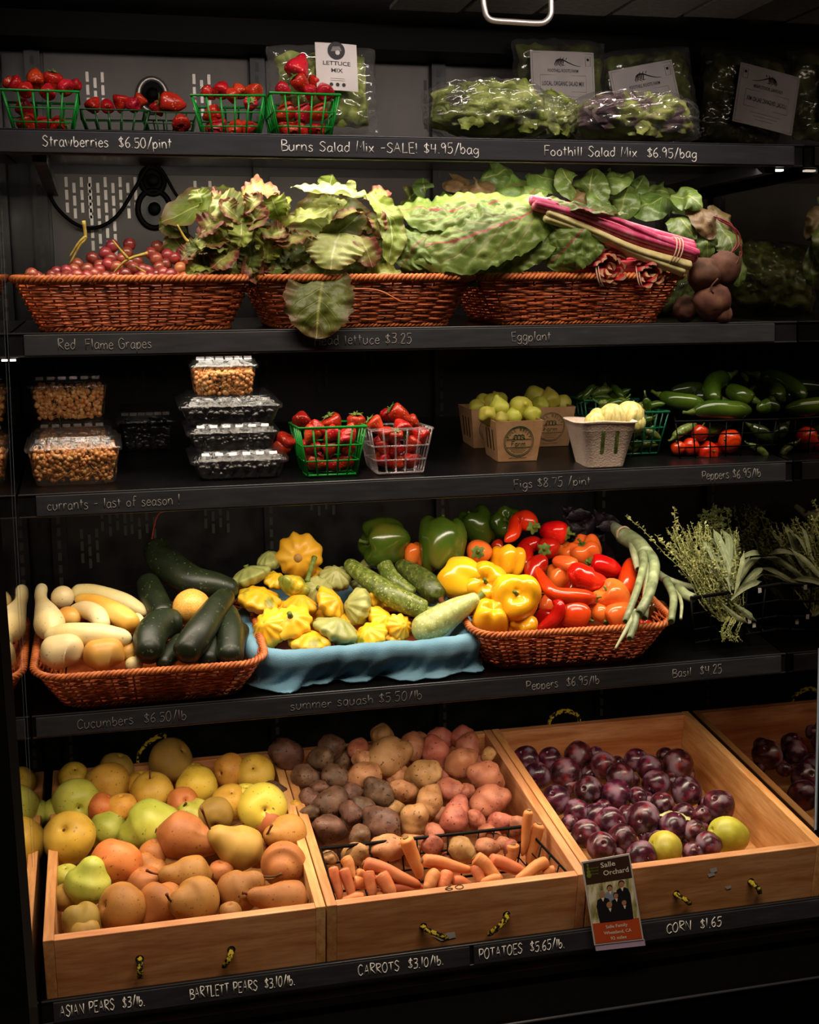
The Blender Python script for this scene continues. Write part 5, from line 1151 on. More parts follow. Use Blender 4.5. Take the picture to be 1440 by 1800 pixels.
def redp(pts, K, lab, mat='pepR', cal=0, cr=11, cd=None, dy=0., n=24, c0=.16, c1=.16, wr=.0, group='long red peppers'):
    P = [HR(p[0], p[1], (p[2] if len(p) > 2 else 0.) + dy) for p in pts]; s = sum(S(p) for p in P) / len(P); sd = len(lab)
    md = lambda u, th: 1 + .05 * math.cos(3 * th + sd) + wr * math.sin(u * 22 + 2 * math.sin(th + sd))
    o = tag(body(MB(), P, [(u, r * s) for u, r in rad(*K)], n, 34, c0, c1, md).build('red_pepper', M[mat], None, True), lab, 'pepper', group)
    if cal is not None:
        a = P[0] if cal == 0 else P[-1]; d = (P[0] - P[1]) if cal == 0 else (P[-1] - P[-2])
        d = d.normalized() if cd is None else scr(*cd).normalized()
        b = scaled(calyx_mb(cr * s, sd), 1.); b.v = [a + d * .0005 + aim(d) @ v for v in b.v]; b.build('calyx', M['calyx'], o, True)
    return o
redp([(840, 971, -.045), (842, 971, -.01), (846, 972, .02)], [18, 23, 12], 'red pepper facing out with green calyx above the yellow bells', 'pepO', 0, 11, c0=.3, c1=.4)
redp([(872, 953, 0), (875, 958, .01), (880, 965, .02)], [8, 11, 9], 'tiny round red pepper beside the curled red one', 'pepD', None, c0=.4, c1=.4)
redp([(938, 926, -.04), (925, 915, -.03), (908, 918, -.02), (902, 938, -.02), (888, 952, -.02)], [15, 19, 14, 12, 8], 'curled red pepper at the top of the pepper heap', 'pepR', 0, 12, (.5, -.1, .9))
redp([(998, 938, -.02), (980, 935, -.01), (962, 934, 0), (948, 936, .01)], [17, 21, 17, 9], 'red pepper pointing sideways with calyx near the dark basil', 'pepR', 0, 11, (.75, -.1, .7))
redp([(957, 966, -.03), (965, 962, -.01), (975, 958, .01)], [15, 20, 14], 'red pepper facing out below the sideways one', 'pepD', 0, 11, (-.3, 0, .95), c0=.3, c1=.3)
redp([(948, 948, 0), (938, 955, 0), (925, 965, .01), (922, 990, .01), (930, 1010, .01)], [8, 14, 16, 17, 10], 'deep red pepper hanging behind the yellow bells', 'pepD', None)
redp([(962, 988, -.01), (950, 990, -.01), (938, 1000, -.01), (935, 1030, -.0)], [12, 17, 16, 10], 'deep red pepper standing behind the long chili', 'pepD', None)
redp([(1038, 990, -.03), (1052, 992, -.03), (1070, 998, -.02), (1090, 1006, -.0)], [15, 18, 18, 12], 'red pepper with calyx facing out, pointing at the green onions', 'pepR', 0, 11, (-.7, .1, .7))
redp([(1109, 982, -.01), (1106, 1000, -.02), (1102, 1025, -.02), (1102, 1050, -.01)], [7, 14, 17, 13], 'red pepper standing on end beside the green onions', 'pepR', None)
redp([(1000, 1018, -.03), (1018, 1010, -.045), (1040, 1020, -.045), (1072, 1026, -.03)], [17, 22, 19, 9], 'wrinkled red pepper in the middle of the heap', 'pepR', None, wr=.07)
redp([(1014, 997, -.04), (1000, 992, -.03), (985, 988, -.02), (972, 985, -.01)], [12, 14, 12, 8], 'orange-red pepper whose calyx tops the wrinkled one', 'pepO', 0, 10, (.35, .35, .85))
redp([(1048, 1051, -.055), (1012, 1050, -.06), (976, 1044, -.06), (956, 1022, -.055), (943, 996, -.045)], [14, 16, 13, 10, 7], 'long curved red chili sweeping across the front', 'pepR', 0, 8, (.6, .2, .4))
redp([(1032, 1089, -.07), (1020, 1084, -.05), (1004, 1080, -.03), (990, 1080, -.01)], [16, 24, 25, 14], 'red pepper with dark calyx facing out at the front', 'pepR', 0, 11, (.55, -.25, .8))
redp([(1068, 1093, -.065), (1080, 1086, -.05), (1095, 1082, -.03), (1105, 1080, 0)], [18, 25, 24, 14], 'red pepper with round calyx beside the hanging onions', 'pepO', 0, 10, (-.55, -.1, .8))
redp([(972, 1054, -.05), (984, 1066, -.055), (975, 1088, -.055), (940, 1110, -.05)], [6, 11, 13, 6], 'glossy dark red chili lying on the basket rim', 'pepD', None)
redp([(1040, 1068, -.02), (1055, 1078, -.03), (1066, 1088, -.02)], [12, 15, 12], 'dull orange-red pepper between the two front calyxes', 'pepO', None)
redp([(1120, 1098, -.02), (1132, 1100, -.03), (1145, 1104, -.02)], [10, 13, 9], 'small red pepper under the hanging onion leaves', 'pepR', None)
redp([(1045, 1106, -.03), (1020, 1108, -.035), (990, 1108, -.03)], [8, 11, 8], 'red pepper tip showing just over the basket rim', 'pepD', None)
redp([(955, 1075, -.0), (962, 1060, .0), (968, 1045, .0)], [9, 13, 10], 'dark orange chili tucked behind the curved one', 'pepO', None)
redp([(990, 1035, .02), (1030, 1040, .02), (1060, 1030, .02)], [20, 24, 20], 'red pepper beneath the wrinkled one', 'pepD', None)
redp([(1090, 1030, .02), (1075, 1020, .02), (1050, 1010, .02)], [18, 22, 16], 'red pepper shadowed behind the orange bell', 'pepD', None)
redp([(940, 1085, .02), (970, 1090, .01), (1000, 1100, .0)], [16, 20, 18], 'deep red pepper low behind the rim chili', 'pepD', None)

# green onions tied in a bunch
on = thing('green_onion_bunch', 'bunch of green onions hanging over the pepper basket end', 'onions', HR(1110, 960, -.03))
def stalk(pts, r0, r1, mat='onion', hollow=True):
    P = [HO(x, y, d) for x, y, d in pts]; s = S(P[0]); n_ = 18; rr = [(r0 + (r1 - r0) * i / n_) * s for i in range(n_ + 1)]
    b = MB(); b.tube([catmull(P, i / n_) for i in range(n_ + 1)], rr, 10); o = b.build('onion_stalk', M[mat], on, True)
    if hollow: 
        e = P[-1]; d = (P[-1] - P[-2]).normalized(); MB().disc(e + d * .0006, d, r1 * s * .75, 12).build('hollow_end', plain('dark_green_hollow', '2c3818', .7), o)
for pts, a, b_, mt, hl in (([(1062, 908, .08), (1078, 925, .05), (1095, 940, .01)], 5, 13, 'onionp', False), ([(1095, 940, .01), (1118, 955, -.02), (1135, 975, -.05)], 16, 15, 'onion', False),
                      ([(1122, 958, -.03), (1132, 985, -.07), (1122, 1030, -.09), (1100, 1092, -.10)], 8, 5.5, 'onion', True), ([(1128, 962, -.03), (1150, 990, -.07), (1143, 1040, -.10), (1124, 1078, -.11)], 11, 7.5, 'onion', True),
                      ([(1130, 968, -.03), (1139, 1000, -.06), (1136, 1050, -.08), (1133, 1086, -.09)], 8, 6, 'onionp', True), ([(1118, 1080, -.10), (1115, 1100, -.105), (1107, 1122, -.11)], 8, 6, 'onion', True),
                      ([(1118, 1075, -.095), (1102, 1105, -.105), (1082, 1140, -.11)], 6, 2, 'onionp', False), ([(1112, 955, -.02), (1116, 975, -.04), (1122, 1000, -.05)], 8, 6, 'onionp', True),
                      ([(1150, 1005, -.0), (1175, 1020, -.03), (1215, 1032, -.04), (1253, 1036, -.04)], 8, 5, 'onionp', False), ([(1172, 1020, -.03), (1184, 1050, -.06), (1180, 1092, -.08)], 8, 6, 'onion', True),
                      ([(1192, 1032, -.03), (1205, 1045, -.05), (1220, 1052, -.06)], 9, 9, 'onion', True), ([(1188, 1030, -.03), (1198, 1060, -.05), (1197, 1088, -.06)], 4, 2.5, 'onionp', False)):
    stalk(pts, a, b_, mt, hl)
c = HO(1096, 938, .0); b = MB(); d = (HO(1118, 955, -.02) - HO(1078, 925, .05)).normalized(); u_ = d.orthogonal().normalized(); v_ = d.cross(u_)
for k in range(2):
    b.tube([c + d * (k * .003) + (u_ * math.cos(a) + v_ * math.sin(a)) * .0142 for a in (2 * PI * i / 24 for i in range(24))], .0011, 6, True)
b.build('tie_band', M['band'], on, True)

# herbs in a wire basket
wire('black wire basket of thyme and sage beside the peppers', [A(1215, 1052, .03), A(1378, 1026, .03), A(1350, 1004, .22), A(1222, 1026, .22)], .085, 5, .0024)
HH = Heap(1090, .03, 900, .16, 0, 0)
q = random.Random(5)
def sprig(par, pts, mat, name='thyme_sprig', r=.0009, ln=.006, nl=26, dens=1.):
    P = [HH(x, y, d) for x, y, d in pts]; b = MB(); n_ = 22; C_ = [catmull(P, i / n_) for i in range(n_ + 1)]
    C_ = [p + Vector((q.uniform(-1, 1), q.uniform(-1, 1), q.uniform(-1, 1))) * .0012 for p in C_]
    b.tube(C_, [r * (1.1 - .6 * i / n_) for i in range(n_ + 1)], 5)
    for i in range(int(nl * dens)):
        u = .12 + .88 * (i / (nl * dens)) ** .8; p = catmull(C_, u); d = Vector((q.uniform(-1, 1), q.uniform(-1, 1), q.uniform(-.5, 1))).normalized(); l = ln * q.uniform(.6, 1.2)
        n0 = len(b.v); sd = d.cross(Vector((q.uniform(-1, 1), q.uniform(-1, 1), q.uniform(-1, 1)))).normalized() * l * .28; nn = d.cross(sd).normalized() * l * .1
        b.v += [p, p + d * l * .5 + sd, p + d * l, p + d * l * .5 - sd, p + d * l * .5 + nn, p + d * l * .5 - nn]
        b.f += [tuple(n0 + k for k in f) for f in ((0, 1, 4), (1, 2, 4), (2, 3, 4), (3, 0, 4), (0, 5, 1), (1, 5, 2), (2, 5, 3), (3, 5, 0))]
    b.build(name, M[mat], par)
th = thing('thyme_bunch', 'bunch of green thyme sprigs spreading up from the wire basket', 'herb', HH(1270, 1060))
for a in (((1290, 1085, 0), (1240, 1030, -.01), (1180, 985, -.02), (1135, 935, -.02), (1100, 906, -.02)), ((1290, 1085, 0), (1235, 1010, -.02), (1180, 970, -.03), (1152, 940, -.03)), ((1292, 1085, 0), (1245, 1000, -.01), (1195, 945, 0), (1185, 890, .0))):
    sprig(th, a, 'thyme', ln=.0085, nl=44)
for i in range(120):
    x1 = q.uniform(1170, 1300); y1 = 935 + abs(x1 - 1225) * .18 + q.uniform(-22, 70); dd = q.uniform(-.05, .04)
    xb = q.uniform(1265, 1312)
    sprig(th, ((xb, 1092, 0), ((xb * .55 + x1 * .45) + q.uniform(-12, 12), 1045 + q.uniform(-12, 12), dd * .6), (x1 * .8 + xb * .2 + q.uniform(-8, 8), y1 * .65 + 1045 * .35, dd), (x1, y1, dd)), 'thyme', r=.001, ln=.0064, nl=38)
for i in range(14):
    x0 = q.uniform(1280, 1310); sprig(th, ((x0, 1085, -.01), (x0 - 12, 1110, -.01), (x0 + q.uniform(-20, 10), 1128, -.01)), 'thyme', nl=8)
sg_ = thing('sage_bunch', 'bunch of grey-green sage leaves beside the thyme', 'herb', HH(1290, 1010))
for i, (pts, w) in enumerate((([(1285, 1040), (1275, 1000), (1248, 965), (1232, 945)], 8), ([(1290, 1045), (1280, 990), (1262, 945), (1254, 930)], 10), ([(1290, 1040), (1288, 985), (1278, 945), (1268, 930)], 11), ([(1292, 1030), (1290, 980), (1287, 950), (1285, 935)], 9), ([(1285, 1030), (1262, 995), (1250, 970), (1245, 950)], 7), ([(1298, 985), (1315, 975), (1328, 972), (1336, 976)], 8), ([(1292, 1040), (1310, 1005), (1325, 985), (1338, 980)], 9), ([(1292, 1050), (1315, 1020), (1332, 1003), (1344, 998)], 10), ([(1285, 1055), (1305, 1035), (1325, 1025), (1340, 1022)], 9), ([(1290, 1060), (1310, 1075), (1322, 1085), (1330, 1092)], 9), ([(1278, 1020), (1268, 980), (1262, 960), (1258, 948)], 9), ([(1292, 1050), (1302, 1010), (1312, 990), (1318, 978)], 8), ([(1270, 1060), (1290, 1078), (1305, 1088), (1316, 1096)], 8), ([(1280, 1045), (1262, 1010), (1240, 985), (1222, 972)], 8), ([(1288, 1035), (1272, 985), (1258, 955), (1240, 940)], 8), ([(1295, 1045), (1318, 1022), (1330, 1012), (1342, 1010)], 7), ([(1292, 1045), (1300, 1015), (1306, 990), (1308, 968)], 8), ([(1286, 1030), (1282, 985), (1282, 955), (1278, 938)], 10))):
    P = [HH(x, y, -.045 + .013 * (i % 4) + (.012 if k_ == 3 else 0)) for k_, (x, y) in enumerate(pts)]; s = S(P[0]); b = MB(); leaf(b, P, [w * .15 * s, w * .6 * s, w * .66 * s, w * .05 * s], scr(.3 * (-1) ** i, .4, .9), 14, 6, -.7 + .5 * (i % 3), .08, 1.5, .05, .001, seed=i); b.build('sage_leaf', M['sage'], sg_, True)
dl = thing('dill_bunch', 'dark feathery herb bunch behind the sage', 'herb', HH(1290, 1020, .06))
for i in range(26):
    x1 = q.uniform(1230, 1335); y1 = q.uniform(890, 950) + abs(x1 - 1270) * .25
    sprig(dl, ((1290 + q.uniform(-12, 12), 1060, .05), ((1290 + x1) / 2 + q.uniform(-8, 8), 980 + q.uniform(-15, 15), .06), (x1, y1, .06), (x1 + q.uniform(-8, 16), y1 + q.uniform(-12, 20), .055)), 'dill', 'dill_frond', ln=.009, nl=46)
# herb jar row's price tags seen as small white scraps
# dark purple basil behind the peppers
ba = thing('purple_basil_bunch', 'dark purple basil leaves in shadow behind the red peppers', 'herb', A(1040, 950, .29))
for i in range(22):
    x, y = q.uniform(1000, 1090), q.uniform(905, 985); p = A(x, y, .29 + q.uniform(-.02, .03)); t = scr(q.uniform(-1, 1), q.uniform(-.4, 1), .2).normalized() * .026
    b = MB(); leaf(b, [p - t, p, p + t], [.003, .013, .012, .002], scr(q.uniform(-.5, .5), .4, .8), 10, 6, .3, .12, 3, .1, .002, seed=i); b.build('basil_leaf', M['basil'], ba, True)
MB().tube([A(1040, 960, .30), A(1046, 1040, .30), A(1050, 1090, .28)], .003, 6).build('stem', M['basil'], ba, True)
# ------------------------------------------------------------------ berry boxes, figs and green peppers (third shelf)
def berry_mb(seed):
    q_ = random.Random(seed); w = q_.uniform(.88, 1.06)
    mb = lathe([(0, 1.25), (.2, 1.18), (.5, .78), (.78, .25), (.95 * w, -.3), (.9 * w, -.68), (.55, -.86), (.2, -.8), (0, -.74)], 26)
    mb.v = [Vector((v.x, v.y, -v.z)) for v in mb.v]; mb.f = [tuple(reversed(f)) for f in mb.f]
    return lumpy(mb, .12, 1.4, seed)
def bcalyx():
    b = MB()
    for k in range(8):
        a = 2 * PI * k / 8; d = Vector((math.cos(a), math.sin(a), 0)); leaf(b, [Vector((0, 0, .80)), d * .35 + Vector((0, 0, .92)), d * .75 + Vector((0, 0, .95 + .12 * (k % 2)))], [.07, .16, .14, .02], (0, 0, 1), 6, 4, .3, .0)
    b.tube([Vector((0, 0, .78)), Vector((.05, 0, 1.05)), Vector((.12, .05, 1.3))], .05, 6); b.uv = []
    return b
BM = [berry_mb(i) for i in range(4)]; bm = P_('strawberry', BM, M['berry'], .017); bc = scaled(bcalyx(), .017).mesh('calyx', M['calyxl'])
bq = random.Random(33)
def berry(P, r, d, lab, seed, cal=True, group='strawberries'):
    o = put('strawberry', bm, P, r, .017, d, bq.uniform(0, 6), 'strawberry', group, seed, (('calyx', bc),) if cal else ()); o['label'] = lab; return o
def filled(loc, w, h, n, lab, seed, up=True, Yr=None, rr=.0145):
    """the berries seen through the lattice, lying against its front and left walls"""
    q_ = random.Random(seed); k = 0
    for j in range(n):
        row = j // 3; c = j % 3
        x = (-.62 + .62 * c + q_.uniform(-.1, .1)) * w * (.74 + .2 * row / max(1, n / 3)); z = .017 + row * .025 + q_.uniform(-.003, .003)
        wl_ = (.040 + .014 * z / .078) * w / .108 - .002; rb = rr * q_.uniform(.92, 1.06); y = -wl_ + rb * .95; x = max(-wl_ + rb, min(wl_ - rb, x))
        if z > h: break
        rn = ('bottom', 'second', 'third')[row]
        berry(Vector(loc) + Vector((x, y, z)), rb, scr(q_.uniform(-1, 1), q_.uniform(-.7, .9), q_.uniform(-.6, .5)), f'strawberry seen through {lab}, {("first", "second", "last")[c]} from left in {rn} layer', j, q_.random() < .35)
    for j in range(3):
        berry(Vector(loc) + Vector((-((.040 + .014 * (.02 + (j % 2) * .025) / .078) * w / .108 - .002) + rr, -.006 + j * .014, .02 + (j % 2) * .025)), rr, scr(q_.uniform(-1, 1), .3, .4), f'strawberry at the side wall of {lab}, {("nearest the front", "middle", "farthest back")[j]}', j, False)

c = deck_at(3, 586, 841); y0 = c.y + .048; g3 = Vector((c.x, y0, deckz(3, y0)))
lat3 = lattice('berry_basket', 'bright green lattice basket of strawberries beside the dark flat boxes', M['plgreen'], g3, 1., 1.)
c = deck_at(3, 706, 837); y0 = c.y + .046; gc = Vector((c.x, y0, deckz(3, y0)))
latc = lattice('berry_basket', 'clear rose-tinted lattice basket of strawberries next to the green one', M['plclear'], gc, .95, .93)
filled(g3, .098, .07, 9, 'the green lattice on the box shelf', 1); filled(gc, .092, .066, 9, 'the clear lattice basket', 2)
for i, (px, py, r, d, lab, cal) in enumerate(((530, 738, 21, (.0, -.2, .2), 'strawberry point up at the back corner of the green lattice', False), (557, 754, 21, (-.6, .2, .5), 'strawberry lying over the front edge of the green lattice', False), (586, 745, 22, (-.5, .9, .4), 'strawberry with leaves at the middle of the green lattice', True), (626, 745, 22, (.0, .95, .3), 'strawberry with leafy cap at the end of the green lattice', True), (605, 772, 18, (.2, -.5, .4), 'strawberry just under the rim of the green lattice', False),
    (701, 728, 23, (-.75, .5, .2), 'topmost strawberry in the clear basket with green cap', True), (660, 748, 20, (-.6, .6, .2), 'strawberry at the near corner of the clear basket', True), (680, 730, 15, (-.3, .3, .2), 'small strawberry behind the topmost one', False), (706, 752, 21, (.2, -.4, .3), 'strawberry in the middle of the clear basket rim', True), (740, 764, 21, (.6, -.3, .3), 'strawberry over the far rim of the clear basket', False), (678, 764, 18, (.0, .7, .3), 'strawberry low at the clear basket rim', False), (722, 742, 18, (.5, .2, .1), 'strawberry behind the far rim one', False), (694, 768, 17, (.1, .9, .6), 'strawberry with dried cap inside the clear basket front', True))):
    Yb = (g3.y if px < 640 else gc.y) + {0: .03, 1: -.03, 2: 0, 3: -.0, 4: -.035, 5: .01, 6: -.02, 7: .03, 8: -.02, 9: -.02, 10: -.03, 11: .02, 12: -.035}[i]
    P = A(px, py, Yb); berry(P, r * S(P) * .82, scr(*d), lab, i, cal)
for i, (px, py) in enumerate(((500, 778), (493, 790))):
    P = A(px, py, .11); berry(P, .017, scr(.3, .4, .2), ('strawberry in shadow between the flat boxes and green lattice', 'lower strawberry in shadow beside the flat boxes')[i], i, False)

def cl_at(px, py, d, lift=0.): c = deck_at(3, px, py); y = c.y + d / 2; return Vector((c.x, y, deckz(3, y) + .001 + lift))
def currants(lab, c, w, d, h, seed, n=330): beads('currants', lab, 'currants', Vector(c) + Vector((0, 0, .003)), w, d, h, .0037, int(n * 1.5), M['currant'], T3, seed)
cA = cl_at(133, 857, .11); clam('clear box of amber currants at the shelf front, nearest the left panel', cA, .140, .11, .054); currants('amber currants inside the front clear box', cA, .140, .11, .050, 1)
cB = cA + Vector((-.004, .135, .014)); cB.z = deckz(3, cB.y) + .001
clam('lower clear box of currants behind the front one', cB, .122, .105, .052); currants('amber currants inside the lower rear clear box', cB, .122, .105, .048, 2, 250)
cC = cB + Vector((-.003, .0, .074)); clam('upper clear box of currants stacked on the rear one', cC, .124, .105, .056); currants('amber currants inside the upper rear clear box', cC, .124, .105, .052, 3)
cD = cl_at(259, 795, .10); clam('clear box of dark berries standing alone between two stacks', cD, .098, .095, .048)
beads('blackberries', 'dark berries inside the lone clear box', 'berries', cD + Vector((0, 0, .003)), .098, .095, .044, .0075, 110, M['blackberry'], T3, 4)
cE = cl_at(424, 846, .12)
for k, (dx, dy, w) in enumerate(((0, 0, .150), (-.008, .012, .142), (-.010, .010, .158))):
    ck = cE + Vector((dx, dy, .0425 * k)); ck.z = deckz(3, ck.y) + .001 + .0425 * k
    clam(('lowest', 'middle', 'upper')[k] + ' flat clear box of dark berries in the stack of three', ck, w, .115, .026, .015)
    beads('blackberries', 'dark berries inside the ' + ('lowest', 'middle', 'upper')[k] + ' flat box', 'berries', ck + Vector((0, 0, .002)), w, .115, .024, .007, 100, M['blackberry'], T3, 5 + k)
cF = Vector((A(391, 700, .11).x, cE.y + .005, 0)); cF.z = deckz(3, cF.y) + .1295; clam('clear box of currants topping the flat berry boxes', cF, .104, .095, .046); currants('amber currants inside the box topping the flat boxes', cF, .104, .095, .042, 9, 260)

# fig cartons with a printed stamp
def carton(px, py, lab, wt=.087, wb=.070, h=.071):
    c = deck_at(3, px, py); y0 = c.y; z0 = deckz(3, y0) + .0005; t = thing('fig_carton', lab, 'carton', (c.x, y0, z0), 'fig cartons', (R_(T3 * .5), 0, 0))
    def fr(f): k = (wt - wb) / 2 * f; return k
    b = MB(); o0 = [(-wb / 2, 0), (wb / 2, 0), (wb / 2, wb), (-wb / 2, wb)]; o1 = [(-wt / 2, -fr(1)), (wt / 2, -fr(1)), (wt / 2, wb + fr(1)), (-wt / 2, wb + fr(1))]
    i = lambda P, z, k: [Vector((x + (-k if x > 0 else k), y + (k if y < wb / 2 else -k), z)) for x, y in P]
    b.quadgrid([i(o0, 0, 0), i(o1, h, 0), i(o1, h, .0016), i(o0, .003, .0016)], True, True, True); b.build('card_wall', M['kraft'], t, False, True)
    def face(x, z): f = z / h; return Vector((x, -fr(f) - .0004, z))
    r0 = .0265; cz = h * .50; b = MB()
    for r in (r0, r0 - .0022): b.tube([face(r * math.cos(a), cz + r * math.sin(a)) for a in (2 * PI * k / 48 for k in range(48))], .0003 if r < r0 else .0005, 5, True)
    b.build('stamp_ring', M['print'], t, True, True)
    b = MB(); txt = 'FULL BELLY'
    for k, ch in enumerate(txt):
        if ch == ' ': continue
        a = R_(158 - k * 136 / 9); R = .0185
        font_mb(ch, .0038 if ch not in 'LE' else .0030, .0050, lambda x, y, a=a, R=R: face(-0 + (R + y) * math.cos(a) + x * math.sin(a), cz + (R + y) * math.sin(a) - x * math.cos(a)), mb=b)
    b.build('stamp_lettering', M['print'], t, False, True)
    b = write('Farm', -.0135, .0135, .0090, lambda x, z: face(x, cz - .0080 + z), .00042); b.build('stamp_lettering', M['print'], t, True, True)
    b = MB()
    for z in (-.0105, .0035): b.tube([face(-.022, cz + z), face(.022, cz + z)], .00035, 4)
    for k, wd in enumerate((.030, .026, .018)): 
        for j in range(int(wd / .002)): b.tube([face(-wd / 2 + j * .002, cz - .0135 - k * .0032), face(-wd / 2 + j * .002 + .0012, cz - .0130 - k * .0032)], .0003, 4)
    for sx in (-1, 0, 1): b.tube([face(sx * .006 + .0036 * math.cos(a), cz + .0075 + .0042 * math.sin(a)) for a in (2 * PI * k / 16 for k in range(16))], .0006, 4, True)
    b.tube([face(-.011, cz + .004), face(-.006, cz + .0085)], .0006, 4); b.tube([face(.011, cz + .004), face(.006, cz + .0085)], .0006, 4)
    for j in range(16): b.tube([face(-.016 + j * .002, .006), face(-.0148 + j * .002, .0066)], .0003, 4)
    b.build('stamp_emblem', M['print'], t, True, True)
    b = MB()
    for k in range(3):
        y = wb * (.25 + .25 * k)
        lf_ = lambda z: -wb / 2 - fr(z / h) - .0004
        b.hexa([(lf_(.018), y - .002, .018), (lf_(.018), y + .002, .018), (lf_(.018) + .001, y + .002, .018), (lf_(.018) + .001, y - .002, .018)], [(lf_(.054), y - .002, .054), (lf_(.054), y + .002, .054), (lf_(.054) + .001, y + .002, .054), (lf_(.054) + .001, y - .002, .054)])
    b.build('vent_slot', M['rubber'], t, False, True); return t
ca = carton(910, 811, 'front kraft carton of yellow-green figs with round green stamp')
carton(966, 785, 'rear kraft carton of figs whose stamp is partly covered', .092, .074, .073); carton(866, 787, 'rear kraft carton of figs showing only its slotted side')
fm = lathe([(0, .95), (.4, .9), (.8, .55), (.98, .05), (.85, -.4), (.5, -.8), (.28, -1.05), (.16, -1.25), (0, -1.3)], 26, lambda th, k: 1 + .015 * math.cos(9 * th))
fgm = [scaled(lumpy(fm, .08, 1.3, i), .019).mesh('fig', M['fig']) for i in range(3)]
for i, (px, py, r, Y, d, lab) in enumerate(((877, 717, 19, .11, (.2, -.8, -.3), 'fig in the middle of the front carton, tall one'), (916, 717, 22, .12, (-.2, -.2, -.9), 'largest round fig in the front carton'), (856, 730, 17, .09, (-.5, -.5, .4), 'fig at the near corner of the front carton'), (902, 733, 16, .10, (.1, -.7, .4), 'fig sunk between two in the front carton'), (936, 729, 17, .10, (.4, -.9, .5), 'fig with stub facing up at the front carton end'), (880, 736, 15, .10, (0, .9, .3), 'fig low at the front carton rim'),
    (866, 708, 18, .2, (-.3, -.6, .3), 'fig behind the tall one in the rear carton'), (850, 706, 15, .21, (.3, .4, .3), 'small fig in the rear slotted carton'), (878, 704, 16, .22, (.3, -.5, .3), 'fig at the back of the slotted carton'), (838, 716, 15, .2, (-.2, .9, .3), 'shaded fig at the slotted carton rim'), (940, 697, 20, .24, (-.2, .7, .4), 'tall fig topping the partly covered carton'), (967, 703, 19, .22, (.1, -.9, .3), 'fig in the middle of the partly covered carton'), (990, 709, 16, .22, (.4, .5, .3), 'flat fig at the end of the partly covered carton'), (950, 712, 16, .2, (0, .9, .3), 'fig low in the partly covered carton'))):
    P = A(px, py, Y + (.035 if i < 6 else .03)); o = put('fig', fgm, P, r * S(P) * 1.0, .019, scr(*d), i, 'fig', 'figs', i); o['label'] = lab

# moulded fibre basket of striped pale fruit
c = deck_at(3, 1067, 822); t = thing('fibre_basket', 'off-white moulded fibre basket with two slots, holding striped pale fruit', 'basket', (c.x, c.y, deckz(3, c.y)))
wt, wb_, h = .098, .066, .078; b = MB(); rows = []
def sq(w, z, dz=0.): return [p + Vector((0, wb_ / 2, z + dz * math.sin(3 * math.atan2(p.y, p.x) + 1))) for p, nn in rrect(-w / 2, w / 2, -w / 2, w / 2, .012, 64)]
b.quadgrid([sq(wb_, 0), sq(wb_ + .001, .002), sq(wt * .94, h * .80), sq(wt * .965, h * .82), sq(wt * .99, h * .97, .001), sq(wt + .006, h, .0015), sq(wt + .004, h + .002, .0015), sq(wt * .95, h * .97, .001), sq(wt * .90, h * .78), sq(wb_ - .006, .004)], True, True, True)
wall = b.build('fibre_wall', M['pulp'], t, True, True)
for x in (-.012, .013):
    b = MB(); f0, f1 = .028, .062; yy = lambda z: wb_ / 2 - (wb_ + (wt * .94 - wb_) * z / (h * .8)) / 2 - .0006
    P = [Vector((x + .0035 * math.cos(a), 0, (f0 if math.sin(a) < 0 else f1) + .0035 * math.sin(a))) for a in (2 * PI * k / 20 for k in range(20))]
    b.v = [Vector((p.x, yy(p.z), p.z)) for p in P]; b.f = [tuple(reversed(range(20)))]; b.build('slot', M['zucD'], wall, False, True)
gm = [scaled(lumpy(lathe(unit(10), 36, lambda th, k: 1 + .035 * math.cos(9 * th)), .04, 1.2, i), .02).mesh('striped_fruit', skin('striped_pale_fruit_skin', [(.3, 'a89a3c'), (.48, 'cabf74'), (.62, 'dcd494')], 60, .4, .4, .05, 120, .01, .06, (3, 3, .2))) for i in range(3)]
for i, (px, py, r, d, lab) in enumerate(((1076, 734, 25, (.1, .95, .2), 'largest striped pale fruit in the white fibre basket'), (1106, 732, 27, (.5, .8, .2), 'striped pale fruit with dry brown tip'), (1047, 742, 19, (-.2, .9, .3), 'striped pale fruit at the near corner of fibre basket'), (1050, 731, 14, (-.4, .8, .1), 'small pale fruit behind the corner one'), (1118, 744, 17, (.3, .7, .5), 'pale fruit at the far corner under dry tip'))):
    P = A(px, py, c.y + .03 + .01 * (i % 2)); o = put('striped_fruit', gm, P, r * S(P), .02, scr(*d), i, 'fruit', 'striped pale fruit', i); o['label'] = lab
    if i == 1:
        b = MB()
        for k in range(7): a = k * .9; leaf(b, [Vector((.012, 0, .012)), Vector((.016 + .004 * math.cos(a), .006 * math.sin(a), .016)), Vector((.018 + .010 * math.cos(a), .012 * math.sin(a), .014 + .006 * math.sin(a * 2)))], [.002, .003, .001], (0, 0, 1), 6, 3, .2, .2, seed=k)
        b.uv = []; b.build('dry_husk', M['husk'], o, True, True)

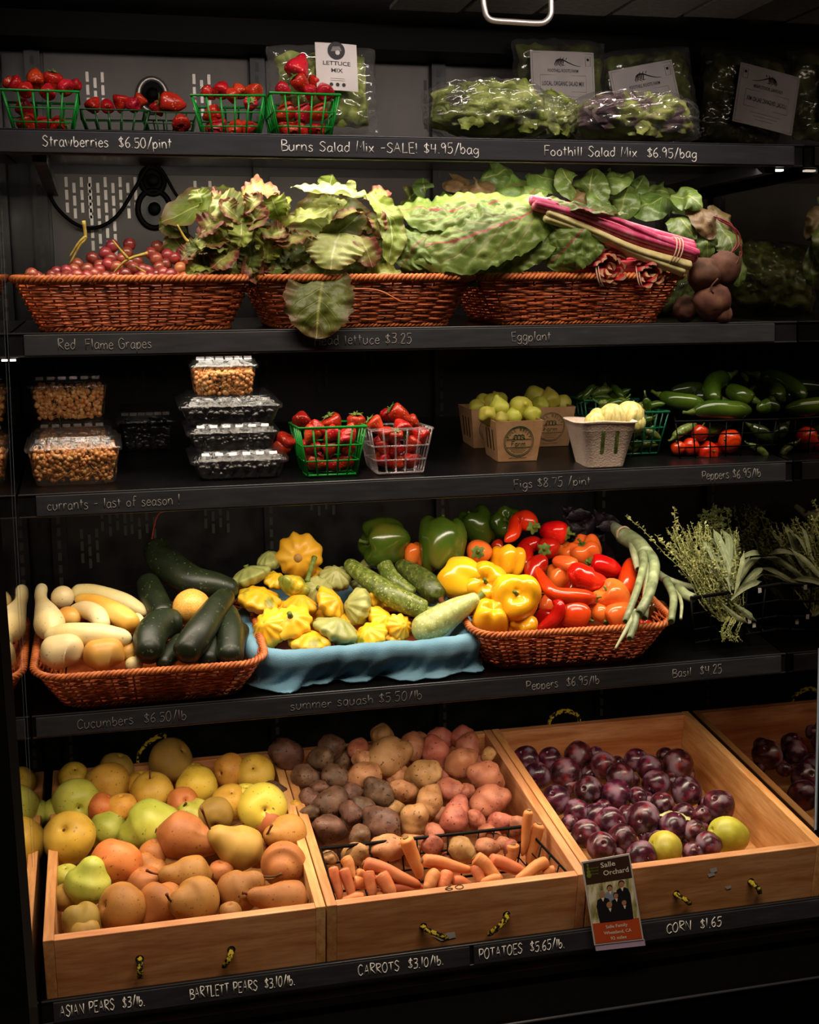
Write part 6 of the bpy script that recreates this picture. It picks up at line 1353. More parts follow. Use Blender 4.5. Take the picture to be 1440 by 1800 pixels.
# teal basket of small green peppers behind
c = deck_at(3, 1122, 803); tb = lat_copy(lat3, 'teal lattice basket of small green peppers behind the fibre basket', Vector((c.x, c.y + .045, deckz(3, c.y + .045))), .98, .95)
for ch in tb.children:
    me = ch.data.copy(); me.materials[0] = M['plteal']; ch.data = me
c2 = deck_at(3, 1045, 778); tb2 = copy_tree(tb); tb2.location = Vector((c2.x + .03, c2.y + .045, deckz(3, c2.y + .045))); tb2['label'] = 'second teal lattice basket in shadow behind the figs and fibre basket'
q = random.Random(77); k = 0
for cx_, cy_, base_, n_, nm in ((tb.location.x, tb.location.y, tb.location.z, 34, 'teal'), (tb2.location.x, tb2.location.y, tb2.location.z, 16, 'shaded teal')):
    for j in range(n_):
        lay = j // 8 if n_ > 20 else 3; x = cx_ + q.uniform(-.038, .038); y = cy_ - .036 + q.uniform(0, .06) * (1 if lay >= 3 else .2); z = base_ + .012 + lay * .019 + q.uniform(0, .006)
        if lay >= 3: z = base_ + .072 + q.uniform(0, .016)
        d = Vector((q.uniform(-1, 1), q.uniform(-.3, .3), q.uniform(-.4, .5))).normalized() * .02; p = Vector((x, y, z))
        mb = body(MB(), [p - d, p + Vector((0, 0, .003)), p + d], [(0, .004), (.3, .0075), (.7, .0065), (1, .003)], 10, 14, .15, .2, lambda u, th: 1 + .08 * math.cos(4 * th + j))
        o = tag(mb.build('green_pepper', M['jal'] if j % 3 else M['zuc'], None, True), f'small green pepper in the {nm} lattice basket, ' + (ORD[j % 8] + ' of those in ' + ('bottom', 'second', 'third', 'fourth', 'top')[min(lay, 4)] + ' layer' if lay < 3 else ORD[j % 16] + (' and higher' if j >= 24 else '') + ' of those heaped on top'), 'pepper', 'small green peppers')
        MB().tube([p - d, p - d * 1.25 + Vector((0, 0, .001)), p - d * 1.5 + Vector((0, 0, .003))], [.0028, .0014, .0016], 6).build('stem', M['calyx'], o, True)

# jalapenos in a black wire basket, cherry peppers inside
HJ = Heap(735, .07, 660, .19)
wire('black wire basket of glossy green chilies near the right end panel', [A(1188, 742, .055), A(1394, 737, .055), A(1340, 716, .23), A(1182, 720, .23)], .066, 7, .0017)
def jal(pts, K, mat, lab, st=None, dy=0., heap=HJ):
    P = [heap(p[0], p[1], (p[2] if len(p) > 2 else 0.) + dy) for p in pts]; s = S(P[0])
    o = tag(body(MB(), P, [(u, r * s) for u, r in rad(*K)], 22, 30, .16, .18).build('green_chili', M[mat], None, True), lab, 'pepper', 'green chilies')
    d = (P[0] - P[1]).normalized() if st is None else scr(*st).normalized(); a = P[0]
    r = K[0] * s
    MB().tube([a - d * r * .2, a + d * r * .25, a + d * r * 1.0, a + d * r * 1.7 + C_U * .002], [r * .62, r * .5, r * .26, r * .32], 9).build('stem', M['calyx'], o, True)
    return o
for a in (([(1218, 724, -.0), (1250, 719, -.01), (1290, 721, -.01), (1321, 722, 0)], [11, 16, 17, 11], 'jal', 'glossy green chili lying flat across the wire rim'),
          ([(1279, 662), (1256, 672), (1251, 690), (1262, 706)], [15, 17, 16, 10], 'jal', 'curved green chili arching up at the top of the heap'),
          ([(1326, 704, -.01), (1302, 694, -.01), (1279, 683, 0)], [13, 16, 13], 'jal', 'green chili with pale cap in the middle of the heap'),
          ([(1310, 652, .0), (1328, 665, -.01), (1348, 692, -.01)], [14, 18, 12], 'jal', 'broad green chili slanting down from the top'),
          ([(1160, 694, .0), (1185, 703, -.01), (1215, 708, -.01), (1240, 712, 0)], [10, 14, 15, 9], 'jal', 'green chili at the near end with its stem out'),
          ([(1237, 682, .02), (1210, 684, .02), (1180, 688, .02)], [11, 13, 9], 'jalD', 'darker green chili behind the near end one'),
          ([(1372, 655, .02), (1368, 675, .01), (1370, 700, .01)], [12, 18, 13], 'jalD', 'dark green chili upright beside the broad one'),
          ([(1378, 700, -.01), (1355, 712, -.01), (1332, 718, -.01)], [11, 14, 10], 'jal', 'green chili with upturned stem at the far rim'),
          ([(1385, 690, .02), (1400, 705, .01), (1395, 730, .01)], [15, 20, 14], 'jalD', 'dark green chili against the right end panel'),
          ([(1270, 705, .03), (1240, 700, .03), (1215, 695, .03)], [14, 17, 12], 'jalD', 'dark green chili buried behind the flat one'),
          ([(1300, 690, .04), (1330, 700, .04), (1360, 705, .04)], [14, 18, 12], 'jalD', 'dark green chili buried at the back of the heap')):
    jal(a[0], a[1], a[2], a[3])
for a in (([(1318, 748, -.0), (1340, 762, -.005), (1360, 776, 0)], [8, 13, 8], 'jalD', 'dark green chili inside the wire basket, lower level'), ([(1315, 780, -.01), (1335, 790, -.01), (1350, 803, -.01)], [4, 7, 6], 'zucD', 'thin brown-green chili at the bottom of the wire basket'), ([(1184, 770, 0), (1200, 757, 0), (1225, 745, 0)], [7, 9, 6], 'zuc', 'slim pale green chili behind the wire bars'), ([(1270, 752, .02), (1245, 756, .02), (1225, 752, .02)], [10, 13, 9], 'jal', 'green chili above the red peppers under the rim'), ([(1385, 755, .01), (1390, 775, .01), (1385, 790, .02)], [10, 14, 9], 'jalD', 'dark green chili inside the wire basket at the panel')):
    jal(a[0], a[1], a[2], a[3], heap=Heap(800, .075, 740, .09))
chm = [scaled(lumpy(lathe([(0, .8), (.3, .86), (.7, .68), (1, .1), (.85, -.5), (.4, -.85), (0, -.9)], 28, lambda th, k: 1 + .03 * math.cos(5 * th)), .05, 1.2, i), .02).mesh('cherry_pepper', M['pepR' if i else 'pepD']) for i in range(3)]
chc = calyx_mb(.008); chc.v = [v + Vector((0, 0, .0155)) for v in chc.v]; chc = chc.mesh('calyx', M['calyx'])
for i, (px, py, r, k, d, lab) in enumerate(((1230, 761, 16, 0, (.3, .8, .2), 'dark red round pepper highest inside the wire basket'), (1192, 787, 13, 1, (-.2, .5, .5), 'red round pepper at the near end inside the wire basket'), (1214, 785, 16, 2, (.3, .5, .7), 'red round pepper with stem beside the near end one'), (1244, 796, 21, 1, (.35, .1, .95), 'large red pepper with long stem at the basket front'), (1283, 775, 21, 2, (-.6, .1, .8), 'large red pepper with stem facing the near side'), (1262, 790, 14, 1, (.2, .8, .1), 'red pepper between the two large ones'))):
    P = A(px, py, .085 if i != 5 else .11); o = put('red_pepper', [chm[k]], P, r * S(P), .02, scr(*d), i, 'pepper', 'round red peppers', 0, (('calyx', chc),)); o['label'] = lab
# ------------------------------------------------------------------ grapes, lettuce, chard and beets (second shelf)
gmesh = [scaled(lathe(unit(9), 20), .011).mesh('grape', M[k]) for k in ('grape', 'grapeL')]
GRP = [((200, 380), (235, 375), (272, 350), (305, 368), (270, 390), (245, 400), (305, 395), (225, 402), (205, 400), (180, 392), (325, 328), (350, 355), (348, 372), (330, 385), (370, 395), (110, 385), (130, 398), (290, 405), (345, 400), (260, 370), (235, 395), (180, 402)),
       ((395, 285), (390, 330), (455, 280), (430, 330), (440, 385), (500, 395), (530, 398), (470, 365), (480, 340), (420, 395), (370, 310), (455, 345), (410, 360), (500, 370), (380, 350), (520, 375), (445, 310), (550, 390), (485, 400), (400, 400)),
       ((556, 290), (600, 290, 1), (635, 280), (550, 330), (615, 328), (583, 350), (575, 380), (600, 388), (635, 365, 1), (675, 368), (650, 400, 1), (680, 400), (640, 310), (660, 300), (620, 400), (590, 318), (560, 360), (690, 385), (655, 340), (700, 400), (570, 400), (530, 310))]
for gi, pts in enumerate(GRP):
    g_ = thing('grape_bunch', ('bunch of dusky red grapes at the near end of the basket', 'bunch of dark red grapes in the middle of the basket', 'bunch of red and amber grapes beside the red-edged lettuce')[gi], 'grapes', A(pts[0][0] / 2 + 20, 485, .12), 'red grapes')
    q = random.Random(gi)
    for k, p in enumerate(pts):
        P = A(p[0] / 2, 290 + p[1] / 2, .07 + (410 - p[1]) * .0010 + q.uniform(-.01, .02)); s = 11 * S(P) / .011 * q.uniform(.94, 1.08)
        inst('grape', gmesh[1 if len(p) > 2 else 0], P - world_loc(g_), aim((q.uniform(-1, 1), q.uniform(-1, 1), 1)), (s, s, s * q.uniform(1, 1.12)), g_)
    TW = ([[(122, 465), (140, 432), (150, 418), (147, 388)], [(122, 452), (138, 428), (152, 415)]], [[(198, 422), (212, 440), (225, 455)], [(195, 485), (222, 458), (260, 445)], [(238, 468), (256, 480)]], [[(312, 395), (325, 418), (332, 425)]])[gi]
    for T in TW:
        P = [A(x, y, .09) for x, y in T]; MB().tube([catmull(P, i / 14) for i in range(15)], [.0012 + .0018 * i / 14 for i in range(15)], 7).build('stem', M['twig'], g_, True)

LY = 0.
def L_(par, pts, hw, mat, nrm=(0, .4, .9), cup=0., ruf=.2, rf=5., edge=.25, crink=.004, cf=45, seed=0, name='leaf', nu=26, nv=14, bl=0.):
    P = [A(x, y, d) for x, y, d in pts]; s = S(P[0]); b = MB()
    hw = list(hw); hw[-1] = max(hw[-1], .8 * max(hw))
    leaf(b, P, [h * s for h in hw], scr(*nrm), nu, nv, cup, ruf, rf, edge, crink, cf, seed, 34., bl, .42); return b.build(name, M[mat], par, True)
lt = thing('lettuce_head', 'big ruffled green lettuce head with one leaf drooping over the basket', 'lettuce', A(580, 490, .08), 'lettuce heads')
for i, a in enumerate((
    ([(512, 330, .07), (580, 336, .04), (652, 346, .06)], [4, 13, 15, 14, 6], 'lettucep', (0, .75, .6), .5, .3, 5),
    ([(578, 340, .10), (580, 325, .095), (584, 307, .085)], [18, 22, 21, 10], 'lettuce', (0, .2, .95), .2, .22, 2),
    ([(612, 345, .10), (616, 330, .095), (620, 317, .09)], [10, 14, 9, 3], 'lettucep', (.2, .3, .9), .2, .2, 2),
    ([(490, 402, .05), (535, 380, .02), (596, 367, .04)], [5, 17, 19, 15, 6], 'lettuce', (-.1, .6, .75), .3, .25, 4),
    ([(565, 425, .07), (600, 405, .05), (640, 372, .06)], [14, 22, 26, 12], 'lettuceo', (.2, -.2, .95), .5, .2, 3),
    ([(640, 372, .05), (615, 372, .03), (585, 388, .03)], [6, 10, 11, 5], 'lettucer', (0, .7, .7), .3, .2, 3),
    ([(600, 405, .06), (588, 430, .01), (582, 476, -.005)], [30, 46, 50, 42, 16], 'lettucep', (0, .55, .85), -.25, .14, 5),
    ([(552, 412, .05), (515, 420, .02), (478, 436, .03)], [8, 17, 18, 10], 'lettucer', (0, .6, .8), .3, .3, 5),
    ([(575, 462, .03), (562, 525, -.012), (556, 596, -.022)], [26, 50, 60, 57, 30], 'lettuceo', (.05, .1, .98), .22, .12, 4),
    ([(650, 340, .07), (688, 395, .05), (684, 470, .04)], [10, 22, 24, 22, 8], 'lettuce', (.45, .1, .9), .3, .2, 5),
    ([(630, 415, .04), (645, 440, .02), (655, 470, .02)], [10, 22, 24, 10], 'lettucer', (.1, .3, .9), .25, .15, 3),
    ([(600, 440, .06), (618, 470, .04), (620, 496, .035)], [16, 24, 22, 10], 'lettuceo', (0, .1, .95), .3, .15, 4),
    ([(640, 496, .05), (672, 480, .03), (706, 478, .03)], [8, 15, 17, 8], 'lettuce', (.1, .5, .85), .4, .25, 4),
    ([(540, 440, .06), (505, 455, .04), (478, 470, .04)], [10, 18, 20, 8], 'lettuceo', (-.2, .3, .9), .3, .35, 5),
    ([(540, 460, .05), (515, 480, .035), (490, 498, .035)], [12, 20, 22, 10], 'lettuceo', (-.1, .2, .95), .3, .35, 5),
    ([(640, 350, .1), (668, 340, .08), (676, 360, .07)], [8, 14, 15, 6], 'lettucer', (.3, .5, .8), .3, .35, 4),
    ([(648, 400, .08), (662, 385, .05), (668, 420, .05)], [8, 15, 17, 8], 'lettucer', (.3, .2, .9), .3, .35, 4),
    ([(500, 400, .08), (495, 370, .06), (505, 345, .07)], [10, 20, 20, 8], 'lettuce', (-.4, .2, .9), .3, .25, 4),
    ([(580, 475, .12), (580, 410, .12), (582, 330, .12)], [60, 80, 78, 56], 'lettuceo', (0, .2, .95), -.2, .1, 5),  # broad dark backing leaf added, standing in for the shaded hollow
    ([(560, 490, .10), (520, 450, .10), (490, 420, .10)], [30, 40, 36, 20], 'lettuceo', (-.2, .2, .95), .1, .2, 5),
    ([(640, 490, .10), (660, 440, .10), (670, 390, .10)], [30, 40, 36, 20], 'lettuceo', (.2, .2, .95), .1, .2, 5),
    ([(610, 360, .07), (585, 352, .05), (550, 356, .06)], [5, 9, 10, 5], 'lettucep', (0, .5, .8), .3, .3, 4))):
    L_(lt, a[0], a[1], a[2], a[3], a[4], a[5] * .55, a[6] * .8, .16, .007, 36, i, nu=64, nv=26)
lr = thing('lettuce_head', 'red-edged frilly lettuce head beside the grapes', 'lettuce', A(400, 490, .08), 'lettuce heads')
q = random.Random(3)
for i, a in enumerate((
    ([(420, 350, .07), (452, 334, .05), (492, 338, .06)], [8, 16, 18, 8], 'lettucer', (0, .5, .8), .3, .3, 4), ([(440, 405, .06), (405, 370, .03), (376, 350, .04)], [8, 22, 25, 12], 'lettucep', (-.2, .4, .9), .3, .25, 5),
    ([(400, 402, .05), (372, 392, .02), (350, 415, .03)], [10, 18, 20, 8], 'lettucer', (-.3, .4, .85), .3, .3, 4), ([(425, 385, .05), (424, 410, .015), (420, 432, .02)], [12, 17, 16, 8], 'lettuce', (0, .4, .9), .3, .3, 4),
    ([(352, 422, .05), (335, 440, .03), (320, 458, .03)], [6, 13, 14, 6], 'lettucer', (-.3, .2, .9), .2, .2, 4), ([(400, 440, .04), (372, 430, .02), (345, 420, .03)], [8, 14, 14, 6], 'lettuce', (-.1, .5, .85), .3, .35, 4),
    ([(410, 435, .04), (392, 455, .02), (372, 472, .02)], [10, 18, 19, 8], 'lettucer', (-.1, .3, .9), .3, .3, 4), ([(455, 365, .05), (450, 385, .02), (440, 400, .03)], [10, 17, 17, 8], 'lettucer', (.1, .5, .85), .3, .35, 4),
    ([(470, 400, .05), (472, 430, .03), (470, 462, .03)], [10, 18, 18, 8], 'lettuce', (.2, .2, .9), .3, .35, 5), ([(440, 430, .05), (440, 455, .03), (430, 485, .03)], [10, 18, 18, 8], 'lettuceo', (.0, .2, .9), .3, .35, 5),
    ([(400, 470, .05), (385, 482, .03), (378, 496, .03)], [8, 12, 12, 6], 'lettuceo', (0, .3, .9), .3, .35, 4), ([(465, 465, .05), (462, 480, .03), (455, 494, .03)], [8, 14, 14, 6], 'lettucer', (0, .3, .9), .3, .35, 4),
    ([(430, 480, .10), (420, 430, .10), (415, 370, .10)], [40, 55, 55, 40], 'lettuceo', (0, .3, .95), -.2, .12, 5), ([(490, 380, .06), (482, 360, .04), (478, 345, .05)], [10, 18, 18, 8], 'lettuce', (-.1, .3, .9), .3, .3, 4),
    ([(415, 355, .08), (390, 345, .06), (372, 356, .06)], [8, 13, 14, 6], 'lettucer', (-.2, .6, .7), .3, .4, 4), ([(380, 420, .05), (360, 425, .035), (348, 440, .04)], [8, 14, 14, 6], 'lettucep', (-.2, .4, .9), .3, .4, 4))):
    L_(lr, a[0], [1.3 * h for h in a[1]], a[2], a[3], a[4], a[5] * .5, a[6] * .8, .16, .007, 44, 40 + i, nu=56, nv=24)
for i in range(16):
    x, y = q.uniform(345, 490), q.uniform(350, 485); a = math.atan2(y - 425, x - 425) + q.uniform(-.5, .5); l = q.uniform(18, 30)
    L_(lr, [(x - l * math.cos(a), y - l * math.sin(a), .05), (x, y, .025), (x + l * math.cos(a), y + l * math.sin(a), .03)], [9, 17, 20, 9], ('lettucer', 'lettuce', 'lettucer', 'lettuceo')[i % 4], (q.uniform(-.4, .4), .4, .85), .35, .14, 3.2, .16, .007, 44, 60 + i, nu=48, nv=22)
bg = thing('lettuce_head', 'loose broad green lettuce leaves behind the grapes', 'lettuce', A(340, 440, .2), 'lettuce heads')
L_(bg, [(420, 350, .18), (350, 362, .16), (284, 392, .17)], [14, 30, 36, 32, 14], 'lettuceo', (-.2, .3, .9), .2, .10, 3, .15, .004, 40, 81)
L_(bg, [(405, 330, .2), (370, 345, .18), (330, 360, .19)], [10, 18, 20, 10], 'lettuce', (-.2, .6, .8), .2, .15, 3, .2, .004, 40, 82)
L_(bg, [(330, 410, .2), (305, 400, .18), (282, 380, .18)], [8, 18, 20, 10], 'lettuceo', (-.2, .2, .9), .3, .2, 3, .2, .004, 40, 83)
L_(bg, [(345, 455, .2), (315, 430, .19), (300, 405, .18)], [14, 26, 26, 14], 'lettuceo', (-.1, .1, .95), .2, .15, 3, .2, .004, 40, 84)
P = [A(x, y, -.004) for x, y in ((612, 508), (645, 508), (672, 513), (706, 531))]
tag(MB().tube([catmull(P, i / 20) for i in range(21)], [.0013] * 20 + [.0019], 7).build('dry_stalk', M['wickerrim'], None, True), 'thin dry orange stalk lying against the middle wicker basket', 'stalk')

# chard bunches
ch = thing('chard_bunch', 'large chard bunch with crinkled green leaves and banded pink stalks', 'chard', A(950, 440, .08), 'chard bunches')
for i, a in enumerate((
    ([(968, 360, .04), (890, 392, .0), (800, 424, .01), (705, 436, .05)], [36, 56, 60, 55, 34], 'chardr', (0, .35, .95), -.30, .07, 6), ([(960, 350, .06), (860, 360, .04), (770, 370, .05), (695, 365, .08)], [18, 34, 42, 44, 22], 'chardr', (0, .55, .85), -.25, .08, 5),
    ([(990, 370, .05), (940, 420, .015), (880, 450, .02), (830, 458, .03)], [25, 40, 40, 20], 'chard', (.05, .15, .98), -.1, .10, 5), ([(1052, 375, .02), (1010, 420, -.005), (962, 468, .015)], [34, 50, 48, 18], 'chard', (.2, .25, .95), -.25, .07, 3),
    ([(1100, 380, .0), (1050, 372, -.01), (1000, 362, .0), (960, 345, .03)], [4, 10, 13, 10, 5], 'chard', (0, .7, .7), .2, .12, 3), ([(860, 430, .04), (790, 452, .025), (725, 462, .04)], [30, 34, 34, 18], 'chard', (0, .1, .98), -.1, .12, 5),
    ([(780, 400, .05), (735, 430, .035), (705, 470, .045)], [30, 42, 44, 20], 'chard', (-.2, .2, .95), -.1, .12, 4), ([(900, 480, .06), (880, 440, .06), (870, 380, .07)], [60, 80, 80, 50], 'chard', (0, .2, .95), -.1, .05, 4),
    ([(780, 485, .06), (760, 440, .06), (750, 380, .08)], [50, 64, 64, 40], 'chard', (0, .2, .95), -.1, .06, 4))):
    L_(ch, a[0], a[1], a[2], a[3], a[4], a[5], a[6], .10, .006, 42, 100 + i, nu=84, nv=52, bl=.0032)
q = random.Random(8)
ST = [([(930, 352), (1010, 372), (1105, 408), (1224, 440)], 10, 'chardstem', -.005), ([(935, 360), (1015, 385), (1110, 420), (1226, 454)], 10, 'chardstem', -.01), ([(930, 348), (1015, 366), (1110, 398), (1222, 432)], 8, 'chardstem', .008), ([(960, 372), (1040, 405), (1120, 440), (1216, 468)], 8, 'chardpale', -.016), ([(955, 382), (1045, 412), (1120, 446), (1205, 478)], 9, 'chardpale', -.012), ([(990, 392), (1050, 418), (1120, 448), (1200, 470)], 8, 'chardpale', .0), ([(940, 356), (1020, 378), (1110, 412), (1228, 447)], 8, 'chardstem', -.018), ([(1010, 366), (1080, 385), (1150, 415), (1230, 446)], 6, 'chardstem', -.02)]
for pts, r, mt, d in ST:
    P = [A(x, y, d + .02 - .00005 * (x - 930)) for x, y in pts]; s = S(P[0])
    b = body(MB(), P, [(0, r * .8 * s), (.5, r * .85 * s), (1, r * 1.1 * s)], 14, 24, .02, .02, lambda u, th: 1 + .12 * math.cos(5 * th)); o = b.build('stalk', M[mt], ch, True)
c = A(1180, 443, -.0); d = (A(1224, 460, -.01) - A(1100, 416, -.01)).normalized(); u_ = d.orthogonal().normalized(); v_ = d.cross(u_); b = MB()
for k in range(3): b.tube([c + d * (k * .0035 - .003) + (u_ * math.cos(a) * .024 + v_ * math.sin(a) * .024) * (1. + .03 * math.sin(3 * a)) + C_R * .002 * k for a in (2 * PI * i / 30 for i in range(30))], .0011, 6, True)
b.build('rubber_band', M['band'], ch, True)
def cutbunch(cx_, cy_, r, lab, mt, seed):
    """a bunch seen end on: packed curved stalk ends facing the viewer, a band round them"""
    t = thing('chard_bunch', lab, 'chard', A(cx_, cy_, .03), 'chard bunches'); q_ = random.Random(seed); pts = []
    for _ in range(900):
        a, f = q_.uniform(0, 6.28), math.sqrt(q_.random()); x, y = f * math.cos(a), f * math.sin(a)
        if all((x - u) ** 2 + (y - v) ** 2 > .085 for u, v in pts): pts.append((x, y))
        if len(pts) > 20: break
    for x, y in pts:
        a = math.atan2(y, x) + q_.uniform(-.5, .5); X, Y = cx_ + r * x, cy_ - r * y
        P0 = A(X, Y, q_.uniform(-.012, .010)); P1 = A(cx_ - 62 + r * x * .9, cy_ + 2 - r * y * .9, .07); s = S(P0); w = r * q_.uniform(.17, .24) * s
        tan = C_U * math.cos(a) - C_R * math.sin(a); out = C_R * math.cos(a) + C_U * math.sin(a); rows = []
        for i in range(7):
            p = P1 * (1 - i / 6) + P0 * (i / 6); row = []
            for j in range(14):           # crescent cross-section with a ribbed back
                th = 2 * PI * j / 14; e = math.cos(th) * 1.3; row.append(p + tan * (w * e) + out * (w * .5 * math.sin(th) - w * .35 * e * e + w * .08 * math.cos(5 * th)) - C_F * (.002 * e * (i == 6)))
            rows.append(row)
        b = MB(); b.quadgrid(rows, True, True, True); o = b.build('stalk', M[mt], t, True)
        b = MB(); cc = sum(rows[-1], Vector()) / 14; b.v = [cc + (v - cc) * .86 - C_F * .0007 for v in rows[-1]]; b.f = [tuple(range(14))]; b.build('cut_end', M['chardcut'], o)
    cc = A(cx_ - 22, cy_ + 1, .022); s = S(cc)
    for k in range(2):
        b = MB(); b.tube([cc + C_R * (k * .004) + (C_R * math.cos(a) * r * .35 + C_U * math.sin(a) * r * 1.12) * s - C_F * (r * s * 1.05 * math.cos(a + 2.6)) for a in (2 * PI * i / 30 for i in range(30))], .0011, 6, True); b.build('rubber_band', M['band'], t, True)
cutbunch(1076, 470, 31, 'red chard bunch seen end on with brown cut stalks, nearer the middle', 'chardred', 1)
cutbunch(1146, 478, 27, 'red chard bunch seen end on with pink cut stalks, beside the beets', 'chardred', 2)
# dark greens behind
dg = thing('beet_greens_bunch', 'dark beet greens rising behind the chard', 'greens', A(1000, 420, .2), 'beet greens')
q = random.Random(19)
for i, (x, y, w, mt, a) in enumerate(((870, 306, 30, 'beetleaf', 20), (895, 326, 34, 'chard', 15), (960, 312, 32, 'beetleaf', -10), (1037, 332, 34, 'beetleaf', 80), (1082, 312, 28, 'beetleaf', 20), (1095, 356, 30, 'beetleaf', 250), (1142, 358, 34, 'beetleaf', 200), (1200, 352, 28, 'beetleaf', 10), (930, 340, 30, 'chard', 30), (1000, 320, 26, 'beetleaf', 120), (840, 330, 26, 'brownleaf', 10), (790, 345, 24, 'beetleaf', 200), (1060, 350, 28, 'beetleaf', 140), (1120, 330, 24, 'beetleaf', 60), (1168, 338, 28, 'beetleaf', 160), (720, 345, 22, 'lettuceo', 40), (800, 318, 22, 'brownleaf', 190), (1010, 350, 26, 'brownleaf', 200), (745, 330, 20, 'beetleaf', 90))):
    r_ = R_(a); l = w * 1.05; dx, dy = math.cos(r_) * l, -math.sin(r_) * l; d0 = .13 + q.uniform(-.02, .05)
    L_(dg, [(x - dx, y - dy, d0 + .02), (x, y, d0), (x + dx, y + dy, d0 + .015)], [w * .35, w * .9, w, w * .85, w * .15], mt, (q.uniform(-.4, .4), .4, .85), -.25, .07, 2, .06, .009, 34, 130 + i, nu=30, nv=18)
bt = thing('beet_greens_bunch', 'beet leaves and red leaf stalks falling behind the four beets', 'greens', A(1250, 430, .1), 'beet greens')
for i, (pts, w, mt) in enumerate((([(1180, 345, .1), (1215, 345, .07), (1235, 365, .07)], 26, 'beetleaf'), ([(1210, 350, .1), (1240, 385, .06), (1255, 420, .06)], 26, 'brownleaf'), ([(1180, 380, .1), (1205, 395, .06), (1225, 420, .06)], 28, 'beetleaf'), ([(1225, 395, .1), (1242, 425, .06), (1245, 455, .06)], 26, 'beetleaf'), ([(1262, 395, .1), (1285, 430, .07), (1285, 470, .07)], 26, 'beetleaf'), ([(1270, 420, .1), (1298, 470, .08), (1296, 505, .08)], 17, 'beetleaf'), ([(1180, 420, .1), (1200, 430, .08), (1222, 440, .08)], 22, 'brownleaf'), ([(1250, 360, .12), (1272, 390, .1), (1290, 420, .1)], 22, 'brownleaf'))):
    L_(bt, pts, [w * .35, w * .9, w, w * .8, w * .12], mt, (.2, .3, .9), -.25, .08, 2, .06, .008, 34, 170 + i, nu=30, nv=18)
for k, pts in enumerate(([(1272, 455), (1300, 430), (1295, 405), (1262, 385)], [(1278, 455), (1296, 425), (1285, 395), (1255, 380)], [(1285, 460), (1303, 450), (1302, 430)])):
    P = [A(x, y, .055) for x, y in pts]; MB().tube([catmull(P, i / 16) for i in range(17)], .0016, 7).build('leaf_stalk', skin('dark_red_leaf_stalk', [(.3, '4a1418'), (.6, '6b2024')], 60, .5, .3), bt, True)
bmesh_ = [scaled(lumpy(lumpy(lathe([(0, .85), (.3, .86), (.7, .68), (1., .1), (.88, -.45), (.5, -.85), (.22, -1.05), (.1, -1.2), (0, -1.25)], 30), .14, 1.2, i), .06, 3.2, i + 4), .03).mesh('beet', M['beet']) for i in range(4)]
for i, (px, py, r, Y, d, lab, tail) in enumerate(((1272, 473, 32, .03, (-.75, -.5, .2), 'uppermost beet with root tail pointing out', [(1290, 470), (1299, 455), (1302, 442)]), (1238, 482, 31, .015, (.2, .9, .3), 'beet resting against the chard stalk ends', [(1262, 490), (1250, 505), (1254, 515)]), (1252, 530, 34, .012, (.1, .95, .2), 'largest beet standing on the shelf edge', None), (1265, 553, 22, .012, (-.4, .9, .2), 'lowest small beet on the shelf lip', None), (1206, 542, 24, .05, (0, .9, .2), 'shadowed beet beside the wicker basket', None))):
    P = A(px, py, Y); o = put('beet', bmesh_, P, r * S(P) * .98, .03, scr(*d), i, 'beet', 'beets', i); o['label'] = lab
    if tail: stemon(o, [A(x, y, Y - .028) for x, y in tail], .0014, 'beet', 'root_tail')
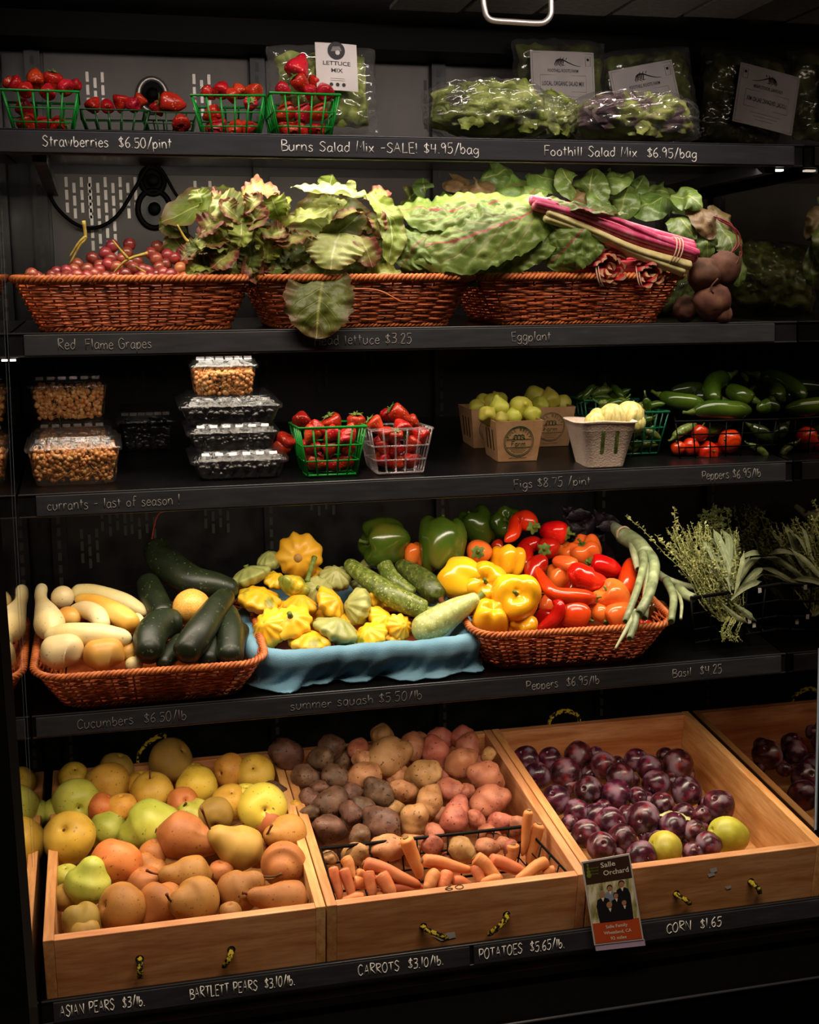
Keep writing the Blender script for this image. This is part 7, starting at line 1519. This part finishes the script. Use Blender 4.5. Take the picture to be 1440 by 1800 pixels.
# ------------------------------------------------------------------ salad bags and strawberries (top shelf)
def bag(lab, c, ux, uy, W, Hh, T, seed, mat='greens', fill=.9, label=None, leaves=26, cat='salad bag', tp=.06):
    """a pillow of clear film: ux, uy its flat directions, W, Hh half sizes, T half thickness"""
    ux = Vector(ux).normalized(); uy = Vector(uy).normalized(); un = ux.cross(uy).normalized()
    if un.dot(CAM - Vector(c)) < 0: un = -un
    t = thing('salad_bag', lab, cat, c, 'salad bags'); c = Vector(c); N = 40; q_ = random.Random(seed)
    def surf(u, v, s, k, w):
        e = max(0, 1 - abs(u) ** 3.2) ** .6 * max(0, 1 - abs(v) ** 3.2) ** .6
        p = Vector((u * 3 + seed, v * 3, s * 2.)); n = noise.noise(p * 1.3) * .35 + noise.noise(p * 3.1) * .16 + w * abs(noise.noise(p * 5.3)) * .2
        edge = 1 + .05 * noise.noise(Vector((u * 4, v * 4, seed)))
        return c + ux * (u * W * k * edge) + uy * (v * Hh * k * edge * (1 - tp * u ** 4 - (.25 * tp * max(0., -u) ** 2))) + un * (s * T * (k * e * (1 + n)) + .004 * noise.noise(Vector((u * 5, v * 5, seed + 3))))
    def shell(k, w, n_=N):
        b = MB()
        for s in (1, -1): b.quadgrid([[surf(-1 + 2 * i / n_, -1 + 2 * j / n_, s, k, w) for j in range(n_ + 1)] for i in range(n_ + 1)])
        return b
    b = shell(1., 1.); b.build('film', M['film'], t, True)
    g_ = shell(fill, .6); 
    cen = c
    for i, v in enumerate(g_.v):
        d = v - cen; g_.v[i] = v + un * (.010 * noise.noise(v * 55)) + (ux * noise.noise(v * 40 + Vector((3, 0, 0))) + uy * noise.noise(v * 40 + Vector((9, 0, 0)))) * .006
    for i in range(leaves):
        u, v = q_.uniform(-.8, .8), q_.uniform(-.8, .75); p = surf(u, v, 1, fill * .93, .4); a = q_.uniform(0, 6.28); d = (ux * math.cos(a) + uy * math.sin(a)) * q_.uniform(.014, .026)
        nb = len(g_.v); leaf(g_, [p - d - un * .008, p - un * .002, p + d - un * .008], [.006, .016, .019, .008], un, 12, 10, -.35, .07, 3, .15, .003, 60, i)
    g_.uv = []
    g_.build('salad_leaves', M[mat], t, True)['kind'] = 'stuff'
    if label:
        lc, lx, ly, lw, lh, kind = label; lc = Vector(lc); lx = Vector(lx).normalized(); ly = Vector(ly).normalized()
        ln = lx.cross(ly).normalized()
        if ln.dot(CAM - lc) < 0: ln = -ln
        def at(x, y, n_=0.): return lc + lx * x + ly * y + ln * (n_ - 1.6 * (x / lw) ** 2 * .004)
        b = MB(); m_ = 10
        b.quadgrid([[at(-lw / 2 + lw * i / m_, -lh / 2 + lh * j / 4, .0015) for i in range(m_ + 1)] for j in range(5)]); b.quadgrid([[at(-lw / 2 + lw * i / m_, -lh / 2 + lh * j / 4, .0008) for i in range(m_ + 1)] for j in range(5)])
        L = b.build('paper_label', M['paper'], t, True); ik = M['ink']
        tx = lambda s, x, y, w, h, nm='printed_line': font_mb(s, w, h, lambda a, b_: at(x + a, y + b_, .0020)).build(nm, ik, L)
        fr = lambda x0, x1, y0, y1, r: MB().tube([at(x0, y0, .002), at(x1, y0, .002), at(x1, y1, .002), at(x0, y1, .002)], r, 4, True)
        if kind == 'farm':
            b = fr(-lw * .47, lw * .47, -lh * .47, lh * .47, .0003); b2 = fr(-lw * .36, lw * .36, -.02 * lh - lh * .17, -.02 * lh + lh * .11, .0003); n0 = len(b.v); b.v += b2.v; b.f += [tuple(i + n0 for i in f) for f in b2.f]
            b2 = fr(lw * .36, lw * .44, lh * .26, lh * .42, .0003); n0 = len(b.v); b.v += b2.v; b.f += [tuple(i + n0 for i in f) for f in b2.f]
            b.disc(at(lw * .40, lh * .37, .0021), ln, lw * .022, 12)
            b.build('printed_frame', ik, L, True)
            b = MB()                       # radish-like root mark with a long tail
            P = [at(lw * x, lh * y, .0021) for x, y in ((-.12, .30), (-.08, .35), (.0, .35), (.10, .30), (.2, .26), (.28, .25))]
            b.tube([catmull(P, i / 20) for i in range(21)], [.0016 - .0013 * abs(i - 5) / 15 if i > 5 else .0008 + .00015 * i for i in range(21)], 5)
            for k in range(6): b.tube([at(lw * (-.10 + k * .022), lh * .34, .0021), at(lw * (-.13 + k * .026), lh * (.27 - .01 * (k % 2)), .0021), at(lw * (-.11 + k * .03), lh * (.235 + .012 * (k % 3)), .0021)], [.0011, .0008, .0003], 5)
            for k in range(3): b.tube([at(lw * (-.05 + k * .05), lh * .36, .0021), at(lw * (-.03 + k * .05), lh * .395, .0021)], [.001, .0003], 5)
            b.build('root_emblem', ik, L, True)
            tx('FOOTHILL ROOTS FARM', 0, lh * .14, lw * .48, lh * .055); tx('LOCAL, ORGANIC SALAD MIX', 0, -lh * .09, lw * .66, lh * .075)
            b = MB()
            for k, w_ in enumerate((.5, .42, .3)):
                for j in range(int(w_ * 40)): b.tube([at(lw * (-w_ / 2 + j / 40), -lh * (.28 + k * .055), .0021), at(lw * (-w_ / 2 + j / 40 + .015), -lh * (.275 + k * .055), .0021)], .0003, 4)
            b.build('small_print', ik, L, True)
        else:
            b = MB(); b.disc(at(0, lh * .34, .0021), ln, lw * .21, 28); E_ = b.build('round_emblem', ik, L)
            b = MB(); b.disc(at(lw * .03, lh * .30, .0024), ln, lw * .055, 14)
            for k in range(5): b.tube([at(lw * (-.13 + .01 * k), lh * (.33 + .02 * k), .0024), at(lw * (.13 - .01 * k), lh * (.345 + .02 * k), .0024)], .0003, 4)
            b.build('emblem_detail', M['paper'], E_)
            tx('LETTUCE', 0, lh * .03, lw * .66, lh * .085); tx('MIX', 0, -lh * .12, lw * .28, lh * .085)
            b = MB()
            for k in range(3): b.disc(at(lw * (-.15 + .15 * k), -lh * .38, .0021), ln, lw * .045, 12)
            for k in range(2):
                for j in range(14): b.tube([at(lw * (-.17 + j * .025), -lh * (.25 + k * .04), .0021), at(lw * (-.155 + j * .025), -lh * (.25 + k * .04), .0021)], .0003, 4)
            b.build('small_print', ik, L)
    return t
UP = Vector((0, .12, 1)); X_ = Vector((1, 0, 0))
def B4(x0, x1, y0, y1, Y): a, b, c_ = A(x0, (y0 + y1) / 2, Y), A(x1, (y0 + y1) / 2, Y), (A((x0 + x1) / 2, y0, Y) - A((x0 + x1) / 2, y1, Y)).length; return (a + b) / 2, (b - a).length / 2, c_ / 2
c, W, Hh = B4(472, 662, 78, 238, .10)
bag('clear bag of lettuce mix with white label standing behind the strawberries', c, X_, UP, W, Hh, .030, 1, 'greens', .82, (A(592, 118, .060), X_ + Vector((0, 0, -.03)), UP, .066, .073, 'mix'))
c, W, Hh = B4(903, 1066, 66, 250, .39)
bag('upright salad bag with straight white label behind the lying bags', c, X_, UP, W, Hh, .032, 2, 'greens2', .9, (A(990, 142, .345), X_ + Vector((0, 0, .0)), UP, .126, .108, 'farm'))
c, W, Hh = B4(1062, 1222, 82, 256, .40)
bag('upright salad bag with tilted white label, next to the right panel', c, X_ + Vector((0, 0, .1)), UP + Vector((-.12, 0, 0)), W, Hh, .032, 3, 'greens2', .9, (A(1137, 168, .355), X_ + Vector((0, 0, .20)), UP + Vector((-.20, 0, 0)), .132, .116, 'farm'))
c, W, Hh = B4(742, 975, 146, 246, .06)
bag('clear salad bag lying on its side above the sale price', c, X_ + Vector((0, 0, -.02)), Vector((0, .35, 1)), W, Hh * 1.05, .050, 4, 'greens', .86, tp=.35)
c, W, Hh = B4(935, 1015, 170, 246, .10)
bag('clear salad bag half hidden between the two lying bags', c, X_ + Vector((0, .3, -.1)), Vector((0, .35, 1)), W, Hh, .035, 5, 'greens', .92)
c, W, Hh = B4(1000, 1228, 170, 252, .055)
bag('clear salad bag lying on its side below the tilted label', c, X_ + Vector((0, 0, -.02)), Vector((0, .35, 1)), W, Hh * 1.05, .050, 6, 'greensp', .86, tp=.35)
c, W, Hh = Vector((1.045, .31, deckz(2, .31) + .075)), .09, .075
bag('clear bag of yellow-green leaves on the basket shelf behind the beets', c, Vector((1, .2, .1)), Vector((0, .3, 1)), W, Hh, .045, 7, 'greens', .92)

def top(px, Y): return Vector((A(px, 200, Y).x, Y, deckz(1, Y)))
l1 = top(75, .062); lat_copy(lat3, 'green lattice basket of strawberries at the left end of the top shelf', l1, .98, .78)
l4 = top(405, .07); lat_copy(lat3, 'green lattice basket of strawberries turned to show its side', l4, 1.0, .80, R_(-9))
l5 = top(528, .062); lat_copy(lat3, 'green lattice basket with the tallest strawberry before the lettuce mix bag', l5, .98, .86)
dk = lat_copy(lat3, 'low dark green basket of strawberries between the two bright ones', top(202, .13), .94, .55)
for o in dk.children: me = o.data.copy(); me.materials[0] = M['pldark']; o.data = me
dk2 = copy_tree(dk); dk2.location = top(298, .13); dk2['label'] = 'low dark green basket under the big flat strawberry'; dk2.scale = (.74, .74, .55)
filled(l1, .094, .04, 6, 'the leftmost top-shelf lattice', 11); filled(l4, .098, .042, 6, 'the turned top-shelf lattice', 12); filled(l5, .095, .05, 6, 'the lattice before the lettuce mix bag', 13)
for i, (px, py, r, d, Y, cal, lab) in enumerate(((30, 150, 17, (-.5, .3, .3), .07, 0, 'strawberry at the outer corner of the leftmost lattice'), (62, 138, 22, (.1, -.8, .4), .06, 0, 'broad strawberry on top of the leftmost lattice'), (92, 143, 20, (.2, .8, .3), .06, 1, 'strawberry with green cap on the leftmost lattice'), (46, 157, 17, (-.1, -.6, .5), .04, 0, 'strawberry at the front rim of leftmost lattice'), (112, 152, 18, (.5, -.4, .2), .06, 0, 'strawberry at the far end of the leftmost lattice'), (132, 150, 14, (.7, .2, .2), .09, 0, 'small strawberry leaning past the leftmost lattice'), (84, 160, 16, (0, -.8, .4), .035, 0, 'strawberry below the capped one at the rim'), (18, 148, 15, (-.5, .5, .1), .1, 0, 'strawberry by the left panel on the top shelf'),
    (164, 184, 16, (-.3, -.6, .3), .12, 0, 'strawberry at the near end of the low dark basket'), (188, 186, 16, (.2, -.5, .3), .12, 0, 'strawberry second along in the low dark basket'), (212, 180, 17, (.1, .6, .2), .13, 0, 'strawberry in the middle of the low dark basket'), (232, 184, 17, (.5, -.2, .2), .12, 0, 'strawberry at the far end of the low dark basket'), (245, 178, 15, (.4, .4, .1), .14, 0, 'strawberry behind the far end of the low dark basket'), (300, 181, 25, (-.9, .1, .2), .11, 1, 'big flat strawberry lying with its cap sideways'), (318, 215, 19, (.2, -.7, .5), .06, 0, 'strawberry on the shelf floor below the big flat one'), (276, 190, 15, (-.3, .5, .3), .14, 0, 'strawberry tucked behind the big flat one'),
    (390, 157, 18, (-.1, -.7, .4), .07, 0, 'strawberry point up in the middle of the turned lattice'), (420, 159, 17, (.3, -.6, .3), .07, 0, 'strawberry second along on the turned lattice'), (446, 160, 17, (.6, -.3, .3), .06, 0, 'strawberry at the far corner of the turned lattice'), (366, 163, 15, (-.7, .6, .2), .08, 1, 'leafy-capped strawberry at the side of the turned lattice'), (440, 184, 15, (.2, .4, .95), .035, 1, 'strawberry with spread cap seen through the turned lattice'), (408, 168, 15, (0, .3, .4), .05, 0, 'strawberry just at the rim of the turned lattice'),
    (524, 118, 25, (-.35, -.9, .2), .055, 0, 'tallest strawberry standing point up before the lettuce mix label'), (528, 146, 20, (-.6, .6, .5), .045, 1, 'strawberry with cap directly under the tallest one'), (570, 160, 19, (.2, -.7, .5), .05, 0, 'bright strawberry at the rim below the lettuce mix label'), (497, 156, 16, (-.5, .3, .2), .05, 0, 'strawberry at the near rim beside the tallest one'), (552, 148, 17, (.4, .5, .1), .07, 0, 'strawberry behind the bright rim one'), (545, 162, 15, (0, .5, .3), .04, 0, 'strawberry low at the rim under the capped one'))):
    P = A(px, py, Y); berry(P, r * S(P) * .86, scr(*d), lab, i, bool(cal))
# small paper tags on the herb shelf
for i, (px, py) in enumerate(((1336, 1038), (1318, 1092), (1326, 1099))):
    c = A(px, py, .02 + .01 * i); b = MB(); b.hexa([c + Vector((x, 0, z)) for x, z in ((-.003, -.0045), (.0035, -.004), (.0035, -.004), (-.003, -.0045))], [c + Vector((x, .0006 * k, z)) for x, z, k in ((-.0032, .0045, 0), (.003, .004, 0), (.003, .004, 1), (-.0032, .0045, 1))])
    tag(b.build('paper_tag', M['paper']), ('tiny white paper tag under the sage at the wire rim', 'tiny white paper tag low on the herb basket bars', 'lowest tiny paper tag on the herb basket bars')[i], 'tag')
